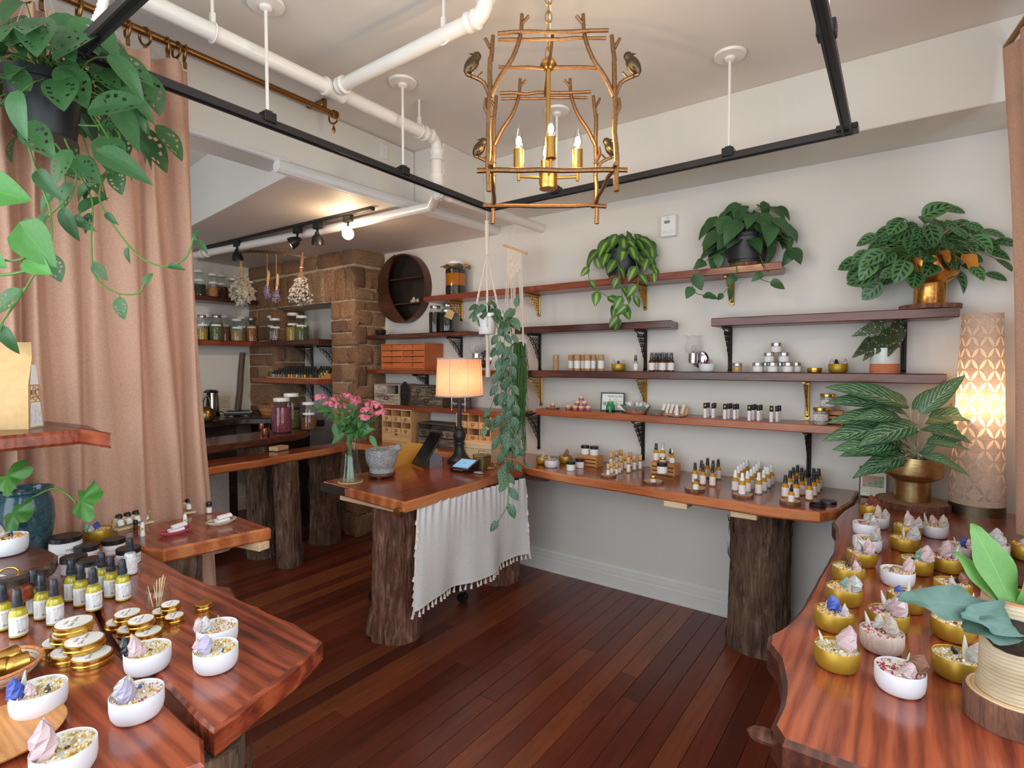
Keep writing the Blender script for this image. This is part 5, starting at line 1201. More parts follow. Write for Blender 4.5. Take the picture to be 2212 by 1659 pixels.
for (hx, hy, dd) in heads:
    q = FV(hx, hy, dd); base = Vector((U(-.01, .01), U(-.01, .01), U(.02, .05)))
    nk = Vector((U(-.008, .008), U(-.008, .008), 92 * u))
    st_ = obj('flower_stem', MB().tube(cat([-nk * Vector((1, 1, 0)).dot(Vector((0, 0, 0))) if False else Vector((-nk.x * 2, -nk.y * 2, .01)), nk, nk.lerp(q, .6) + Vector((0, 0, .01)), q], 5), .0022, 6), M_['stem'], fv)
    cl_ = MB()
    for _ in range(26):
        n_ = Vector((U(-1, 1), U(-1, 1), U(-.15, 1))).normalized(); c_ = q + Vector((n_.x * 13 * u, n_.y * 13 * u, n_.z * 8 * u + 2 * u)); cl_.add(fm.v, fm.f, Matrix.Translation(c_) @ aim(n_ + Vector((U(-.4, .4), U(-.4, .4), U(-.2, .4)))).to_4x4() @ Matrix.Scale(U(3.6, 5.2) * u, 4))
    obj('flower_head', cl_, M_['pink'], st_, smooth=0)
    for _ in range(5):
        t = U(.2, .9); pp = nk.lerp(q, t); put_leaf(fv, 'bq', pp, Vector((U(-1, 1), U(-1, 1), U(-.7, .5))), Vector((0, 0, 1)) + TOCAM, U(20, 40) * u)
for (b, t_) in (((745, 935), (715, 955)), ((720, 915), (730, 945)), ((800, 940), (812, 965)), ((775, 925), (790, 900)), ((735, 925), (750, 900)), ((770, 940), (800, 925))):
    a, b2 = FV(*b, -.02), FV(*t_, -.05); put_leaf(fv, 'bq', a, b2 - a, TOCAM + Vector((0, 0, .4)), (b2 - a).length * 1.05)
# ------------------------------------------------------------------ small goods: builders
def band(r, z0, z1, half=1.9, seg=18, off=0.0):
    mb = MB(); vs = []
    for i in range(seg + 1):
        a = -PI / 2 + off - half + 2 * half * i / seg
        for z in (z0, z1): vs.append((r * math.cos(a), r * math.sin(a), z))
    return mb.add(vs, [(2 * i, 2 * i + 2, 2 * i + 3, 2 * i + 1) for i in range(seg)])
def omat(o, mt):
    o.material_slots[0].link = 'OBJECT'; o.material_slots[0].material = mt; return o
PR = {}
def pump_bottle(r, hb, content, capm, label_m, over=True, fill=.86, glassy=True):
    """round shoulder bottle with a treatment pump under a clear cap"""
    t = thing('pump_bottle', 'x', 'bottle')
    if glassy:
        obj('glass', MB().lathe([(r * .85, 0), (r, r * .15), (r, hb * .74), (r * .8, hb * .88), (r * .5, hb * .95), (r * .5, hb)], (0, 0, 0), 20), M_['glass'], t)
        obj('oil', MB().lathe([(r * .8, .0015), (r * .94, r * .18), (r * .94, hb * .72), (r * .74, hb * fill), (.0005, hb * fill)], (0, 0, 0), 18), content, t)
    else:
        obj('glass', MB().lathe([(r * .85, 0), (r, r * .15), (r, hb * .74), (r * .8, hb * .88), (r * .5, hb * .95), (r * .5, hb)], (0, 0, 0), 20), content, t)
    obj('label', band(r * 1.012, hb * .1, hb * .68), label_m, t)
    cr = r * .62
    obj('collar', MB().lathe([(cr, hb * .96), (cr, hb * 1.10), (cr * .9, hb * 1.12)], (0, 0, 0), 16), capm, t)
    pu = obj('pump', MB().lathe([(cr * .82, hb * 1.1), (cr * .78, hb * 1.3), (cr * .62, hb * 1.45), (cr * .5, hb * 1.47)], (0, 0, 0), 14), capm, t)
    if over: obj('clear_cap', MB().lathe([(cr * .98, hb * 1.11), (cr * .9, hb * 1.52), (cr * .84, hb * 1.53)], (0, 0, 0), 16), M_['glass_smoke'], pu)
    return t
def dropper(r, hb, content, bulbm, collm, label_m):
    t = thing('dropper_bottle', 'x', 'bottle')
    obj('glass', MB().lathe([(r * .85, 0), (r, r * .15), (r, hb * .7), (r * .8, hb * .86), (r * .5, hb * .94), (r * .5, hb)], (0, 0, 0), 18), content, t)
    obj('label', band(r * 1.015, hb * .1, hb * .64), label_m, t)
    obj('collar', MB().lathe([(r * .55, hb * .97), (r * .58, hb * 1.0), (r * .55, hb * 1.22), (r * .4, hb * 1.24)], (0, 0, 0), 14), collm, t)
    obj('bulb', MB().lathe([(r * .36, hb * 1.22), (r * .36, hb * 1.45), (r * .25, hb * 1.56), (.0005, hb * 1.6)], (0, 0, 0), 12), bulbm, t)
    return t
def rollon(r, h, bodym, capm, cap_frac=.36, label_m=None, name='roll_on_bottle', seal=False):
    t = thing(name, 'x', 'bottle'); c = h * (1 - cap_frac)
    obj('glass', MB().lathe([(r * .9, 0), (r, r * .2), (r, c * .97), (r * .7, c)], (0, 0, 0), 14), bodym, t)
    obj('label', band(r * 1.02, c * .12, c * .82), label_m or M_['paper'], t)
    obj('cap', MB().lathe([(r * 1.02, c), (r * 1.05, c + r * .1), (r * 1.05, h - r * .3), (r * .85, h)], (0, 0, 0), 14), capm, t)
    if seal: obj('seal', MB().lathe([(.0001, 0), (r * .5, 0), (r * .5, .0006), (.0001, .0006)], (0, -r * 1.06, h * .84), 10, rot=RX_(PI / 2)), M_['seal'], t)
    return t
def jar(r, h, bodym, lidm, label_m=None, lid=.28, name='cream_jar', cat_='jar'):
    t = thing(name, 'x', cat_); b = h * (1 - lid)
    obj('body', MB().lathe([(r * .9, 0), (r * .98, r * .1), (r * .98, b)], (0, 0, 0), 24), bodym, t)
    if label_m: obj('label', band(r * .995, b * .12, b * .9, 2.2), label_m, t)
    obj('lid', MB().lathe([(r * 1.0, b), (r * 1.03, b + .001), (r * 1.03, h - .0015), (r * .99, h), (.0005, h)], (0, 0, 0), 24), lidm, t)
    return t
def tin(r, h, topm):
    t = thing('salve_tin', 'x', 'tin')
    obj('base', MB().lathe([(r * .93, 0), (r * .95, .001), (r * .95, h * .45)], (0, 0, 0), 32), M_['gold_lid'], t)
    obj('lid', MB().lathe([(r * 1.0, h * .42), (r * 1.03, h * .46), (r * 1.0, h * .52), (r * .985, h * .62), (r * 1.0, h * .7), (r * .99, h * .95), (r * .95, h), (.0005, h)], (0, 0, 0), 32), M_['gold_lid'], t)
    if topm is not None: obj('label', MB().lathe([(.0005, h + .0006), (r * .9, h + .0006), (r * .9, h)], (0, 0, 0), 32, cap=False), topm, t)
    return t
def group_put(proto, label, group, spots, turn=None, names=None):
    """copies of one thing at given spots; the first spot takes the thing itself; names give each its own label"""
    for i, p in enumerate(spots):
        q = Vector(p); place(proto, i == 0, q, face(q) + (turn if turn is not None else U(-.3, .3)), (label % names[i]) if names else label, group)
def onz(lst, z): return [tuple(at(a, b, z=z)) for a, b in lst]
def onY(lst, Y, z):
    out = []
    for q in lst:
        p = at(q[0], 800, Y=YW - (q[1] if len(q) > 1 else Y)); out.append((p.x, p.y, z))
    return out
# ---- crystal candles
def rock(seed, pts=11, spike=0.0):
    rr = random.Random(seed); mb = MB(); rings = 5; seg = 7; vs = []
    for k in range(rings + 1):
        t = k / rings; R = .5 * math.sin(PI * (.12 + .86 * t)) ** .6 * (1 - spike * t)
        for i in range(seg):
            a = 2 * PI * i / seg + k * .35; f = rr.uniform(.75, 1.15); vs.append((R * f * math.cos(a), R * f * math.sin(a) * .8, t + rr.uniform(-.06, .06)))
    fs = [(k * seg + i, k * seg + (i + 1) % seg, (k + 1) * seg + (i + 1) % seg, (k + 1) * seg + i) for k in range(rings) for i in range(seg)]
    fs += [tuple(range(seg))[::-1], tuple(range(rings * seg, rings * seg + seg))]
    mb.add(vs, fs); me = mb.mesh('crystal', 0); me.materials.append(M_['rose']); return me
ROCK = [rock(i, spike=.25) for i in range(4)] + [rock(9, spike=.7), rock(10, spike=.8)]
sage_me = MB().tube([(0, 0, 0), (.1, .02, .5), (.0, .05, 1.0)], [.10, .22, .04], 6).mesh('sage_sprig', 60); sage_me.materials.append(M_['sage'])
TR, TH = .044, .046
tin_me = MB().lathe([(TR * .72, 0), (TR * .86, .003), (TR * .96, .011), (TR, .022), (TR, TH - .001), (TR * .985, TH), (TR * .965, TH - .001), (TR * .965, TH - .008)], (0, 0, 0), 40, cap=False).mesh('tin'); tin_me.materials.append(M_['white_matte'])
wax_me = MB().lathe([(.0004, TH - .007), (TR * .966, TH - .007)], (0, 0, 0), 30, cap=False).mesh('wax'); wax_me.materials.append(M_['wax'])
foot_me = MB().lathe([(.0004, .0), (TR * .72, 0)], (0, 0, 0), 30, cap=False).mesh('tin_base'); foot_me.materials.append(M_['gold_lid'])
def herb_bits(seed, cover):
    rr = random.Random(seed); mb = MB()
    for _ in range(150):
        a, q = rr.uniform(0, 2 * PI), TR * .9 * math.sqrt(rr.uniform(0, 1))
        if rr.uniform(0, 1) > cover: continue
        s = rr.uniform(.0016, .0042); c = Vector((q * math.cos(a), q * math.sin(a), TH - .0065 + rr.uniform(0, .004)))
        M = Matrix.Translation(c) @ Euler((rr.uniform(0, 6), rr.uniform(0, 6), rr.uniform(0, 6))).to_matrix().to_4x4()
        mb.add([(-s, -s * .6, 0), (s, -s * .5, s * .3), (s * .8, s * .7, 0), (-s * .9, s * .5, s * .4), (0, 0, s * .8)], [(0, 1, 4), (1, 2, 4), (2, 3, 4), (3, 0, 4), (3, 2, 1, 0)], M)
    return mb.mesh('dried_flowers', 0)
HB = [herb_bits(i, .85) for i in range(4)]
for i, k in enumerate(('petals', 'chamomile', 'rosepetal', 'calendula')): HB[i].materials.append(M_[k])
TINM = {'W': M_['white_matte'], 'G': M_['gold_tin'], 'P': None}
TINM['P'] = wood('wood_print_tin', [(.25, srgb(176, 150, 136)), (.55, srgb(206, 186, 174)), (.8, srgb(222, 206, 196))], 'x', 6, .5, 0.0, dark=.9)
def candle(kind, p, label, stones, herb, group='crystal candles', rz=None, s=1.0):
    """oval-looking round tin candle: wax, dried flowers and stones pushed into it.  stones: (material, mesh, x, y, size) in tin radii"""
    p = Vector(p); t = thing('crystal_candle', label, 'candle', p, (face(p) if rz is None else rz), group); t.scale = (s, s, s)
    omat(obj('tin', tin_me, None, t), TINM[kind]); omat(obj('tin_base', foot_me, None, t), TINM[kind]); obj('wax', wax_me, None, t)
    o = obj('dried_flowers', HB[herb], None, t); o.rotation_euler = (0, 0, U(0, 6)); o['kind'] = 'stuff'
    for (mt, k, x, y, sz) in stones:
        if mt == 'sage': o = obj('sage_sprig', sage_me, None, t)
        elif mt == 'chip': o = omat(obj('wood_chip', ROCK[0], None, t), M_['redx'])
        else: o = omat(obj('crystal', ROCK[k], None, t), M_[mt])
        o.location = (x * TR, y * TR, TH - .012); o.scale = ((sz * TR, sz * TR, sz * TR * (1.1 if mt != 'chip' else .4))) if mt != 'sage' else (sz * TR * .5, sz * TR * .5, sz * TR)
        o.rotation_euler = (U(-.25, .25), U(-.25, .25), U(0, 6))
    return t
RC = [
 ('G', 1807, 1440, 'gold tin candle with one tall rose quartz slab at the table tip', [('rose', 0, .35, .1, 1.15), ('sage', 0, -.6, .3, .8), ('chip', 0, -.1, -.2, .4)], 1),
 ('P', 1904, 1403, 'wood-print tin candle with a woolly desert rose stone', [('desert', 1, .45, .2, 1.05), ('quartz', 4, -.15, .5, .8), ('sage', 0, -.45, .4, 1.0), ('chip', 0, .05, .1, .5)], 2),
 ('W', 1943, 1490, 'white tin candle with brown jasper and a low rose quartz', [('brown', 1, .55, .3, .95), ('rose', 2, .3, -.35, .75), ('sage', 0, .2, .5, .9)], 2),
 ('G', 2066, 1460, 'gold tin candle with a milky quartz lump beside the fern pot', [('quartz', 2, .6, .2, 1.0), ('sage', 0, .25, .4, 1.1), ('blackx', 1, -.1, .45, .4), ('chip', 0, .1, -.2, .5)], 1),
 ('G', 1800, 1357, 'gold tin candle with an upright blue lapis stone', [('blue', 1, .15, .35, .95), ('quartz', 4, .55, -.05, .7), ('chip', 0, .0, -.1, .5), ('sage', 0, -.4, .4, .6)], 3),
 ('G', 1918, 1358, 'gold tin candle with tall pale rose quartz and sage', [('rose', 0, .45, .0, 1.3), ('quartz', 1, .05, .45, .7), ('sage', 0, -.05, .4, 1.2)], 2),
 ('G', 1822, 1303, 'gold tin candle with green amazonite and white quartz', [('aqua', 2, .05, .5, .7), ('quartz', 1, .5, .0, 1.1), ('sage', 0, .3, -.4, .8)], 3),
 ('G', 1957, 1317, 'gold tin candle with a small blue stone and grey sage', [('blue', 2, -.45, .25, .55), ('sage', 0, .0, .2, 1.0), ('brown', 1, .5, .35, .7)], 0),
 ('G', 2058, 1378, 'gold tin candle with pink granite lump and white crystal', [('desert', 2, .35, .25, 1.1), ('quartz', 4, -.2, .5, .8), ('sage', 0, .6, -.1, 1.1), ('chip', 0, .1, -.1, .5)], 3),
 ('G', 2086, 1345, 'gold tin candle with dark seed pod beside the fern frond', [('brown', 3, .6, .2, .7), ('sage', 0, .35, .4, .9), ('blackx', 0, -.1, .5, .35)], 0),
 ('G', 2057, 1291, 'gold tin candle with tiger-eye stone under the long fern frond', [('brown', 1, .5, .45, .75), ('blackx', 2, .2, .4, .4), ('quartz', 4, .0, -.1, .6)], 0),
 ('W', 1938, 1263, 'white tin candle with one rose quartz point at its side', [('rose', 0, .6, .3, 1.0), ('brown', 1, -.3, -.1, .4)], 0),
 ('G', 1832, 1255, 'gold tin candle with a square brown jasper block', [('brown', 2, .45, .3, .95), ('rose', 1, .55, -.3, .75), ('blackx', 4, -.1, .5, .5)], 1),
 ('G', 1861, 1220, 'gold tin candle with clear quartz peak and pale rose slab', [('quartz', 4, -.15, .5, 1.1), ('rose', 0, .5, .1, 1.1), ('chip', 0, .1, .0, .45)], 0),
 ('G', 1979, 1237, 'gold tin candle with sea-green stone standing on a saucer', [('aqua', 1, .1, .35, .85), ('rose', 0, .65, .0, 1.15), ('blackx', 2, -.2, -.2, .35)], 1),
 ('G', 2046, 1233, 'gold tin candle with tall rose quartz and a grey pebble', [('rose', 0, -.2, .4, 1.2), ('sage', 0, .5, .1, 1.2), ('quartz', 2, .45, .35, .9), ('chip', 0, .0, -.2, .5)], 2),
 ('W', 2070, 1206, 'white tin candle with a half-blue sodalite lump', [('blue', 1, .45, .1, .9), ('rose', 2, .75, -.1, .85), ('sage', 0, -.1, .4, .8)], 0),
 ('W', 1873, 1190, 'white tin candle with a jagged beige crystal tip', [('desert', 4, .55, .2, 1.1), ('quartz', 1, .6, -.2, .9), ('blue', 0, -.3, .1, .25)], 1),
 ('G', 1953, 1188, 'gold tin candle with a big glassy quartz block', [('quartz', 2, .5, .1, 1.2), ('sage', 0, .0, .35, 1.1)], 3),
 ('W', 1870, 1154, 'white tin candle with a round desert rose and pink petals', [('desert', 1, .2, .4, .9), ('quartz', 0, .6, -.1, .9), ('blackx', 0, -.4, .3, .25)], 2),
 ('G', 1960, 1160, 'gold tin candle with rose quartz wedge behind the glassy one', [('rose', 4, .2, .3, 1.3), ('quartz', 1, .65, .0, 1.0), ('sage', 0, -.2, .3, .7)], 1),
 ('W', 2018, 1159, 'white tin candle with rosette stone beside the aglaonema slice', [('desert', 1, .55, .1, 1.1), ('rose', 2, .0, .4, .9), ('sage', 0, -.5, .3, 1.2)], 1),
 ('W', 1893, 1139, 'white tin candle with a standing orange quartz shard', [('desert', 4, .2, .3, 1.1), ('quartz', 0, .7, .0, .9), ('chip', 0, -.1, .0, .4)], 2),
 ('G', 1881, 1113, 'gold tin candle with a dark red stone by the framed card', [('redx', 1, .35, .3, 1.15), ('redx', 2, .65, .1, .7)], 2)]
for (k, px, py, lb_, st_, h_) in RC: candle(k, at(px, py, z=ZT), lb_, st_, h_)
sp_ = at(1998, 1258, z=ZT)
bx_ = at(2172, 1250, z=ZT); bxt = thing('wooden_riser', 'small dark wooden riser box beside the staghorn fern', 'riser', bx_, .1)
obj('box', MB().box((0, 0, .03), (.15, .12, .06), bev=.003), M_['walnut'], bxt)
candle('W', bx_ + Vector((-.035, .0, .0605)), 'white tin candle heaped with white crystals on the riser', [('quartz', 0, .2, .2, 1.1), ('desert', 1, -.4, .3, .9), ('quartz', 2, .5, -.2, 1.0)], 3)
candle('G', bx_ + Vector((.055, .04, .0605)), 'gold tin candle with loose petals on the riser', [('quartz', 1, -.3, .2, .6)], 3)
LC = [('W', 85, 1535, 'white tin candle with a polished blue lapis cube', [('blue', 2, -.72, -.2, .85), ('rose', 2, -.2, -.3, .6), ('sage', 0, -.6, .3, 1.0), ('blackx', 4, .25, -.35, .4)], 1),
      ('W', 297, 1545, 'white tin candle with two chunky pale quartz lumps', [('quartz', 1, -.6, .15, .95), ('purple', 2, -.35, -.3, .9), ('blue', 0, .1, .55, .25)], 0),
      ('W', 320, 1445, 'white tin candle with black obsidian beside a pink wedge', [('blackx', 4, -.75, .1, .95), ('rose', 4, -.35, -.3, 1.1), ('chip', 0, .1, .1, .4)], 1),
      ('W', 467, 1442, 'white tin candle with clear violet quartz ball and sage', [('purple', 1, -.5, -.1, .85), ('rose', 2, -.75, .2, .7), ('sage', 0, -.15, .2, .8), ('blue', 0, .3, -.35, .25)], 1),
      ('W', 470, 1392, 'white tin candle with rose quartz slab and red buds', [('rose', 2, -.75, .1, .8), ('quartz', 0, -.5, -.1, .8), ('sage', 0, .0, .5, .6)], 0),
      ('W', 140, 1668, 'white tin candle with sugary pink quartz chunk by the wooden plate', [('rose', 1, -.6, -.1, 1.25), ('chip', 0, .1, .0, .4)], 1),
      ('G', 212, 1168, 'gold tin candle with a teal stone and blue chip by cream jars', [('aqua', 1, -.7, .0, .75), ('blue', 2, -.15, .35, .7), ('quartz', 2, -.45, -.3, .6)], 3)]
for (k, px, py, lb_, st_, h_) in LC: candle(k, at(px, py, z=ZT + (.001 if px == 212 else 0)), lb_, st_, h_)
# risers on the display table
rs = at(70, 1225, z=.93); riser = thing('burl_riser', 'glossy live-edge burl slab raised on the display table', 'riser')
slab('burl', ccw([tuple(at(a, b, z=.95)[:2]) for a, b in ((125, 1195), (118, 1215), (60, 1240), (-60, 1270), (-150, 1230), (-40, 1180), (60, 1172))]), .915, .95, M_['shelf_y'], M_['black_slab'], riser, seed=21, amp=.01, inset=.008, step=.03)
c = at(0, 1220, z=.95); obj('foot', MB().lathe([(.05, 0), (.045, .074)], (c.x - .02, c.y, ZT + .0005), 16), M_['bark_dark'], riser)
candle('W', at(15, 1196, z=.9505), 'white tin candle with orange calendula petals on the burl riser', [('desert', 1, -.4, .3, 1.1), ('blue', 0, .15, .5, .35), ('chip', 0, -.2, .0, .6)], 3, s=1.12)
bk = at(30, 1322, z=ZT); blk = thing('block_riser', 'thick redwood block riser holding a brass cuff', 'riser')
pb = [tuple(at(a, b, z=.925)[:2]) for a, b in ((72, 1262), (20, 1282), (-60, 1300), (-80, 1262), (30, 1240), (60, 1245))]
slab('block', ccw(pb), .885, .925, M_['slab_x'], M_['slab_x'], blk, seed=22, amp=.003, inset=.006); cq = at(-40, 1280, z=.9)
obj('foot', MB().box((cq.x, cq.y, (ZT + .885) / 2), (.05, .05, .885 - ZT - .001)), M_['walnut'], blk)
cf = at(18, 1262, z=.9255); cu_ = thing('brass_cuff', 'shiny brass cuff ring on the redwood block', 'ring', cf + Vector((0, 0, .024)), face(cf)); obj('ring', MB().torus((0, 0, 0), .021, .003, 28, 8, rot=RX_(PI / 2) @ RX_(.2), sx=1, sy=1).torus((0, -.006, 0), .021, .003, 28, 8, rot=RX_(PI / 2)), M_['gold'], cu_); obj('paper_tag', MB().box((-.004, -.002, -.006), (.03, .001, .012), RY_(.5)), M_['paper_plain'], cu_)
# wooden shelf with the kraft bag
ls = thing('side_shelf', 'thick dark redwood shelf jutting in front of the curtain', 'shelf')
zs = 1.30
slab('board', ccw([tuple(at(a, b, z=zs)[:2]) for a, b in ((238, 936), (195, 918), (95, 908), (-110, 905), (-140, 965), (-10, 943), (170, 928))]), zs - .045, zs, M_['shelf_y'], M_['shelf_red'], ls, seed=23, amp=.002, inset=.009, step=.05)
lp = at(-95, 935, z=zs); obj('post', MB().box((lp.x, lp.y, (ZT + zs - .045) / 2), (.06, .06, zs - .046 - ZT)), M_['walnut'], ls)
kb_ = at(38, 925, z=zs); kbt = thing('kraft_bag', 'standing kraft paper tea bag with a white label and window', 'bag', kb_, face(kb_) - .55); u = m(1, kb_)
W2, D2, H2 = 36 * u, 26 * u, 186 * u
mbk = MB(); mbk.add([(-W2, -D2, 0), (W2, -D2, 0), (W2, D2, 0), (-W2, D2, 0), (-W2 * .95, -D2 * .75, H2 * .5), (W2 * .95, -D2 * .75, H2 * .5), (W2 * .95, D2 * .75, H2 * .5), (-W2 * .95, D2 * .75, H2 * .5), (-W2 * .9, -2 * u, H2 * .82), (W2 * .9, -2 * u, H2 * .82), (W2 * .9, 2 * u, H2 * .82), (-W2 * .9, 2 * u, H2 * .82), (-W2 * .88, -1 * u, H2), (W2 * .88, -1 * u, H2), (W2 * .88, 1 * u, H2), (-W2 * .88, 1 * u, H2)],
    [(3, 2, 1, 0)] + [(4 * k + i, 4 * k + (i + 1) % 4, 4 * k + 4 + (i + 1) % 4, 4 * k + 4 + i) for k in range(3) for i in range(4)] + [(12, 13, 14, 15)])
obj('bag', mbk, M_['kraft'], kbt, smooth=0)
def facepatch(x0, x1, t0, t1):
    f = lambda t: (-D2 * (1 - .25 * min(1, t / .5)) if t < .5 else -D2 * .75 + (D2 * .75 - 2 * u) * (t - .5) / .32) - .0008
    return MB().add([(x0, f(t0), t0 * H2), (x1, f(t0), t0 * H2), (x1, f(t1), t1 * H2), (x0, f(t1), t1 * H2)], [(0, 1, 2, 3)])
sidep = lambda t0, t1: MB().add([(W2 * (1 - .1 * t0) + .001, -D2 * .8 * (1 - t0 * .6), t0 * H2), (W2 * (1 - .1 * t0) + .001, D2 * .8 * (1 - t0 * .6), t0 * H2), (W2 * (1 - .1 * t1) + .001, D2 * .8 * (1 - t1 * .9), t1 * H2), (W2 * (1 - .1 * t1) + .001, -D2 * .8 * (1 - t1 * .9), t1 * H2)], [(0, 1, 2, 3)])
obj('label', sidep(.02, .3), M_['paper_text'], kbt); obj('window', sidep(.31, .5), M_['petals'], kbt); obj('label', sidep(.51, .74), M_['paper_plain'], kbt)
# pump bottles of yellow body oil
PR['oil'] = pump_bottle(.0185, .078, M_['oil'], M_['pump'], M_['paper_text'])
obj('lettering', text_mb('E A R T H T E R A', .0045, M=Matrix.Translation((0, 0, .044)), wrap=.0189), M_['ink'], PR['oil']); obj('lettering', text_mb('Body Oil', .0085, M=Matrix.Translation((0, 0, .016)), wrap=.0189), M_['ink'], PR['oil'])
group_put(PR['oil'], 'yellow body oil pump bottle %s', 'yellow oil pump bottles', onz([(156, 1297), (176, 1308), (203, 1318), (222, 1279), (241, 1289), (266, 1296), (75, 1324), (92, 1336), (119, 1348), (8, 1360), (40, 1374)], ZT), turn=.75,
          names=['beside the pink-labelled jar, last of its row of three', 'in the middle of the row before the pink-labelled jar', 'heading the middle row of three beside the large tins', 'beside the white lotion, last of its row', 'in the middle of the row before the white lotion', 'heading the row before the white lotion by the swab jar', 'behind the pair next to the redwood block', 'in the middle of the row next to the redwood block', 'heading the row next to the redwood block', 'half hidden under the redwood block', 'standing in front of the redwood block'])
p = at(282, 1240, z=ZT); o = pump_bottle(.0185, .078, M_['white_plastic'], M_['pump'], M_['paper_text']); place(o, True, p, face(p) + .6, 'white lotion in a pump bottle between the black-lidded jars')
# black-lidded body butter jars
p = at(143, 1209, z=ZT); o = jar(.045, .082, M_['wax'], M_['black'], M_['paper_plain'], .2); place(o, True, p, face(p), 'largest black-lidded jar of whipped body butter'); wr_ = .0452
obj('lettering', text_mb('E A R T H T E R A', .006, M=Matrix.Translation((0, 0, .03)) @ Matrix.Rotation(-.5, 4, 'Z'), wrap=wr_), M_['ink'], o); obj('lettering', text_mb('Whipped', .012, M=Matrix.Translation((0, 0, .042)) @ Matrix.Rotation(.45, 4, 'Z'), wrap=wr_), M_['ink'], o); obj('lettering', text_mb('Body Butter', .012, M=Matrix.Translation((0, 0, .027)) @ Matrix.Rotation(.55, 4, 'Z'), wrap=wr_), M_['ink'], o)
PR['bb'] = jar(.0345, .052, M_['wax'], M_['black'], M_['paper_pink'], .32)
obj('lettering', text_mb('E A R T H T E R A', .0048, M=Matrix.Translation((0, 0, .018)) @ Matrix.Rotation(-.2, 4, 'Z'), wrap=.0347), M_['ink'], PR['bb']); obj('lettering', text_mb('Whipped', .0075, M=Matrix.Translation((0, 0, .024)) @ Matrix.Rotation(.8, 4, 'Z'), wrap=.0347), M_['ink'], PR['bb']); obj('lettering', text_mb('Body Butter', .0075, M=Matrix.Translation((0, 0, .012)) @ Matrix.Rotation(.9, 4, 'Z'), wrap=.0347), M_['ink'], PR['bb'])
group_put(PR['bb'], 'small black-lidded body butter jar %s', 'small body butter jars', onz([(188, 1210), (160, 1236), (199, 1242), (246, 1195), (278, 1216)], ZT), turn=.15, names=['right behind the oil bottles, touching the largest jar', 'between the largest jar and the oil bottles', 'hidden behind two oil bottle caps', 'beside the gold tin candle', 'behind the white lotion pump'])
# gold salve tins
def tin_label(name): 
    t = NT(name); v = t.co(); sp = t.n('SeparateXYZ', Vector=v)
    ln = t.ramp(t.math('FRACT', t.math('MULTIPLY', sp.outputs[1], 420.0)), [(.5, 0), (.55, 1)]); ms = t.ramp(sp.outputs[1], [(0, 0), (.0001, 0)]) if False else t.ramp(t.math('MULTIPLY', sp.outputs[1], -60.0), [(.3, 0), (.35, 1)])
    t.p(Base__Color=t.mix(srgb(238, 234, 228), srgb(120, 112, 108), t.math('MULTIPLY', t.math('MULTIPLY', ln, ms), .5)), Roughness=.5); return t.m
TL = tin_label('tin_label')
def salve(r, h, s=1.0):
    t = tin(r, h, TL); obj('lettering', text_mb('Skin Salve', r * .34, M=Matrix.Translation((0, 0, h + .0009)) @ Matrix.Rotation(-PI / 2, 4, 'X')), M_['ink_dark'], t)
    obj('lettering', text_mb('Baby', r * .26, M=Matrix.Translation((0, r * .36, h + .0009)) @ Matrix.Rotation(-PI / 2, 4, 'X')), M_['ink'], t); return t
h1 = .0215; b1 = salve(.0385, h1)
bs = [(at(133, 1402, z=ZT), 0), (at(152, 1424, z=ZT), 0), (at(199, 1432, z=ZT), 0)]
bot = [p for p, _ in bs]; up1 = [bot[0] + Vector((.025, .012, h1 + .001)), bot[1] + Vector((.022, .02, h1 + .001))]; 
stk = [tuple(p) for p in bot] + [tuple(p) for p in up1] + [tuple(up1[0] + Vector((.006, .004, h1 + .001)))]
group_put(b1, 'large gold salve tin %s', 'large gold salve tins', stk, turn=PI / 2 - .3, names=['at the bottom under the tallest pile', 'at the bottom under the shorter pile', 'lying alone in front of the two piles', 'in the middle of the tallest pile', 'on top of the shorter pile', 'on top of the tallest pile'])
h2 = .0195; b2_ = salve(.0295, h2); q = [at(258, 1357, z=ZT), at(283, 1372, z=ZT), at(321, 1380, z=ZT)]
group_put(b2_, 'medium gold salve tin %s', 'medium gold salve tins', [tuple(p) for p in q] + [tuple(q[0] + Vector((.018, .012, h2 + .001))), tuple(q[1] + Vector((.022, .014, h2 + .001)))], turn=PI / 2 - .3, names=['under the pile next to the large tins', 'under the pile next to the obsidian candle', 'lying alone beside the obsidian candle', 'on top of the pile next to the large tins', 'on top of the pile next to the obsidian candle'])
h3 = .018; b3_ = salve(.0225, h3); q = [at(349, 1333, z=ZT), at(377, 1344, z=ZT)]
group_put(b3_, 'small gold salve tin %s', 'small gold salve tins', [tuple(p) for p in q] + [tuple(q[0].lerp(q[1], .45) + Vector((-.004, .010, h3 + .001)))], turn=PI / 2 - .3, names=['under the little pile, touching the swab jar', 'under the little pile, away from the swab jar', 'on top of the little pile by the swab jar'])
o = tin(.0225, .018, None); place(o, True, at(440, 1316, z=ZT), 0, 'lone unlabelled gold tin on the table edge')
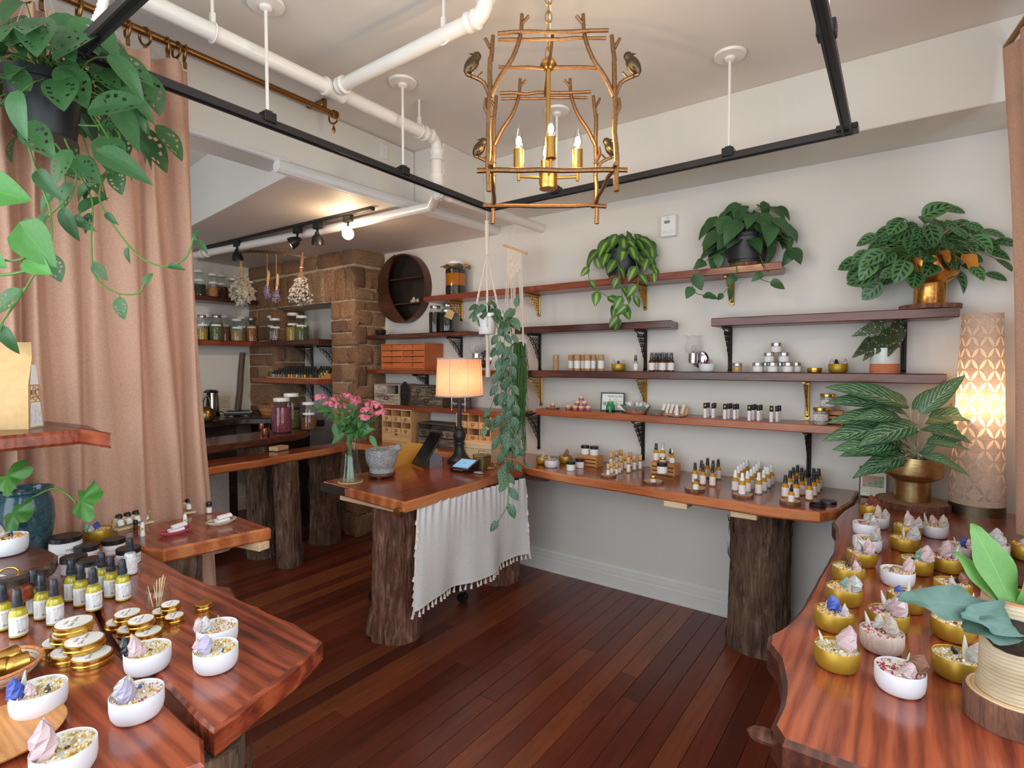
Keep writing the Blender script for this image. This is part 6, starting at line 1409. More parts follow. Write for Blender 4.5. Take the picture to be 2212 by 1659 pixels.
# swab jar, basket, plate
p = at(341, 1312, z=ZT); sj = thing('swab_jar', 'glass jar of wooden applicator sticks on the display table', 'jar', p); u = mw(1, p)
obj('glass', MB().lathe([(.001, .001), (27 * u, .001), (29 * u, 3 * u), (29 * u, 40 * u), (25 * u, 48 * u), (25 * u, 55 * u), (26.5 * u, 58 * u)], (0, 0, 0), 28), M_['glass'], sj)
for i in range(9):
    a = U(-.5, .5); b_ = Vector((U(-10, 4) * u, U(-8, 8) * u, .002)); e = b_ + Vector((U(14, 22) * u if i < 7 else -22 * u, U(-6, 6) * u, U(72, 86) * u if i < 7 else 50 * u)); obj('stick', MB().tube([b_, e], 1.1 * u, 6), M_['pine_light'], sj)
def bowl_basket(name, label, p, rx, ry, h, rows, mts, rz=0.0, liner=None):
    t = thing(name, label, 'basket', p, rz)
    mts = mts if isinstance(mts, list) else [mts]
    for i in range(rows):
        f = (i / (rows - 1)); R = .62 + .38 * f ** .7
        obj('coil', MB().torus((0, 0, h / rows * (i + .5)), rx * R, h / rows * .62, 36, 6, sx=1, sy=ry / rx), mts[i % len(mts)] if i < rows - 1 else mts[-1], t)
    obj('base', MB().lathe([(.0005, 0), (rx * .62, 0), (rx * .62, .003), (.0005, .003)], (0, 0, .0), 28, 1, ry / rx), mts[0], t); return t
p = at(-10, 1470, z=ZT); bowl_basket('coil_basket', 'round orange coiled basket of gold cuffs', p, .075, .075, .035, 6, [M_['wicker_pale'], M_['wicker_pale'], M_['wicker']])
for i, (dx, dy, dz) in enumerate(((.02, .0, .012), (.03, .03, .012), (.0, .02, .02), (.035, -.025, .014))):
    o = obj('gold_cuff', MB().lathe([(.017, -.02), (.019, -.016), (.019, .016), (.017, .02)], (0, 0, 0), 20), M_['gold']); o.location = p + Vector((dx, dy, dz + .02)); o.rotation_euler = (1.4, .2 * i, 2.6 + .3 * i); tag(o, 'polished gold cuff lying in the coiled basket', 'cuff', 'gold cuffs in the basket')
p = at(30, 1590, z=ZT + .01); t = thing('wooden_plate', 'round striped wooden plate at the table corner', 'plate', (p.x - .03, p.y - .02, ZT)); obj('plate', MB().lathe([(.0005, 0), (.06, 0), (.098, .008), (.1, .012), (.094, .013), (.06, .006), (.0005, .005)], (0, 0, .0005), 40), M_['crate'], t)
# corner table goods
def stand(label, a, b, n, gl):
    A_, B_ = at(*a, z=ZT + .0015), at(*b, z=ZT + .0015); L = (B_ - A_).length; rz = math.atan2(B_.y - A_.y, B_.x - A_.x)
    t = thing('display_stand', label, 'stand', A_, rz)
    obj('back_board', MB().box((L / 2, .030, .020), (L, .007, .058), RX_(.5), .001), M_['pine_light'], t); obj('ledge', MB().box((L / 2, .004, .004), (L, .03, .008), None, .001), M_['pine_light'], t)
    pr = rollon(.0105, .052, M_['glass'], M_['black'], .36, M_['paper_plain'], 'roller_bottle')
    for i in range(n):
        o = pr if i == 0 else dup(pr); f = (i + .7) / (n + .35); q = A_.lerp(B_, f) + Vector((-math.sin(rz) * .006, math.cos(rz) * .006, .0105))
        o.location = q; o.rotation_euler = Euler((-.42, 0, rz)); o['label'] = gl; o['group'] = gl + 's'
stand('pine slant stand with four roller bottles by the curtain', (252, 1148), (330, 1128), 4, 'clear roller bottle with black cap on the four-bottle stand')
stand('pine slant stand with three roller bottles by the curtain', (368, 1115), (447, 1103), 3, 'clear roller bottle with black cap on the three-bottle stand')
o = rollon(.0105, .052, M_['glass'], M_['black'], .36, M_['paper_plain'], 'roller_bottle'); p = at(452, 1109, z=ZT + .0015); place(o, True, p, face(p), 'lone clear roller bottle standing at the corner table edge')
o = rollon(.008, .036, M_['amber_glass'], M_['black'], .45, M_['amber_glass'], 'amber_vial'); p = at(293, 1143, z=ZT + .0015); place(o, True, p, face(p), 'tiny amber vial with black cap beside the inhaler')
def inhaler(label, px, py, z=ZT + .0015):
    p = at(px, py, z=z); t = thing('nasal_inhaler', label, 'inhaler', p, face(p)); obj('body', MB().lathe([(.0085, 0), (.0085, .014), (.0072, .016), (.0072, .046), (.005, .053), (.0005, .055)], (0, 0, 0), 16), M_['white_plastic'], t); obj('sticker', band(.0074, .024, .034, .5), M_['seal'], t)
inhaler('white nasal inhaler standing beside the amber vial', 308, 1158); inhaler('white nasal inhaler standing behind the pink basket', 400, 1139)
def tube_basket(label, px, py, w_px, mt, n, gl):
    p = at(px, py, z=ZT + .0015); rx = mw(w_px / 2, p); t = bowl_basket('oval_basket', label, p, rx, rx * .62, .016, 4, [mt, M_['wicker_pale']] if mt is M_['wicker_pale'] else mt, face(p) + .45)
    me = None
    for i in range(n):
        o = obj('inhaler_tube', MB().tube([(-.028, 0, 0), (-.026, 0, 0), (.026, 0, 0), (.029, 0, 0)], [.004, .0072, .0072, .005], 12).mesh('inhaler_tube') if me is None else me, M_['white_plastic']); me = o.data
        row, k = divmod(i, 3) if n > 4 else divmod(i, 2); o.location = p + Vector((0, 0, .012 + .0146 * row)) + Matrix.Rotation(face(p) + .45, 3, 'Z') @ Vector((.004 * i, -.012 + .0155 * k + .006 * row, 0)); o.rotation_euler = (0, -.06, face(p) + .45 + U(-.08, .08)); tag(o, gl, 'inhaler', gl + 's')
tube_basket('oval pink woven basket of white inhalers', 379, 1152, 80, M_['wicker_pink'], 5, 'white inhaler tube lying in the pink basket'); tube_basket('oval straw basket of white inhalers', 478, 1131, 70, M_['wicker_pale'], 5, 'white inhaler tube lying in the straw basket')
# ---- wall counter goods
candle('G', at(1172, 1002, z=ZT), 'gold tin candle with clear point at the pothos end of the counter', [('quartz', 4, 0, .3, .9)], 0)
candle('W', at(1191, 1009, z=ZT), 'white tin candle with a rose wedge and green stone on the counter', [('rose', 4, -.2, .2, .9), ('aqua', 1, .5, .1, .55)], 3)
candle('G', at(1222, 1000, z=ZT), 'gold tin candle with a tall copper-brown crystal on the counter', [('brown', 4, .0, .2, 1.3)], 0)
def crate(label, px, py, w_px, h_px, rz=.0, dep=.09):
    p = at(px, py, z=ZT); L, h = m(w_px, p), m(h_px, p); t = thing('slat_crate', label, 'crate', p + Vector((0, dep * .3, 0)), rz)
    for s in (-1, 1): obj('end_board', MB().box((s * (L / 2 - .004), 0, h / 2), (.008, dep, h), None, .001), M_['crate'], t)
    for s in (-1, 1):
        for k in range(3): obj('slat', MB().box((0, s * (dep / 2 - .003), h * (k + .5) / 3), (L - .016, .006, h / 3 - .006), None, .001), M_['crate'], t)
    obj('top_board', MB().box((0, 0, h - .003), (L - .016, dep - .012, .006)), M_['crate'], t); return t, p, h
PR['cj'] = jar(mw(9.7, at(1233, 1019, z=ZT)), m(20.5, at(1233, 1019, z=ZT)), M_['wax'], M_['black'], M_['paper'], .32)
c1, p, h = crate('slatted crate with two face cream jars on top', 1270, 1007, 50, 24, -.05)
cz = ZT + h
sp1 = [tuple(Vector(c1.location) + Vector((dx, 0, h + .0005))) for dx in (-.035, .03)] + onz([(1233, 1016), (1252.6, 1010)], ZT)
group_put(PR['cj'], 'black-lidded face cream jar %s', 'face cream jars', sp1, names=['on the crate, on its candle side', 'on the crate, on its roller side', 'before the crate, next to the gold candle', 'before the crate, touching it'])
PR['rl'] = rollon(mw(4.3, at(1357, 1022, z=ZT)), m(34, at(1357, 1022, z=ZT)), M_['amber'], M_['pine'], .35, M_['paper'], 'perfume_roller')
group_put(PR['rl'], 'tall wood-capped perfume roller on the wall counter', 'tall wood-capped rollers', onz([(1320, 1008), (1331.6, 1004), (1341.7, 1001), (1341, 1017), (1351, 1013), (1361, 1009), (1357.6, 1021), (1370, 1016), (1382.5, 1014)], ZT))
sA = slice_('round slice coaster under one small wood-capped roller', at(1314, 1029, z=ZT), mw(17.5, at(1314, 1030, z=ZT)), .012)
PR['rs'] = rollon(mw(3.6, at(1330, 1025, z=ZT)), m(25, at(1330, 1025, z=ZT)), M_['amber'], M_['pine'], .4, M_['paper'], 'perfume_roller')
group_put(PR['rs'], 'small wood-capped perfume roller on the wall counter', 'small wood-capped rollers', [tuple(at(1313.6, 1027, z=ZT + .0125))] + onz([(1321.6, 1023), (1327, 1019), (1332, 1025), (1338, 1022)], ZT))
sB = slice_('round slice coaster under the little gold-lidded jar', at(1411, 1043, z=ZT), mw(22.5, at(1411, 1043, z=ZT)), .013)
pj = at(1411, 1041, z=ZT + .0135); o = jar(mw(7, pj), m(14, pj), M_['wax'], M_['gold_lid'], M_['glass'], .45); place(o, True, pj, 0, 'little gold-lidded balm jar on a slice coaster')
c2, p, h = crate('slatted crate carrying sprays and droppers on the counter', 1434, 1026, 54, 27, -.05)
CL = Vector(c2.location); dC = lambda px, dy=0.0: at(px, 1000, Y=CL.y + dy).x
u = m(1, CL)
o = pump_bottle(6.2 * u, 26 * u, M_['amber'], M_['pump'], M_['paper_pink'], glassy=False); q = Vector((dC(1417), CL.y, ZT + h + .0005)); place(o, True, q, face(q), 'amber spray with black pump on the second crate')
o = pump_bottle(6.2 * u, 26 * u, M_['amber'], M_['white_plastic'], M_['paper_pink'], glassy=False); q = Vector((dC(1430), CL.y + .01, ZT + h + .0005)); place(o, True, q, face(q), 'oil bottle with white pump on the second crate')
o = dropper(5 * u, 18 * u, M_['amber'], M_['black'], M_['black'], M_['paper']); q = Vector((dC(1445), CL.y + .02, ZT + h + .0005)); place(o, True, q, face(q), 'black-bulb dropper on the second crate')
o = dropper(5.5 * u, 19 * u, M_['amber'], M_['white_plastic'], M_['gold_lid'], M_['paper']); q = Vector((dC(1452, -.025), CL.y - .025, ZT + h + .0005)); place(o, True, q, face(q), 'white-bulb gold-collar dropper on the second crate')
o = jar(6.5 * u, 11 * u, M_['wax'], M_['gold_lid'], None, .5); q = Vector((dC(1432, -.02), CL.y - .022, ZT + h + .0005)); place(o, True, q, 0, 'gold-lidded balm jar on the second crate')
q = at(1430, 1036, z=ZT); t = thing('clear_stand', 'clear acrylic bridge stand in front of the second crate', 'stand', q, face(q)); obj('bridge', MB().box((0, 0, 13 * u), (24 * u, 20 * u, 1.5 * u)).box((-11.5 * u, 0, 6 * u), (1.2 * u, 20 * u, 12.4 * u)).box((11.5 * u, 0, 6 * u), (1.2 * u, 20 * u, 12.4 * u)), M_['glass'], t)
o = jar(10.5 * u, 22 * u, M_['wax'], M_['black'], M_['paper'], .34); q2 = q + Vector((0, 0, 13.8 * u)); place(o, True, q2, face(q2), 'black-lidded night cream jar on the acrylic stand')
p0_ = at(1538, 1050, z=ZT); u = m(1, p0_)
PR['sp'] = pump_bottle(mw(7, p0_), 31 * u, M_['amber'], M_['pump'], M_['paper_pink'], glassy=False)
group_put(PR['sp'], 'amber face oil with black pump near the second crate', 'amber oil pumps by the crate', onz([(1501, 1044), (1515, 1038), (1528, 1032), (1540, 1038), (1551, 1035), (1518, 1047), (1539, 1050)], ZT))
slice_('round slice coaster under the white-bulb dropper', at(1501, 1059, z=ZT), mw(22, p0_), .013)
q = at(1503, 1058, z=ZT + .0135); o = dropper(6 * u, 19 * u, M_['amber'], M_['white_plastic'], M_['gold_lid'], M_['paper']); place(o, True, q, face(q), 'white-bulb dropper alone on a slice coaster')
p0_ = at(1603, 1068, z=ZT); u = m(1, p0_)
PR['wp'] = pump_bottle(mw(8, p0_), 32 * u, M_['frost'], M_['white_plastic'], M_['paper_pink'], glassy=False, over=False)
obj('oil_level', MB().lathe([(mw(8.1, p0_), 22.5 * u), (mw(8.1, p0_), 24 * u), (mw(6.7, p0_), 28 * u), (mw(4.2, p0_), 30.2 * u)], (0, 0, 0), 20, cap=False), M_['amber'], PR['wp'])
slice_('round slice coaster under the front white-pump toner', at(1604, 1072, z=ZT), mw(23, p0_), .013)
group_put(PR['wp'], 'frosted toner bottle with white pump on the wall counter', 'white-pump toner bottles', onz([(1588, 1060), (1614, 1063), (1622, 1057), (1628, 1051), (1638.5, 1067), (1649, 1061), (1658, 1053), (1665, 1047), (1594, 1050), (1600, 1044), (1606, 1039), (1612, 1034), (1634, 1044), (1639, 1038), (1652, 1052)], ZT) + [tuple(at(1603, 1069, z=ZT + .0135))])
p0_ = at(1720, 1078, z=ZT); u = m(1, p0_)
PR['bp'] = pump_bottle(mw(8.2, p0_), 33 * u, M_['amber'], M_['pump'], M_['paper_pink'], glassy=False)
group_put(PR['bp'], 'amber serum with black pump near the trunk leg', 'amber serum pumps by the black lids', onz([(1696, 1074), (1719, 1076), (1706, 1062), (1732, 1069), (1748, 1080), (1757, 1071), (1764, 1064), (1768, 1057), (1713, 1054), (1731, 1055), (1739, 1061), (1722, 1048), (1757, 1056)], ZT))
slice_('round slice coaster under the black-bulb dropper', at(1707, 1087, z=ZT), mw(23.5, p0_), .014)
q = at(1709, 1085, z=ZT + .0145); o = dropper(mw(7, p0_), 24 * u, M_['amber'], M_['black'], M_['black'], M_['paper']); place(o, True, q, face(q), 'black-bulb dropper alone on a slice coaster')
for (px, py, lb_, up_) in ((1766, 1094, 'black plastic jar lid lying open side up', 1), (1789, 1087, 'black plastic jar lid lying closed side up', 0)):
    q = at(px, py, z=ZT); t = thing('jar_lid', lb_, 'lid', q); r = mw(19, q)
    obj('cap', MB().lathe([(.0005, 0), (r * .96, 0), (r, .002), (r, .012), (r * .93, .012), (r * .93, .004), (.0005, .004)] if up_ else [(r, 0), (r, .01), (r * .95, .013), (.0005, .0135)], (0, 0, 0), 32), M_['black'], t)
# ------------------------------------------------------------------ goods on the wall shelves
ym = .10
p0_ = at(1240, 790, Y=YW - ym); u = m(1, p0_)
t = thing('kraft_tube', 'x', 'tube'); r = mw(6.5, p0_)
obj('tube', MB().lathe([(r, 0), (r, 24 * u)], (0, 0, 0), 20), M_['kraft_tube'], t); obj('cap', MB().lathe([(r * 1.01, 24.3 * u), (r * 1.01, 33.5 * u), (r * .97, 34 * u), (.0005, 34 * u)], (0, 0, 0), 20), M_['kraft_tube'], t)
t2 = dup(t); obj('label', band(r * 1.015, 5 * u, 21 * u), M_['paper'], t); obj('seal', band(r * 1.02, 27 * u, 31 * u, .35), M_['seal'], t2)
place(t2, True, onY([(1201,)], ym, Z_MID)[0], .6, 'plain kraft tube with a gold dot on its cap')
group_put(t, 'labelled kraft paper deodorant tube on the long shelf', 'labelled kraft tubes', onY([(1234, .075), (1246.6, .115), (1259, .07), (1269, .115), (1281, .07), (1298, .1)], ym, Z_MID))
candle('G', onY([(1336,)], ym, Z_MID)[0], 'gold tin candle with a blue stone next to the kraft tubes', [('blue', 2, .0, .0, .7), ('quartz', 4, -.6, .1, .9), ('rose', 1, .6, .0, .8)], 0)
p0_ = at(1430, 790, Y=YW - ym); u = m(1, p0_)
o = pump_bottle(mw(5.6, p0_), 24 * u, M_['frost'], M_['pump'], M_['paper_pink'], glassy=False); q = onY([(1373,)], ym, Z_MID)[0]; place(o, True, q, face(q), 'clear mist spray with an orange label standing alone on the long shelf')
PR['as'] = pump_bottle(mw(7.2, p0_), 27 * u, M_['amber_glass'], M_['pump'], M_['paper_pink'], glassy=False)
group_put(PR['as'], 'brown glass mist spray clustered under the bracket', 'brown mist sprays', onY([(1408, .11), (1417, .07), (1425, .055), (1431, .115), (1440, .07), (1449.5, .1)], ym, Z_MID))
t = candle('W', onY([(1527, .13)], ym, Z_MID)[0], 'white tin candle bristling with dark red sticks', [('quartz', 4, .7, .2, .8)], 2)
for i in range(11):
    a = U(0, 6.28); q = U(0, .6) * TR; obj('red_stick', MB().tube([(q * math.cos(a), q * math.sin(a), TH - .01), (q * math.cos(a) * 1.5, q * math.sin(a) * 1.3, TH + U(.015, .032))], [.003, .0012], 5), M_['redx'], t)
p0_ = at(1680, 790, Y=YW - ym); u = m(1, p0_)
PR['sl'] = jar(mw(11.8, p0_), 21 * u, M_['frost'], M_['steel'], M_['paper'], .32, 'salve_jar')
zz = Z_MID; H3 = 21.2 * u
group_put(PR['sl'], 'silver-lidded white salve jar %s', 'silver-lidded jar pyramid', onY([(1636.5, .125), (1669, .125), (1702, .125), (1653, .07), (1685, .07), (1719, .07)], ym, zz) + onY([(1660.6, .1), (1693, .1)], ym, zz + H3) + onY([(1676, .1)], ym, zz + 2 * H3), names=['in the front base row of the pyramid, bracket end', 'in the middle of the front base row', 'in the front base row, flat gold tin end', 'in the back base row, bracket end', 'in the middle of the back base row', 'in the back base row, flat gold tin end', 'on the second tier, bracket end', 'on the second tier, flat gold tin end', 'on top of the pyramid'])
o = jar(mw(11.5, p0_), 20 * u, M_['frost'], M_['steel'], M_['kraft_tube'], .3, 'salve_jar'); q = onY([(1592, .12)], ym, Z_MID)[0]; place(o, True, q, face(q), 'silver-lidded frosted jar of orange salve by the bracket'); obj('seal', band(mw(11.7, p0_), 5 * u, 10 * u, .25), M_['seal'], o)
o = tin(mw(15.5, p0_), 10 * u, None); place(o, True, onY([(1759.5, .12)], ym, Z_MID)[0], 0, 'flat gold tin alone on the long shelf')
candle('G', onY([(1810, .11)], ym, Z_MID)[0], 'gold tin candle with grey and pink stones beside the begonia', [('blackx', 2, -.05, .1, .75), ('rose', 1, .55, .1, .85), ('quartz', 4, -.6, .0, .9)], 0)
# lower shelf
yl = .12
p0_ = at(1250, 880, Y=YW - yl); u = m(1, p0_); zl = Z_LOW
lbm = jar(mw(5.6, p0_), 10.2 * u, M_['f_red'], M_['pine_light'], None, .5, 'lip_balm')
for c_ in lbm.children:
    if c_.name.startswith('body'): c_.data.materials[0] = plain('berry_balm', (176, 84, 104), .35)
slice_('thin slice coaster under a single lip balm', onY([(1194, .14)], yl, zl)[0], mw(15.5, p0_), .009)
hb_ = 10.4 * u
group_put(lbm, 'pink lip balm pot with wooden lid %s', 'pink lip balm pots', onY([(1194, .14)], yl, zl + .0095) + onY([(1228, .15), (1243, .155), (1256, .155), (1236, .11), (1249, .11), (1262, .12), (1271, .13)], yl, zl) + onY([(1247.5, .13), (1263, .135)], yl, zl + hb_) + onY([(1256, .13)], yl, zl + 2 * hb_), names=['on its own slice coaster'] + ['in the base of the pile'] * 7 + ['on the second tier, slice coaster side', 'on the second tier, framed card side', 'on top of the pile'])
def frame_sign(label, c, w_, h_, rz, lean, fm_, builder, name='framed_sign'):
    t = thing(name, label, 'sign', c, rz); t.rotation_euler = (-lean, 0, rz)
    fr = MB(); b = w_ * .045
    for s in (-1, 1): fr.box((s * (w_ / 2 - b / 2), 0, h_ / 2), (b, .012, h_), None, .001); fr.box((0, 0, h_ / 2 + s * (h_ / 2 - b / 2)), (w_ - 2 * b, .012, b), None, .001)
    obj('frame', fr, fm_, t); obj('sheet', MB().box((0, .002, h_ / 2), (w_ - 2 * b, .003, h_ - 2 * b)), builder(t, w_ - 2 * b, h_ - 2 * b), t); return t
def herbal(t, w_, h_):
    M = lambda x, z: Matrix.Translation((x, -.0003, h_ * .545 + z))
    obj('lettering', text_mb('Herbal Lip Balm', h_ * .155, M=M(w_ * .14, h_ * .36)), M_['ink_dark'], t)
    for k, s in enumerate(('ingredients', 'beeswax, coconut oil, calendula', 'directions', 'apply to lips')): obj('lettering', text_mb(s, h_ * .06, M=M(w_ * .14, h_ * (.2 - k * .13))), M_['ink'], t)
    lf = MB()
    for k in range(6):
        a = k * PI / 3; lf.add([(0, 0, 0), (math.cos(a - .35) * h_ * .1, 0, math.sin(a - .35) * h_ * .1), (math.cos(a) * h_ * .17, 0, math.sin(a) * h_ * .17), (math.cos(a + .35) * h_ * .1, 0, math.sin(a + .35) * h_ * .1)], [(0, 1, 2, 3)], M(-w_ * .36, -.01))
    obj('printed_leaf', lf, plain('mint_print', (70, 140, 66), .6), t, smooth=0); return plain('cream_sheet', (226, 228, 220), .25)
q = Vector(onY([(1323, .085)], yl, zl + .001)[0]); frame_sign('black-framed herbal lip balm card leaning on the wall', q, m(52, q), m(40, q), face(q) * .45, .14, M_['black'], herbal)
def stick_jar(label, q, rpx, hpx, gm):
    q = Vector(q); t = thing('stick_jar', label, 'jar', q); u = m(1, q); r = mw(rpx, q)
    obj('glass', MB().lathe([(.0005, 0), (r, 0), (r, hpx * .62 * u), (r * .7, hpx * .78 * u), (r * .7, hpx * u), (r * .8, hpx * u)], (0, 0, 0), 20), gm, t)
    for i in range(5): obj('stick', MB().tube([(U(-.3, .3) * r, U(-.3, .3) * r, .002), (U(-.4, .4) * r, U(-.3, .3) * r, hpx * 1.25 * u)], .0013, 5), M_['pine_light'], t)
stick_jar('green glass jar of applicator sticks before the lip balm card', onY([(1319, .16)], yl, zl)[0], 10, 23, M_['glass_green'])
q = Vector(onY([(1373, .13)], yl, zl)[0]); bkt = bowl_basket('woven_bowl', 'teal-rimmed woven bowl full of white paper tubes', q, mw(33, q), mw(24, q), m(17, q), 6, [M_['wicker_mix'], M_['wicker_mix'], M_['wicker_mix'], M_['wicker_mix'], M_['wicker_teal'], M_['wicker_teal']])
pt = MB().lathe([(.0105, 0), (.0105, .06), (.0005, .06)], (0, 0, 0), 14).mesh('paper_tube'); pt.materials.append(M_['paper_pink'])
for i, (dx, dy, az, tl) in enumerate(((-.045, -.03, -1, 1.1), (-.03, .01, -.7, .5), (-.012, -.02, -.2, .35), (.004, .0, .1, .3), (.025, -.01, .6, .45), (.03, .02, .9, .5), (.05, -.015, 1.2, .8), (.012, .03, .4, .3), (-.02, .04, -.4, .4))):
    o = obj('paper_tube', pt, None); o.location = q + Vector((dx, dy, .016)); o.rotation_euler = (.2, tl * (1 if dx > 0 else -1), 0); tag(o, 'white paper balm tube in the teal-rimmed bowl', 'tube', 'paper tubes in the bowl')
q = Vector(onY([(1418, .17)], yl, zl)[0]); bowl_basket('small_dish_basket', 'tiny green and red woven dish', q, mw(17, q), mw(14, q), m(10, q), 4, [M_['wicker_mix'], M_['wicker_teal'], M_['wicker_mix'], M_['wicker_teal']])
A_, B_ = Vector(onY([(1425, .12)], yl, zl)[0]), Vector(onY([(1483, .12)], yl, zl)[0]); sd = thing('tube_stand', 'pine slant rack of white paper tubes', 'stand', A_); L = B_.x - A_.x
obj('ledge', MB().box((L / 2, 0, .004), (L, .05, .008), None, .001), M_['pine'], sd); obj('back_board', MB().box((L / 2, .03, .025), (L, .006, .055), RX_(-.45), .001), M_['pine'], sd)
for i, px in enumerate((1431, 1440, 1449, 1459, 1473)):
    o = obj('paper_tube', pt, None); b_ = Vector(onY([(px, .13)], yl, zl + .0085)[0]); o.location = b_; o.rotation_euler = (-.45, .12, 0); tag(o, 'white paper balm tube leaning in the pine rack', 'tube', 'paper tubes in the rack')
slice_('thin slice coaster under the upright paper tube', onY([(1463, .19)], yl, zl)[0], m(19, q), .007)
o = obj('paper_tube', pt, None); o.location = onY([(1463, .19)], yl, zl + .0075)[0]; tag(o, 'white paper balm tube standing upright on a slice', 'tube')
p0_ = at(1600, 890, Y=YW - yl); u = m(1, p0_)
PR['ro'] = rollon(mw(3.7, p0_), 32.5 * u, M_['paper_plain'], M_['black'], .35, M_['paper_pink']); PR['ro2'] = rollon(mw(3.9, p0_), 33 * u, M_['paper_plain'], M_['black'], .36, M_['paper_pink'], seal=True)
group_put(PR['ro'], 'black-capped white roll-on in the %s', 'white roll-ons', onY([(1531, .11), (1541.6, .15), (1545, .11), (1575, .13), (1580, .09), (1588, .15), (1594, .11), (1628, .13), (1632, .09), (1640, .15), (1645, .11), (1680, .15), (1685, .11)], yl, zl), names=['cluster beside the paper tube rack'] * 3 + ['second cluster counting from the tube rack'] * 4 + ['third cluster counting from the tube rack'] * 4 + ['small cluster nearest the bath salts'] * 2)
group_put(PR['ro2'], 'gold-sealed roll-on tester before the %s', 'roll-on testers', onY([(1524.4, .17), (1567, .18), (1620, .185), (1668, .185)], yl, zl), turn=0, names=['cluster beside the paper tube rack', 'second cluster counting from the tube rack', 'third cluster counting from the tube rack', 'small cluster nearest the bath salts'])
# bath salts and crate
def salts(label, q, r, h):
    q = Vector(q); t = thing('bath_salt_jar', label, 'jar', q, face(q)); obj('glass', MB().lathe([(r * .95, 0), (r, .003), (r, h * .84)], (0, 0, 0), 26), M_['glass'], t); obj('salt', MB().lathe([(.0005, .002), (r * .95, .002), (r * .95, h * .8), (.0005, h * .8)], (0, 0, 0), 24), M_['f_salt'], t)
    obj('label', band(r * 1.012, h * .26, h * .62, 1.9), plain('blush_paper', (232, 222, 222), .6), t); obj('lid', MB().lathe([(r * 1.0, h * .84), (r * 1.04, h * .85), (r * 1.04, h * .985), (r, h), (.0005, h)], (0, 0, 0), 26), M_['gold_lid'], t)
    for k, s in enumerate(('Herbal', 'Bath Salts')): obj('lettering', text_mb(s, h * .13, M=Matrix.Translation((0, 0, h * (.52 - .15 * k))), wrap=r * 1.02), M_['ink'], t)
q = Vector(onY([(1775, .18)], yl, zl)[0]); u = m(1, q)
salts('gold-lidded bath salt jar standing on the lower shelf', q, mw(17, q), 37 * u)
q2 = Vector(onY([(1800, .095)], yl, zl)[0]); L, hc, dep = 42 * u, 29 * u, .09
t = thing('slat_crate', 'small slatted crate under the raised bath salt jar', 'crate', q2)
for s in (-1, 1):
    obj('end_board', MB().box((s * (L / 2 - .004), 0, hc / 2), (.008, dep, hc), None, .001), M_['crate'], t)
    for k in range(3): obj('slat', MB().box((0, s * (dep / 2 - .003), hc * (k + .5) / 3), (L - .016, .006, hc / 3 - .006), None, .001), M_['crate'], t)
obj('top_board', MB().box((0, 0, hc - .003), (L - .016, dep - .012, .006)), M_['crate'], t)
salts('gold-lidded bath salt jar raised on the small crate', Vector((onY([(1789, .095)], yl, zl)[0][0], q2.y, zl + hc + .0005)), mw(16.5, q), 36 * u)
# wall sconces and monitor
def sconce(label, px, py):
    c = at(px, py, Y=YW); t = thing('wall_sconce', label, 'sconce', c); u = m(1, c)
    obj('wall_plate', MB().lathe([(17 * u, 0), (19 * u, .004), (16 * u, .014), (8 * u, .02), (.0005, .021)], (0, 0, 0), 28, rot=RX_(PI / 2)), M_['chrome'], t)
    obj('arm', MB().tube([(0, -.015, 0), (-3 * u, -.06, -10 * u), (-6 * u, -.075, -9 * u)], .005, 8), M_['chrome'], t)
    obj('holder', MB().lathe([(3 * u, -10 * u), (9.5 * u, -8 * u), (9.5 * u, 12 * u), (8 * u, 12 * u)], (-6 * u, -.075, 0), 22), M_['chrome'], t)
    seg = 32; mb = MB(); prof = [(9 * u, 12 * u), (15 * u, 16 * u), (17.5 * u, 24 * u), (16 * u, 34 * u), (12.5 * u, 42 * u), (14 * u, 47 * u), (20 * u, 50 * u)]
    vs = [((r * (1 + (.07 * math.sin(a * 8) if k > 4 else 0))) * math.cos(a), r * math.sin(a), z + (1.5 * u * math.sin(a * 8) if k == 6 else 0)) for k, (r, z) in enumerate(prof) for a in [2 * PI * i / seg for i in range(seg)]]
    mb.add(vs, [(k * seg + i, k * seg + (i + 1) % seg, (k + 1) * seg + (i + 1) % seg, (k + 1) * seg + i) for k in range(len(prof) - 1) for i in range(seg)])
    o = obj('glass_shade', mb, M_['sconce_glass'], t); o.location = (-6 * u, -.075, 0); obj('bulb', MB().sphere((-6 * u, -.075, 22 * u), 5 * u, 10, 8, (1, 1, 1.5)), M_['frost'], t)
t_ = NT('etched_glass'); tr_n = t_.n('BsdfTransparent', Color=(1, 1, 1)); mx_ = t_.n('MixShader', Fac=.24); t_.p(Base__Color=srgb(226, 224, 226), Roughness=.3); t_.t.links.new(tr_n.outputs[0], mx_.inputs[1]); t_.t.links.new(t_.b.outputs[0], mx_.inputs[2]); t_.t.links.new(mx_.outputs[0], t_.out.inputs[0]); M_['sconce_glass'] = t_.m
sconce('chrome wall sconce with a frilled glass shade between the shelves', 1512, 776); sconce('chrome wall sconce with a glass shade behind the pothos', 1048, 776)
c = at(1448, 513, Y=YW); t = thing('air_monitor', 'white wall-mounted air monitor box with a small display', 'monitor', c); u = m(1, c)
obj('case', MB().box((0, -.022, 22 * u), (33 * u, .044, 44 * u), None, .004), M_['white_plastic'], t); obj('display', MB().box((-2 * u, -.0442, 30 * u), (12 * u, .001, 6 * u)), plain('lcd_grey', (130, 136, 130), .3), t); obj('label', MB().box((0, -.0442, 9 * u), (26 * u, .0008, 10 * u)), M_['paper_text'], t)
obj('lettering', text_mb('9.1', 5 * u, M=Matrix.Translation((0, -.045, 38 * u))), M_['ink_dark'], t)
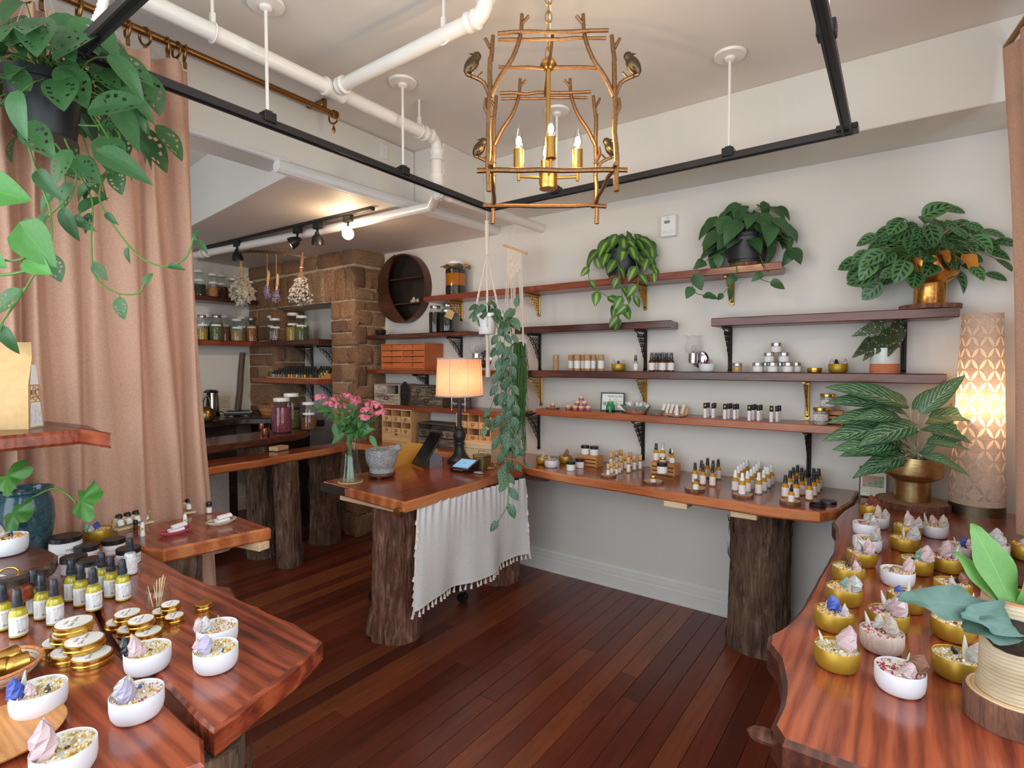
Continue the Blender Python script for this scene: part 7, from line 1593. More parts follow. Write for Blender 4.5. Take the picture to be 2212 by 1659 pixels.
# ---- corner wall: cabinets, moon, jars
def cab_box(label, x0, x1, z, h, dep, mt, name, cat_, y1=YW - .001):
    t = thing(name, label, cat_, ((x0 + x1) / 2, y1 - dep / 2, z)); L = x1 - x0; th = .009
    for s in (-1, 1): obj('side', MB().box((s * (L / 2 - th / 2), 0, h / 2), (th, dep, h), None, .001), mt, t)
    obj('top', MB().box((0, 0, h - th / 2), (L - 2 * th, dep, th)), mt, t); obj('bottom', MB().box((0, 0, th / 2), (L - 2 * th, dep, th)), mt, t); obj('back', MB().box((0, dep / 2 - .003, h / 2), (L - 2 * th, .006, h - 2 * th)), mt, t)
    return t, L, th
def drawer(t, x, z, w_, h, dep, mt, pull='frame', depth=None, pm=None, hook=True):
    d = obj('drawer', MB().box((x, -dep / 2 + .006, z), (w_ - .003, .014, h - .003), None, .0015).box((x, .0, z - h * .3), (w_ - .006, dep - .03, h * .3)), mt, t); y = -dep / 2 - .0018
    pm = pm or M_['iron']; s = min(w_ * .22, h * .5)
    if pull == 'frame':
        k = MB(); a, b = s * .55, s * .34
        for q in (-1, 1): k.box((x + q * a, y, z + s * .1), (s * .14, .003, b * 2)); k.box((x, y, z + s * .1 + q * b), (a * 2, .003, s * .14))
        if hook: k.tube([(x - s * .15, y, z - b), (x - s * .1, y - .006, z - b - s * .3), (x, y - .006, z - b - s * .55)], s * .07, 5)
        obj('label_pull', k, pm, d)
    elif pull == 'notch':
        obj('finger_notch', MB().add([(x - s * .35, y, z + h * .48), (x, y, z + h * .2), (x + s * .35, y, z + h * .48)], [(0, 1, 2)]), M_['blackmatte'], d)
        obj('label_pull', MB().torus((x, y, z + h * .02), s * .42, s * .06, 14, 5, rot=RX_(PI / 2), sy=.5), pm, d)
        for q in (-1, 1): obj('lettering', text_mb('STORAGE', h * .1, M=Matrix.Translation((x + q * w_ * .32, y + .0012, z - h * .05))), plain('stamp_%d' % int(U(0, 1e6)), (120, 60, 30), .7) if 'stamp' not in M_ else M_['stamp'], d)
    return d
M_['stamp'] = plain('stamped_ink', (120, 56, 28), .7)
# orange chest: front face x range at its own depth
dep = .22
def XR_(px, d): return at(px, 800, Y=YW - d).x
x0, x1 = XR_(824, dep), XR_(917, dep); h = .215
t, L, th = cab_box('orange wooden chest of eight stamped drawers', x0, x1, L2, h, dep, M_['orange_wood'], 'drawer_chest', 'drawer chest')
for i in range(4):
    for j in range(2): drawer(t, (-1 if j == 0 else 1) * L / 4 * .97, th + (h - 2 * th) * (i + .5) / 4, (L - 2 * th) / 2 - .004, (h - 2 * th) / 4 - .002, dep, M_['orange_wood'], 'notch')
obj('divider', MB().box((0, -.01, h / 2), (.008, dep - .02, h - 2 * th)), M_['orange_wood'], t)
# white distressed boxes on the shelf below
def distressed(label, pxa, pxb, z, h, mt, open_):
    x0, x1 = XR_(pxa, .2), XR_(pxb, .2); t, L, th = cab_box(label, x0, x1, z, h, .2, mt, 'distressed_box', 'drawer chest')
    drawer(t, 0, th + (h - 2 * th) * .25, L - 2 * th, (h - 2 * th) * .5, .2, mt, 'frame', hook=not open_)
    for j in (-1, 1):
        if open_ and j == 1:
            obj('cubby_back', MB().box((L / 4 - th / 2, .0, h * .74), (L / 2 - 2 * th, .006, h * .4)), M_['black_slab'], t); continue
        drawer(t, j * L / 4 * .95, th + (h - 2 * th) * .75, (L - 2 * th) / 2 - .004, (h - 2 * th) * .5, .2, mt, 'none' if open_ else 'frame')
    obj('divider', MB().box((0, -.01, h * .74), (.01, .18, h * .45)), mt, t); obj('rail', MB().box((0, -.092, h * .5), (L - 2 * th, .012, .008)), mt, t); return t, L
t, L = distressed('white distressed box with one open cubby', 808, 862, L3, .17, M_['distress'], True)
ovx0, ovx1 = XR_(863, .2), XR_(885, .2); t = thing('oval_plaque', 'dark wooden end panel with an oval emblem between the boxes', 'plaque', ((ovx0 + ovx1) / 2, YW - .1, L3)); w_ = ovx1 - ovx0
obj('board', MB().box((0, 0, .083), (w_ - .004, .19, .166), None, .002), M_['walnut'], t); obj('oval', MB().lathe([(w_ * .42, 0), (w_ * .42, .003), (w_ * .36, .004), (w_ * .36, .001), (.0005, .001)], (0, -.0952, .09), 28, 1, 2.1, rot=RX_(PI / 2)), M_['iron'], t)
obj('emblem', MB().add([(-w_ * .2, 0, .08), (w_ * .2, 0, .08), (0, 0, .05)], [(0, 1, 2)]).add([(-w_ * .25, 0, .1), (-w_ * .1, 0, .125), (w_ * .1, 0, .125), (w_ * .25, 0, .1), (0, 0, .09)], [(0, 1, 2, 3, 4)]), M_['blackmatte'], t, loc=(0, -.1, 0))
t, L = distressed('weathered grey box of three drawers behind the lamp shade', 887, 955, L3, .165, M_['distress_dark'], False)
sx0, sx1 = XR_(956, .18), XR_(1000, .18); t = thing('script_plaque', 'weathered grey plaque with white script behind the lamp', 'plaque', ((sx0 + sx1) / 2, YW - .09, L3)); obj('board', MB().box((0, 0, .055), (sx1 - sx0 - .004, .03, .11), None, .002), M_['distress_dark'], t); obj('lettering', text_mb('Apothecary', .03, M=Matrix.Translation((0, -.0156, .03))), M_['paper_plain'], t)
# pine cubby chests on the counter
def cubby(label, pxa, pxb, dy, h, first=True):
    dep = .2; x0, x1 = at(pxa, 930, Y=YW - dy - dep).x, at(pxb, 930, Y=YW - dy - dep).x
    t, L, th = cab_box(label, x0, x1, ZT + .0005, h, dep, M_['pine'], 'cubby_chest', 'drawer chest', YW - dy)
    zb = h * .27; drawer(t, 0, zb / 2 + th / 2, L - 2 * th, zb - th, dep, M_['pine'], 'none')
    obj('finger_notch', MB().add([(-.02, -dep / 2 - .0017, zb), (.02, -dep / 2 - .0017, zb), (.014, -dep / 2 - .0017, zb - .012), (-.014, -dep / 2 - .0017, zb - .012)], [(0, 3, 2, 1)]), M_['blackmatte'], t)
    rh = (h - th - zb) / 2
    for r_ in range(2):
        for c_ in range(3): drawer(t, (c_ - 1) * (L - th) / 3, zb + rh * r_ + rh * .27, (L - 2 * th) / 3 - .006, rh * .5, dep, M_['pine'], 'frame')
        obj('shelf_board', MB().box((0, 0, zb + rh * r_), (L - 2 * th, dep - .01, .006)), M_['pine'], t)
    for s in (-1, 1): obj('partition', MB().box((s * (L - th) / 6, 0, (zb + h) / 2), (.006, dep - .01, h - zb - th)), M_['pine'], t)
    return t
cubby('pine cubby chest of small drawers next to the chimney', 825, 888, .03, .282)
cubby('pine cubby chest of small drawers behind the lamp', 985, 1060, .02, .285)
x0, x1 = at(902, 930, Y=YW - .2).x, at(982, 930, Y=YW - .2).x; t, L, th = cab_box('low dark weathered drawer box between the pine chests', x0, x1, ZT + .0005, .185, .16, M_['distress_dark'], 'weathered_box', 'drawer chest', YW - .04)
drawer(t, 0, .04, L - 2 * th, .06, .16, M_['distress_dark'])
for j in (-1, 0, 1): drawer(t, j * (L - th) / 3, .105, (L - 2 * th) / 3 - .004, .06, .16, M_['distress_dark'])
p = at(1018, 1003, z=ZT); t = thing('pine_box', 'plain pale pine lidded box behind the brass box', 'box', (p.x + .0, p.y + .10, ZT + .0005), .1); u = m(1, p); obj('body', MB().box((0, 0, 16 * u), (78 * u, .12, 32 * u), None, .002), M_['pine_light'], t); obj('lid', MB().box((0, 0, 39 * u), (79 * u, .122, 13 * u), None, .002), M_['pine_light'], t)
# moon cabinet
c = at(880, 625, Y=YW); R = (at(830, 620, Y=YW) - at(932, 620, Y=YW)).length / 2; t = thing('moon_cabinet', 'round dark moon-shaped wall cabinet with two little shelves', 'cabinet', (c.x, YW, c.z)); D = .075; seg = 48
obj('hoop', MB().lathe([(R, 0), (R, D), (R - .012, D), (R - .012, .004)], (0, 0, 0), seg, rot=RX_(PI / 2), cap=False), M_['walnut'], t); obj('back_panel', MB().lathe([(.0005, .004), (R - .01, .004)], (0, 0, 0), seg, rot=RX_(PI / 2), cap=False), M_['black_slab'], t)
cr_ = [(R * 1.01 * math.cos(a), R * 1.01 * math.sin(a)) for a in [1.772 + 3.193 * i / 30 for i in range(31)]]; inner = [(R * (-.5 + .53 * y * y - .225 * y), R * y) for y in [-.94 + 1.88 * i / 24 for i in range(25)]]
mb = MB().prism(ccw(cr_ + inner), 0, .012); mb.v = [(x, -D - .001 - z, y) for x, y, z in mb.v]; obj('crescent', mb, M_['walnut'], t, smooth=0)
for z, x_ in ((R * .28, 1), (-R * .45, 1)): obj('little_shelf', MB().box((R * .18, -D / 2, z), (R * 1.35, D - .012, .01)), M_['walnut'], t)
for i, (dx, s) in enumerate(((.18, 1.0), (.34, .7), (.08, .5))):
    o = omat(obj('pale_stone', ROCK[i], None), M_['desert']); o.location = (c.x + R * (.28 + dx), YW - .055, c.z - R * .45 + .0055); o.scale = (.045 * s, .04 * s, .045 * s); tag(o, 'pale rough stone on the moon cabinet shelf', 'stone', 'moon cabinet stones')
# cauldron, infusion jars
q = onY([(823, .14)], .1, L1)[0]; t = thing('cauldron', 'small black iron cauldron with handles on the corner shelf', 'cauldron', q); r = mw(12, q); obj('pot', MB().lathe([(.0005, .004), (r * .6, .005), (r * .9, .015), (r, .03), (r * .9, .04), (r * 1.1, .045), (r * .95, .046), (r * .85, .035)], (0, 0, 0), 20), M_['iron'], t)
for s in (-1, 1): obj('handle', MB().torus((s * r * 1.15, 0, .04), .008, .0025, 12, 5), M_['iron'], t)
for k in range(3): obj('foot', MB().lathe([(.002, 0), (.004, .008)], (r * .5 * math.cos(k * 2.1), r * .5 * math.sin(k * 2.1), 0), 8), M_['iron'], t)
def mason(label, q, r, h, content, lidm, fillf=.8, group=None, name='storage_jar', tag_=False, strip=True, open_=None):
    q = Vector(q); t = thing(name, label, 'jar', q, face(q), group)
    obj('glass', MB().lathe([(r * .9, 0), (r, r * .12), (r, h * .72), (r * .9, h * .82), (r * .72, h * .87), (r * .72, h * .93)], (0, 0, 0), 28), M_['glass'], t)
    obj('contents', MB().lathe([(.0005, .003), (r * .86, .003), (r * .95, r * .14), (r * .95, h * min(fillf, .72)), (r * .9, h * fillf), (.0005, h * fillf + .004)], (0, 0, 0), 24), content, t)
    obj('lid', MB().lathe([(r * .74, h * .9), (r * .78, h * .905), (r * .78, h * .985), (r * .74, h), (.0005, h)], (0, 0, 0), 26), lidm, t)
    if strip: obj('label', band(r * 1.012, h * .56, h * .63, .75), M_['paper_plain'], t)
    if tag_: obj('paper_tag', MB().box((r * .3, -r * .95, h * .78), (r * 1.0, .002, r * 1.1), RY_(.4)), M_['kraft'], t)
    return t
for i, (px, dy, rp_, hp_, lb_, tg) in enumerate(((941, .15, 14, 58, 'dark infusion jar with a silver lid on the corner shelf', False), (969, .1, 15, 62, 'tall dark infusion jar behind the tagged one', False), (967, .19, 16.5, 47, 'dark infusion jar wearing a kraft paper tag', True))):
    q = onY([(px, dy)], .1, L1)[0]; mason(lb_, q, mw(rp_, q), m(hp_, q), M_['darkbrew'], M_['steel'], .76, None, 'infusion_jar', tg, False)
q = Vector(onY([(985, .1)], .1, Z_TOP)[0]); t = mason('amber flower infusion jar with a kraft paper cover on the highest shelf', q, mw(22, q), m(72, q), M_['tincture'], M_['white'], .76, None, 'infusion_jar', False, False); r = mw(22, q)
obj('sediment', MB().lathe([(.0005, .002), (r * .965, .002), (r * .965, m(20, q)), (.0005, m(22, q))], (0, 0, 0), 24), M_['darkbrew'], t); obj('floating_flowers', MB().lathe([(r * .965, m(46, q)), (r * .965, m(54, q)), (r * .8, m(56, q)), (.0005, m(57, q))], (0, 0, 0), 24), M_['darkbrew'], t)
kc_ = MB(); seg = 24; kc_.add([(r * (.8 + .35 * k) * (1 + (.3 * abs(math.cos(2 * a)) if k else 0)) * math.cos(a), r * (.8 + .35 * k) * (1 + (.3 * abs(math.cos(2 * a)) if k else 0)) * math.sin(a), m(66, q) - k * m(9, q) * (.6 + .4 * math.sin(a * 6))) for k in (0, 1) for a in [2 * PI * i / seg for i in range(seg)]], [(i, (i + 1) % seg, seg + (i + 1) % seg, seg + i) for i in range(seg)]); obj('paper_cover', kc_, M_['kraft'], t)
# ---- alcove storage jars
xs = XL + .12
def jpos(px, X, z): q = at(px, 700, X=X); return (q.x, q.y, z)
for (px, w_, h_, X, mt, fl, lb_) in ((432, 29, 56, xs, 'f_dkgreen', .45, 'tall jar of dark green herb on the upper alcove shelf'), (462, 25, 50, xs + .04, 'f_orange', .42, 'jar of orange peel on the upper alcove shelf'), (480, 26, 52, xs - .05, 'f_brown', .5, 'jar of red-brown bark on the upper alcove shelf'), (507, 24, 45, xs, 'f_dkgreen', .6, 'jar of dark leaves behind the sage bundle'), (541, 22, 42, xs, 'f_green', .6, 'small jar of green leaves at the end of the upper alcove shelf')):
    q = jpos(px, X, 2.1255); mason(lb_, q, mw(w_ / 2, q), m(h_, q), M_[mt], M_['white'], fl, 'alcove upper shelf jars')
for (px, w_, h_, X, mt, fl, ld, lb_) in ((436, 26, 54, xs + .055, 'f_gold', .45, 'steel', 'steel-lidded jar of yellow flowers on the middle alcove shelf'), (447, 24, 56, xs - .06, 'f_dkgreen', .6, 'white', 'white-lidded jar of dark herb on the middle alcove shelf'), (467, 30, 55, xs + .055, 'f_green', .7, 'steel', 'steel-lidded jar of grey-green herb on the middle alcove shelf'), (485, 25, 56, xs - .05, 'f_brown', .6, 'white', 'white-lidded jar of brown root on the middle alcove shelf'), (512, 29, 48, xs + .06, 'f_tan', .45, 'white', 'jar of tan seeds under the sage bundle'), (521, 26, 54, xs - .06, 'f_tan', .3, 'white', 'half-empty jar behind the tan seeds'), (543, 26, 52, xs + .03, 'f_orange', .68, 'steel', 'steel-lidded jar of orange powder beside the fireplace')):
    q = jpos(px, X, 1.7155); mason(lb_, q, mw(w_ / 2, q), m(h_, q), M_[mt], M_[ld], fl, 'alcove middle shelf jars')
for (px, w_, h_, Y_, mt, fl, lb_) in ((589, 30, 56, 3.04, 'f_tan', .05, 'near-empty big jar in the fireplace niche'), (594, 30, 49, 2.955, 'f_brown', .12, 'jar with a little brown root in the fireplace niche'), (620, 26, 58, 3.22, 'f_green', .55, 'jar with a paper tag of green herb in the niche'), (633, 32, 62, 3.14, 'f_gold', .5, 'tallest niche jar holding golden flowers'), (652, 31, 55, 3.12, 'f_green', .62, 'niche jar of olive-green leaves')):
    q = at(px, 720, Y=Y_); q.z = 1.7125; mason(lb_, q, mw(w_ / 2, q), m(h_, q), M_[mt], M_['white'], fl, 'fireplace niche jars')
# tiny oil bottles on stepped boards
bt_ = MB().lathe([(.0095, 0), (.0095, .024), (.006, .028)], (0, 0, 0), 8).mesh('oil_vial'); 
vm = NT('vial_glass'); vm.p(Base__Color=vm.ramp(vm.rnd(), [(0, srgb(40, 30, 22)), (.25, srgb(96, 110, 84)), (.45, srgb(196, 160, 60)), (.6, srgb(60, 40, 28)), (.8, srgb(206, 96, 96)), (.9, srgb(140, 170, 150)), (1, srgb(50, 38, 30))], 'CONSTANT'), Roughness=.25); bt_.materials.append(vm.m)
cp_ = MB().lathe([(.0075, .027), (.0078, .046), (.0005, .047)], (0, 0, 0), 8).mesh('cap'); cp_.materials.append(M_['black'])
xa, xb = -4.985, -4.18
for r_ in range(4):
    y = 2.92 + r_ * .055; z = 1.3605 + r_ * .018
    st_ = obj('step_board', MB().box(((xa + xb) / 2, y, (1.3605 + z + .012) / 2), (xb - xa, .052, z + .012 - 1.3605), None, .001), M_['crate']); tag(st_, ['orange wood step board carrying the first row of oil vials', 'orange wood step board carrying the second row of oil vials', 'orange wood step board carrying the third row of oil vials', 'orange wood step board carrying the last row of oil vials'][r_], 'step board', 'oil vial step boards')
    for row in range(2):
        n = 19
        for i in range(n):
            if U(0, 1) < .06: continue
            o = obj('oil_vial', bt_, None); o.location = (xa + .02 + (xb - xa - .04) * (i + .5 * (row % 2) * .6) / (n - .6), y - .013 + row * .026, z + .0125); tag(o, 'tiny black-capped essential oil vial on the %s step board' % ('first', 'second', 'third', 'last')[r_], 'vial', 'essential oil vials'); obj('cap', cp_, None, o)
# back counter goods
def Xp(px, py, z): return at(px, py, z=z)
q = Xp(457, 899, 1.0); t = thing('electric_kettle', 'black and steel electric kettle against the alcove wall', 'kettle', q); u = m(1, q); obj('body', MB().lathe([(16 * u, 0), (16 * u, 4 * u), (14.5 * u, 40 * u), (13 * u, 52 * u)], (0, 0, 0), 26), M_['chrome'], t); obj('lid', MB().lathe([(13.5 * u, 51 * u), (15 * u, 53 * u), (10 * u, 57 * u), (.0005, 58 * u)], (0, 0, 0), 24), M_['black'], t); obj('handle', MB().tube(cat([(8 * u, -8 * u, 54 * u), (19 * u, -15 * u, 46 * u), (18 * u, -15 * u, 22 * u), (12 * u, -10 * u, 8 * u)], 5), 3.5 * u, 8), M_['black'], t); obj('base', MB().lathe([(17 * u, 0), (17 * u, 3 * u)], (0, 0, -.0), 26), M_['black'], t)
q = Xp(447, 911, 1.0); t = thing('brass_teapot', 'round antique brass teapot with a bail handle', 'teapot', q); u = m(1, q); obj('pot', MB().lathe([(10 * u, 0), (15 * u, 4 * u), (17.5 * u, 14 * u), (15 * u, 24 * u), (7 * u, 32 * u), (2 * u, 33 * u), (2.4 * u, 36 * u), (.0005, 38 * u)], (0, 0, 0), 28), plain('antique_brass', (140, 104, 62), .3, .9), t); obj('bail', MB().tube(cat([(-15 * u, 0, 24 * u), (-12 * u, 0, 46 * u), (4 * u, 0, 56 * u), (16 * u, 0, 44 * u), (16 * u, 0, 24 * u)], 5), 1.1 * u, 6), M_['chrome'], t)
q = Xp(515, 898, 1.0); t = thing('kitchen_scale', 'black kitchen scale with a glass plate and cord', 'scale', q, face(q)); u = m(1, q); obj('base', MB().box((0, 0, 6 * u), (54 * u, 44 * u, 7 * u), None, 2 * u), M_['black'], t); obj('rim', MB().box((0, 0, 9 * u), (55 * u, 45 * u, 1.6 * u), None, .5 * u), M_['steel'], t); obj('plate', MB().box((0, 4 * u, 12 * u), (44 * u, 34 * u, 1.4 * u)), M_['screen'], t); obj('cord', MB().tube(cat([(26 * u, 0, 6 * u), (36 * u, 6 * u, 10 * u), (46 * u, 10 * u, 2 * u)], 4), 1 * u, 5), M_['black'], t); obj('cord', MB().tube(cat([(-26 * u, 0, 6 * u), (-34 * u, 6 * u, 10 * u), (-42 * u, 10 * u, 2 * u)], 4), 1 * u, 5), M_['black'], t)
for s in (-1, 1): obj('foot', MB().box((s * 14 * u, -10 * u, 1.3 * u), (6 * u, 6 * u, 2.6 * u)), M_['white_plastic'], t)
q = Xp(583, 896, 1.0); bowl_basket('loaf_basket', 'orange wicker loaf basket on the back counter', q, mw(27, q), mw(18, q), m(20, q), 7, [M_['wicker'], M_['wicker'], M_['wicker_mix']], .6)
q = Xp(655, 902, 1.0); q.x, q.y = -4.55, 2.93; 
q = Vector((-4.62, 2.9, 1.0)); t = thing('wooden_bowl', 'large turned wooden bowl behind the herb jars', 'bowl', q); obj('bowl', MB().lathe([(.05, 0), (.06, .002), (.105, .06), (.12, .1), (.114, .1), (.098, .06), (.05, .012), (.0005, .01)], (0, 0, 0), 30), M_['walnut'], t)
c = at(483, 868, X=XL); t = thing('switch_plate', 'almond double switch plate on the alcove wall', 'switch plate', c); u = m(1, c); obj('plate', MB().box((.003, 0, 0), (.006, .125, .115), None, .002), plain('almond_plastic', (214, 204, 176), .4), t)
for s in (-1, 1): obj('toggle', MB().box((.01, s * .024, .004), (.012, .009, .018), RY_(.4), .001), plain('almond_toggle', (222, 214, 190), .4) if s < 0 else bpy.data.materials['almond_toggle'], t)
a, b = at(513, 891, X=XL + .06), at(524, 762, X=XL + .03); t = thing('leaning_post', 'weathered wooden post leaning in the alcove corner', 'post'); obj('post', MB().tube([(a.x, a.y, 1.0005), a.lerp(b, .35) + Vector((.004, .004, 0)), a.lerp(b, .7), b], [.03, .029, .028, .027], 9), M_['old_wood'], t)
# bar goods
zb = .93
for (px, py, w_, h_, mt, fl, lb_) in ((609, 934, 46, 75, 'f_red', .72, 'big jar of crimson hibiscus petals on the raised bar'), (630, 925, 42, 76, 'f_green', .5, 'jar of pale green herb behind the crimson petals'), (667, 928, 36, 60, 'f_brown', .45, 'jar of brown roots with a label on the raised bar')):
    q = at(px, py, z=zb); mason(lb_, q, mw(w_ / 2, q), m(h_, q), M_[mt], M_['white'], fl, None, 'storage_jar', False, px == 667)
for (px, py, lb_) in ((571, 938, 'copper measuring cup behind the shiny one'), (574, 943, 'shiny copper measuring cup on the raised bar')):
    q = at(px - (4 if px == 571 else 0), py - (6 if px == 571 else 0), z=zb); t = thing('copper_cup', lb_, 'cup', q); u = m(1, q); r = mw(9, q); obj('cup', MB().lathe([(.0005, 0), (r * .96, 0), (r, .002), (r, 18 * u), (r * .94, 18 * u), (r * .92, .004)], (0, 0, 0), 22), M_['copper'], t); obj('handle', MB().tube([(-r, 0, 16 * u), (-r * 1.5, 0, 15 * u), (-r * 1.6, 0, 8 * u), (-r, 0, 6 * u)], 1.2 * u, 6), M_['copper'], t)
# ---- hanging branch and dried bundles
def HBp(px, py): return at(px, py, Y=2.55)
br = thing('hanging_branch', 'bare driftwood branch hung under the spotlights', 'branch'); P = [HBp(509, 545), HBp(540, 543), HBp(580, 545), HBp(620, 548), HBp(660, 556)]
obj('branch', MB().tube(cat(P, 4), [.011, .0125, .011, .0105, .012, .011, .01, .011, .0105, .011, .013, .0115, .011, .01, .009, .008, .006], 8), M_['twig'], br); obj('cord', MB().tube([HBp(588, 545), Vector((HBp(586, 500).x, 2.55, ZLOW))], .0015, 5), M_['kraft'], br)
obj('cord', MB().tube([HBp(520, 545), Vector((HBp(520, 500).x, 2.55, ZLOW))], .0015, 5), M_['kraft'], br)
for px in (540, 558, 575, 595, 615): h_ = HBp(px, 548); obj('cup_hook', MB().torus(h_ + Vector((0, 0, -.012)), .007, .0012, 10, 4, rot=RX_(PI / 2)), M_['gold'], br)
def bundle(label, top, mid, spread, length, n, mt, stem_m, leafw, name='dried_bundle'):
    t = thing(name, label, 'dried bundle'); sm = MB(); lf = MB(); top, mid = Vector(top), Vector(mid)
    for i in range(n):
        a = U(0, 2 * PI); R = math.sqrt(U(0, 1)); e = mid + Vector((math.cos(a) * R * spread, math.sin(a) * R * spread * .6, -length * U(.55, 1.0) * (1 - .25 * R)))
        k = top.lerp(mid, .55) + Vector((U(-.006, .006), U(-.006, .006), 0)); P = cat([top + Vector((U(-.008, .008), U(-.008, .008), U(0, .05))), k, mid.lerp(e, .35) + Vector((math.cos(a) * R * spread * .3, 0, 0)), e], 3); sm.tube(P, .0018, 4)
        for q in P[5:]:
            for _ in range(3):
                d = Vector((U(-1, 1), U(-1, 1), U(-1.6, .2))).normalized() * U(.6, 1.3) * leafw * 3; s = d.cross(TOCAM).normalized() * leafw * U(.6, 1.1); lf.add([q, q + d * .5 + s, q + d, q + d * .5 - s], [(0, 1, 2, 3)])
    obj('stems', sm, stem_m, t)['kind'] = 'stuff'; obj('leaves', lf, mt, t, smooth=0)['kind'] = 'stuff'
    obj('tie', MB().torus(top.lerp(mid, .5), .012, .004, 12, 5), M_['kraft'], t); return t
bundle('large dried white sage bundle hanging from the branch', HBp(520, 548), HBp(522, 598), .135, .24, 75, M_['sage_dry'], M_['kraft'], .015)
bundle('grey dried sagebrush bundle hanging from the branch', HBp(655, 556), HBp(648, 600), .115, .23, 75, M_['sage_grey'], M_['twig'], .0095)
for (px, py0, py1, lb_) in ((577, 603, 640, 'small dried lavender bunch on the shorter string'), (597, 612, 655, 'small dried lavender bunch on the longer string')):
    t = bundle(lb_, HBp(px + 4, py0 - 8), HBp(px, py0 + 14), .032, .11, 20, M_['lavender'], M_['kraft'], .006); obj('string', MB().tube([HBp(px, 548), HBp(px, py0 + 2), HBp(px + 6, py0)], .0016, 5), M_['kraft'], t)
# ---- desk goods
p = at(825, 1030, z=ZT); u = m(1, p); t = thing('mortar_stand', 'carved dark wooden stand under the stone mortar', 'stand', p); r = mw(30, p)
obj('top', MB().lathe([(.0005, 4 * u), (r, 4 * u), (r * 1.03, 7 * u), (r * .97, 11 * u), (.0005, 11 * u)], (0, 0, 0), 32), M_['walnut'], t)
for k in range(4): obj('foot', MB().box((r * .75 * math.cos(k * PI / 2 + .6), r * .75 * math.sin(k * PI / 2 + .6), 2.2 * u), (8 * u, 8 * u, 4.3 * u), RZ_(k * PI / 2 + .6), 1 * u), M_['walnut'], t)
t = thing('mortar', 'grey granite mortar on a carved wooden stand', 'mortar', p + Vector((0, 0, 11.3 * u))); r = mw(36, p); obj('bowl', MB().lathe([(.0005, 0), (r * .74, 0), (r * .76, 8 * u), (r * .74, 10 * u), (r * .92, 22 * u), (r, 36 * u), (r * .99, 50 * u), (r * .9, 50 * u), (r * .82, 36 * u), (r * .5, 24 * u), (.0005, 22 * u)], (0, 0, 0), 40), M_['granite'], t)
t = thing('pestle', 'grey granite pestle resting in the mortar', 'pestle'); a_ = p + Vector((0, 0, 42 * u)); e = at(866, 963, d=(p - Vector((0, 0, H))).dot(FWD) + .01); obj('pestle', MB().tube([a_ - RGT * .012, a_.lerp(e, .3), a_.lerp(e, .95), e], [10 * u, 9.5 * u, 7.5 * u, 5.5 * u], 16), M_['granite'], t)
p = at(935, 1006, z=ZT); u = m(1, p); t = thing('tablet_stand', 'black tablet register tilted on a silver stand', 'tablet stand', p, face(p) + .45)
obj('base', MB().add([(-15 * u, -16 * u, 0), (15 * u, -16 * u, 0), (15 * u, 16 * u, 0), (-15 * u, 16 * u, 0), (-15 * u, -16 * u, 34 * u), (15 * u, -16 * u, 25 * u), (15 * u, 16 * u, 25 * u), (-15 * u, 16 * u, 34 * u)], [(3, 2, 1, 0), (0, 1, 5, 4), (1, 2, 6, 5), (2, 3, 7, 6), (3, 0, 4, 7), (4, 5, 6, 7)]), M_['alu'], t, smooth=0)
R_ = RY_(-.95); obj('tablet', MB().box((-12 * u, 0, 38 * u), (84 * u, 60 * u, 4 * u), R_, 1.8 * u), M_['black'], t); obj('screen', MB().box(Vector((-12 * u, 0, 38 * u)) + R_ @ Vector((0, 0, 2.1 * u)), (76 * u, 54 * u, .3 * u), R_), M_['screen'], t)
obj('cord', MB().tube(cat([(14 * u, 6 * u, 6 * u), (26 * u, 8 * u, 3 * u), (30 * u, 12 * u, 14 * u), (32 * u, 16 * u, 2 * u)], 5), .9 * u, 5), M_['black'], t)
p = at(1003, 1018, z=ZT); u = m(1, p); t = thing('card_terminal', 'black card reader terminal with a lit blue screen', 'card reader', p, YAW - .55)
obj('body', MB().add([(-22 * u, -20 * u, 0), (22 * u, -20 * u, 0), (22 * u, 20 * u, 0), (-22 * u, 20 * u, 0), (-24 * u, -22 * u, 9 * u), (24 * u, -22 * u, 9 * u), (24 * u, 22 * u, 24 * u), (-24 * u, 22 * u, 24 * u)], [(3, 2, 1, 0), (0, 1, 5, 4), (1, 2, 6, 5), (2, 3, 7, 6), (3, 0, 4, 7), (4, 5, 6, 7)]), M_['black'], t); Rt = RX_(math.atan2(15, 44)); obj('screen', MB().box(Vector((0, 1 * u, 17.2 * u)), (40 * u, 36 * u, .6 * u), Rt), M_['lcd'], t)
obj('card_slot', MB().box((0, -22.2 * u, 6.5 * u), (26 * u, .6 * u, 1.2 * u)), M_['steel'], t)
for k in range(4): obj('lettering', text_mb('ready', 4 * u, M=Matrix.Translation((0, 1 * u, 17.7 * u)) @ Rt.to_4x4() @ Matrix.Rotation(-PI / 2, 4, 'X')), M_['ink_dark'], t) if k == 0 else None
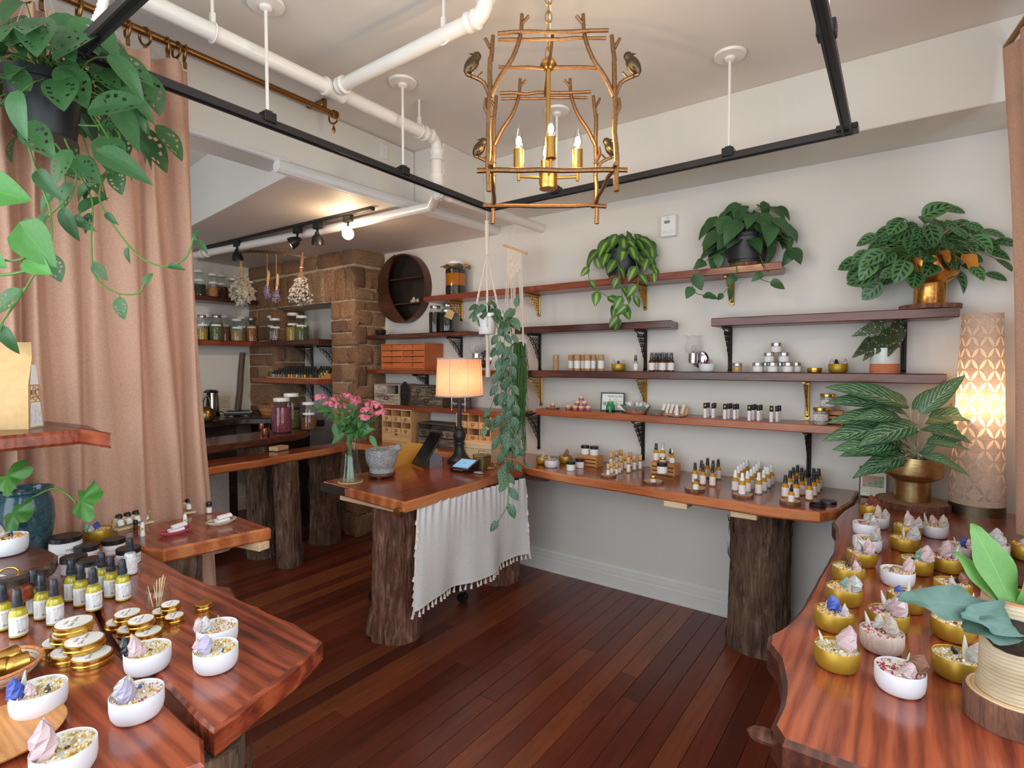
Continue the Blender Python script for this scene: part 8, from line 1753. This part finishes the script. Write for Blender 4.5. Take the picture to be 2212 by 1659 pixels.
# lamp
p = at(993, 1000, z=ZT); u = m(1, p); t = thing('table_lamp', 'black turned table lamp with a round linen shade, lit', 'lamp', p)
obj('base', MB().lathe([(26 * u, 0), (27 * u, 3 * u), (26 * u, 8 * u), (20 * u, 12 * u), (14 * u, 20 * u), (10 * u, 30 * u), (9 * u, 38 * u), (10.5 * u, 42 * u), (9 * u, 46 * u), (12.5 * u, 52 * u), (14 * u, 60 * u), (11.5 * u, 69 * u), (8 * u, 72 * u), (9 * u, 75 * u), (6.5 * u, 80 * u)], (0, 0, 0), 32), M_['blackmatte'], t)
obj('pole', MB().tube([(0, 0, 79 * u), (0, 0, 170 * u)], 4.6 * u, 14), M_['blackmatte'], t)
zs0, zs1 = 145 * u, 228 * u; r0, r1 = mw(51, p), mw(47.5, p); seg = 48
sh = obj('shade', MB().lathe([(r0, zs0), (r1, zs1)], (0, 0, 0), seg, cap=False), M_['lampshade'], t)
for z_, r_ in ((zs0 + 1.5 * u, r0), (zs1 - 1.5 * u, r1)): obj('trim_band', MB().torus((0, 0, z_), r_, 1.8 * u, seg, 6), M_['grey_cloth'], sh)
for k in range(8):
    a = k * PI / 4 + .3; obj('seam', MB().tube([(r0 * 1.003 * math.cos(a), r0 * 1.003 * math.sin(a), zs0), (r1 * 1.003 * math.cos(a), r1 * 1.003 * math.sin(a), zs1)], .7 * u, 4), M_['grey_cloth'], sh)
obj('spider', MB().tube([(-r1, 0, zs1 - 3 * u), (r1, 0, zs1 - 3 * u)], .8 * u, 5).tube([(0, 0, 168 * u), (0, 0, zs1 + 6 * u)], 1 * u, 6), M_['blackmatte'], t); obj('finial', MB().sphere((0, 0, zs1 + 7 * u), 2.6 * u, 10, 8, (1, 1, 1.5)), M_['blackmatte'], t)
for s in (-1, 1):
    obj('bulb', MB().sphere((s * 14 * u, 0, 178 * u), 7 * u, 14, 10, (1, 1, 1.2)), M_['bulb_soft'], t); obj('pull_chain', MB().tube([(s * 19 * u, -4 * u, 168 * u), (s * 19 * u, -4 * u, 116 * u)], .6 * u, 4).sphere((s * 19 * u, -4 * u, 114 * u), 1.8 * u, 8, 6), M_['chrome'], t)
p = at(1041, 1011, z=ZT); u = m(1, p); t = thing('brass_box', 'hexagonal antique brass box with a handle', 'box', p, .3); hx = [(mw(21, p) * math.cos(k * PI / 3), mw(21, p) * math.sin(k * PI / 3)) for k in range(6)]; abm = plain('tarnished_brass', (140, 122, 84), .4, .8, var=.35, vs=60)
obj('body', MB().prism(hx, 0, 26 * u, .8 * u), abm, t); obj('lid', MB().prism([(x * 1.04, y * 1.04) for x, y in hx], 26 * u, 29 * u, .8 * u), abm, t); obj('handle', MB().tube([(-8 * u, 0, 29 * u), (-7 * u, 0, 38 * u), (7 * u, 0, 38 * u), (8 * u, 0, 29 * u)], 1.1 * u, 6), M_['steel'], t)
p2 = at(1038, 1022, z=ZT); o = obj('pebble', MB().sphere((0, 0, .006), .03, 12, 8, (1.2, .6, .22)), M_['granite']); o.location = p2 + Vector((.0, -.02, 0)); tag(o, 'flat grey pebble before the brass box', 'pebble')
for i, (px, py, L, a) in enumerate(((1058, 1003, .075, -.3), (1072, 1000, .07, .1), (1061, 1015, .045, .9), (1068, 1009, .04, .2))):
    q = at(px, py, z=ZT); o = obj('root', MB().tube([(-L / 2, 0, .009), (-L / 4, .006, .011), (0, -.004, .01), (L / 4, .004, .011), (L / 2, 0, .009)], [.006, .0095, .008, .0095, .005], 9), plain('galangal', (176, 124, 84), .7, var=.25, vs=80) if i == 0 else bpy.data.materials['galangal']); o.location = q; o.rotation_euler = (0, 0, a); tag(o, 'knobbly tan dried root lying on the desk', 'root', 'dried roots on the desk')
# chair
ch_ = thing('desk_chair', 'mustard velvet swivel chair tucked behind the desk', 'chair', (-2.98, 2.44, 0), 0)
ch_.location = (-2.53, 2.50, 0); ch_.rotation_euler = (0, 0, PI / 2 - .1)
def chair_back():
    mb = MB(); vs = []; n, k = 24, 12
    for s_ in (0, 1):
        for i in range(n + 1):
            for j in range(k + 1):
                u_, v = i / n * 2 - 1, j / k; w_ = .24 * (1 - .12 * (1 - v)); x = u_ * w_; y = .2 - .1 * u_ * u_ + (.05 if s_ else 0) * (1 - .6 * max(abs(u_), abs(2 * v - 1)) ** 4); zz = .50 + v * .46 - .05 * abs(u_) ** 4 * v
                vs.append((x, y - .05 * (1 - v) * 0 + (-.012 * abs(math.sin(u_ * 9)) if s_ else 0), zz))
    o = (n + 1) * (k + 1); fs = [(i * (k + 1) + j, (i + 1) * (k + 1) + j, (i + 1) * (k + 1) + j + 1, i * (k + 1) + j + 1) for i in range(n) for j in range(k)]; fs += [tuple(q + o for q in f[::-1]) for f in fs]
    edge = [i * (k + 1) for i in range(n + 1)] + [n * (k + 1) + j for j in range(1, k + 1)] + [i * (k + 1) + k for i in range(n - 1, -1, -1)] + [j for j in range(k - 1, 0, -1)]
    fs += [(edge[i], edge[(i + 1) % len(edge)], edge[(i + 1) % len(edge)] + o, edge[i] + o) for i in range(len(edge))]
    return mb.add(vs, fs)
obj('backrest', chair_back(), M_['mustard'], ch_, smooth=80); obj('seat', MB().lathe([(.2, .43), (.235, .45), (.24, .49), (.2, .51), (.0005, .515)], (0, 0, 0), 32, 1, .95), M_['mustard'], ch_)
obj('column', MB().tube([(0, 0, .09), (0, 0, .44)], .022, 12), M_['chrome'], ch_)
for k in range(5):
    a = 2 * PI * k / 5 - 1.2; e = Vector((math.cos(a) * .30, math.sin(a) * .30, .075)); sp_ = obj('spoke', MB().tube([(0, 0, .11), e], [.022, .014], 8).tube([e + Vector((0, 0, .005)), e + Vector((0, 0, -.03))], .006, 8), M_['chrome'], ch_)
    obj('caster', MB().lathe([(.03, -.022), (.03, -.004)], (e.x, e.y, .0305), 20, rot=aim((math.sin(a), -math.cos(a), 0))).lathe([(.03, .004), (.03, .022)], (e.x, e.y, .0305), 20, rot=aim((math.sin(a), -math.cos(a), 0))), M_['black'], sp_)
# pierced drum lamp on the window table
q = at(2108, 1112, z=ZT); q = Vector((.262, 3.15, ZT)); u = m(1, q); t = thing('pierced_lamp', 'tall tapered linen lamp with a pierced petal lattice, lit', 'lamp', q)
rb, rtp = mw(64, q), mw(46, q); hL = m(432, q) * 1.0; z0 = .045
obj('foot', MB().lathe([(.0005, 0), (rb * 1.0, 0), (rb * 1.0, z0 - .002), (rb * .97, z0), (.0005, z0)], (0, 0, 0), 48), brushed('aged_pewter', (120, 112, 92), .4), t)
def petal_shade():
    # linen drum with a lattice of thin pale petals that let more light through
    t = NT('petal_pierced_linen'); uv = t.n('UVMap'); sp = t.n('SeparateXYZ', Vector=uv.outputs[0])
    cu, cv = t.math('MULTIPLY', sp.outputs[0], 18.0), t.math('MULTIPLY', sp.outputs[1], 17.0)
    iu, iv = t.math('FLOOR', cu), t.math('FLOOR', cv); fu, fv = t.math('SUBTRACT', t.math('SUBTRACT', cu, iu), .5), t.math('SUBTRACT', t.math('SUBTRACT', cv, iv), .5)
    sg = t.math('SUBTRACT', t.math('MULTIPLY', t.math('MODULO', t.math('ADD', iu, iv), 2.0), 2.0), 1.0)
    al, ac = t.math('ADD', fu, t.math('MULTIPLY', fv, sg)), t.math('SUBTRACT', fu, t.math('MULTIPLY', fv, sg))
    wd = t.math('MULTIPLY', t.math('SUBTRACT', 1.0, t.math('POWER', t.math('ABSOLUTE', t.math('MULTIPLY', al, 1.12)), 2.0)), .26)
    edge = t.math('MULTIPLY', t.math('GREATER_THAN', sp.outputs[1], .03), t.math('LESS_THAN', sp.outputs[1], .97))
    msk = t.math('MULTIPLY', t.math('LESS_THAN', t.math('ABSOLUTE', ac), wd), edge)
    n_ = t.math('ADD', t.noise(t.co((1, 1, .1)), 500, 2), t.noise(t.co((.1, .1, 1)), 500, 2)); lin = t.ramp(t.math('MULTIPLY', n_, .5), [(.35, srgb(176, 150, 130)), (.65, srgb(222, 200, 180))])
    col = t.mix(lin, srgb(250, 244, 236), msk); t.p(Base__Color=col, Roughness=.9)
    tr = t.n('BsdfTranslucent', Color=col); mx = t.n('MixShader', Fac=t.math('ADD', t.math('MULTIPLY', msk, .55), .3))
    t.t.links.new(t.b.outputs[0], mx.inputs[1]); t.t.links.new(tr.outputs[0], mx.inputs[2]); t.t.links.new(mx.outputs[0], t.out.inputs[0]); return t.m
sm_ = MB(); sm_.uv = []
for j in range(13):
    for i in range(65):
        v_ = j / 12; R_ = rb * .99 + (rtp - rb * .99) * v_; a_ = 2 * PI * i / 64; sm_.v.append((R_ * math.cos(a_), R_ * math.sin(a_), z0 + (hL - z0) * v_)); sm_.uv.append((i / 64, v_))
sm_.f = [(j * 65 + i, j * 65 + i + 1, j * 65 + 66 + i, j * 65 + 65 + i) for j in range(12) for i in range(64)]
sh = obj('shade', sm_, petal_shade(), t, smooth=80)
obj('bulb', MB().sphere((0, 0, hL * .55), .03, 14, 10), M_['bulb_soft'], t)
# framed card at the window table
def didyou(t, w_, h_):
    M = lambda x, z: Matrix.Translation((x, -.0003, h_ * .54 + z)); obj('lettering', text_mb('DID YOU KNOW', h_ * .085, M=M(0, h_ * .36)), M_['ink_dark'], t)
    ph = NT('lavender_photo'); sp = ph.n('SeparateXYZ', Vector=ph.co(kind='Generated')); ph.p(Base__Color=ph.mix(ph.ramp(ph.noise(ph.co(), 60, 4), [(.4, srgb(60, 76, 44)), (.6, srgb(120, 134, 88))]), srgb(150, 108, 82), ph.ramp(ph.math('SUBTRACT', sp.outputs[2], ph.math('MULTIPLY', sp.outputs[0], .9)), [(.0, 0), (.15, 1)])), Roughness=.3)
    obj('photo', MB().box((0, -.0008, h_ * .56), (w_ * .84, .001, h_ * .4)), ph.m, t)
    for k, s in enumerate(('lavender is harvested early in summer', 'when the blossoms open and the scent', 'is strongest, then dried in bunches', 'and distilled for oil')): obj('lettering', text_mb(s, h_ * .048, M=M(0, -h_ * (.22 + .065 * k))), M_['ink_dark'], t)
    return plain('tan_sheet', (206, 196, 170), .3)
q = at(1885, 1075, z=ZT); u = m(1, q); frame_sign('black-framed photo card leaning beside the gold pot', q + Vector((0, .0, .001)), m(60, q) * .86, m(66, q), face(q) * .55, .22, M_['black'], didyou)
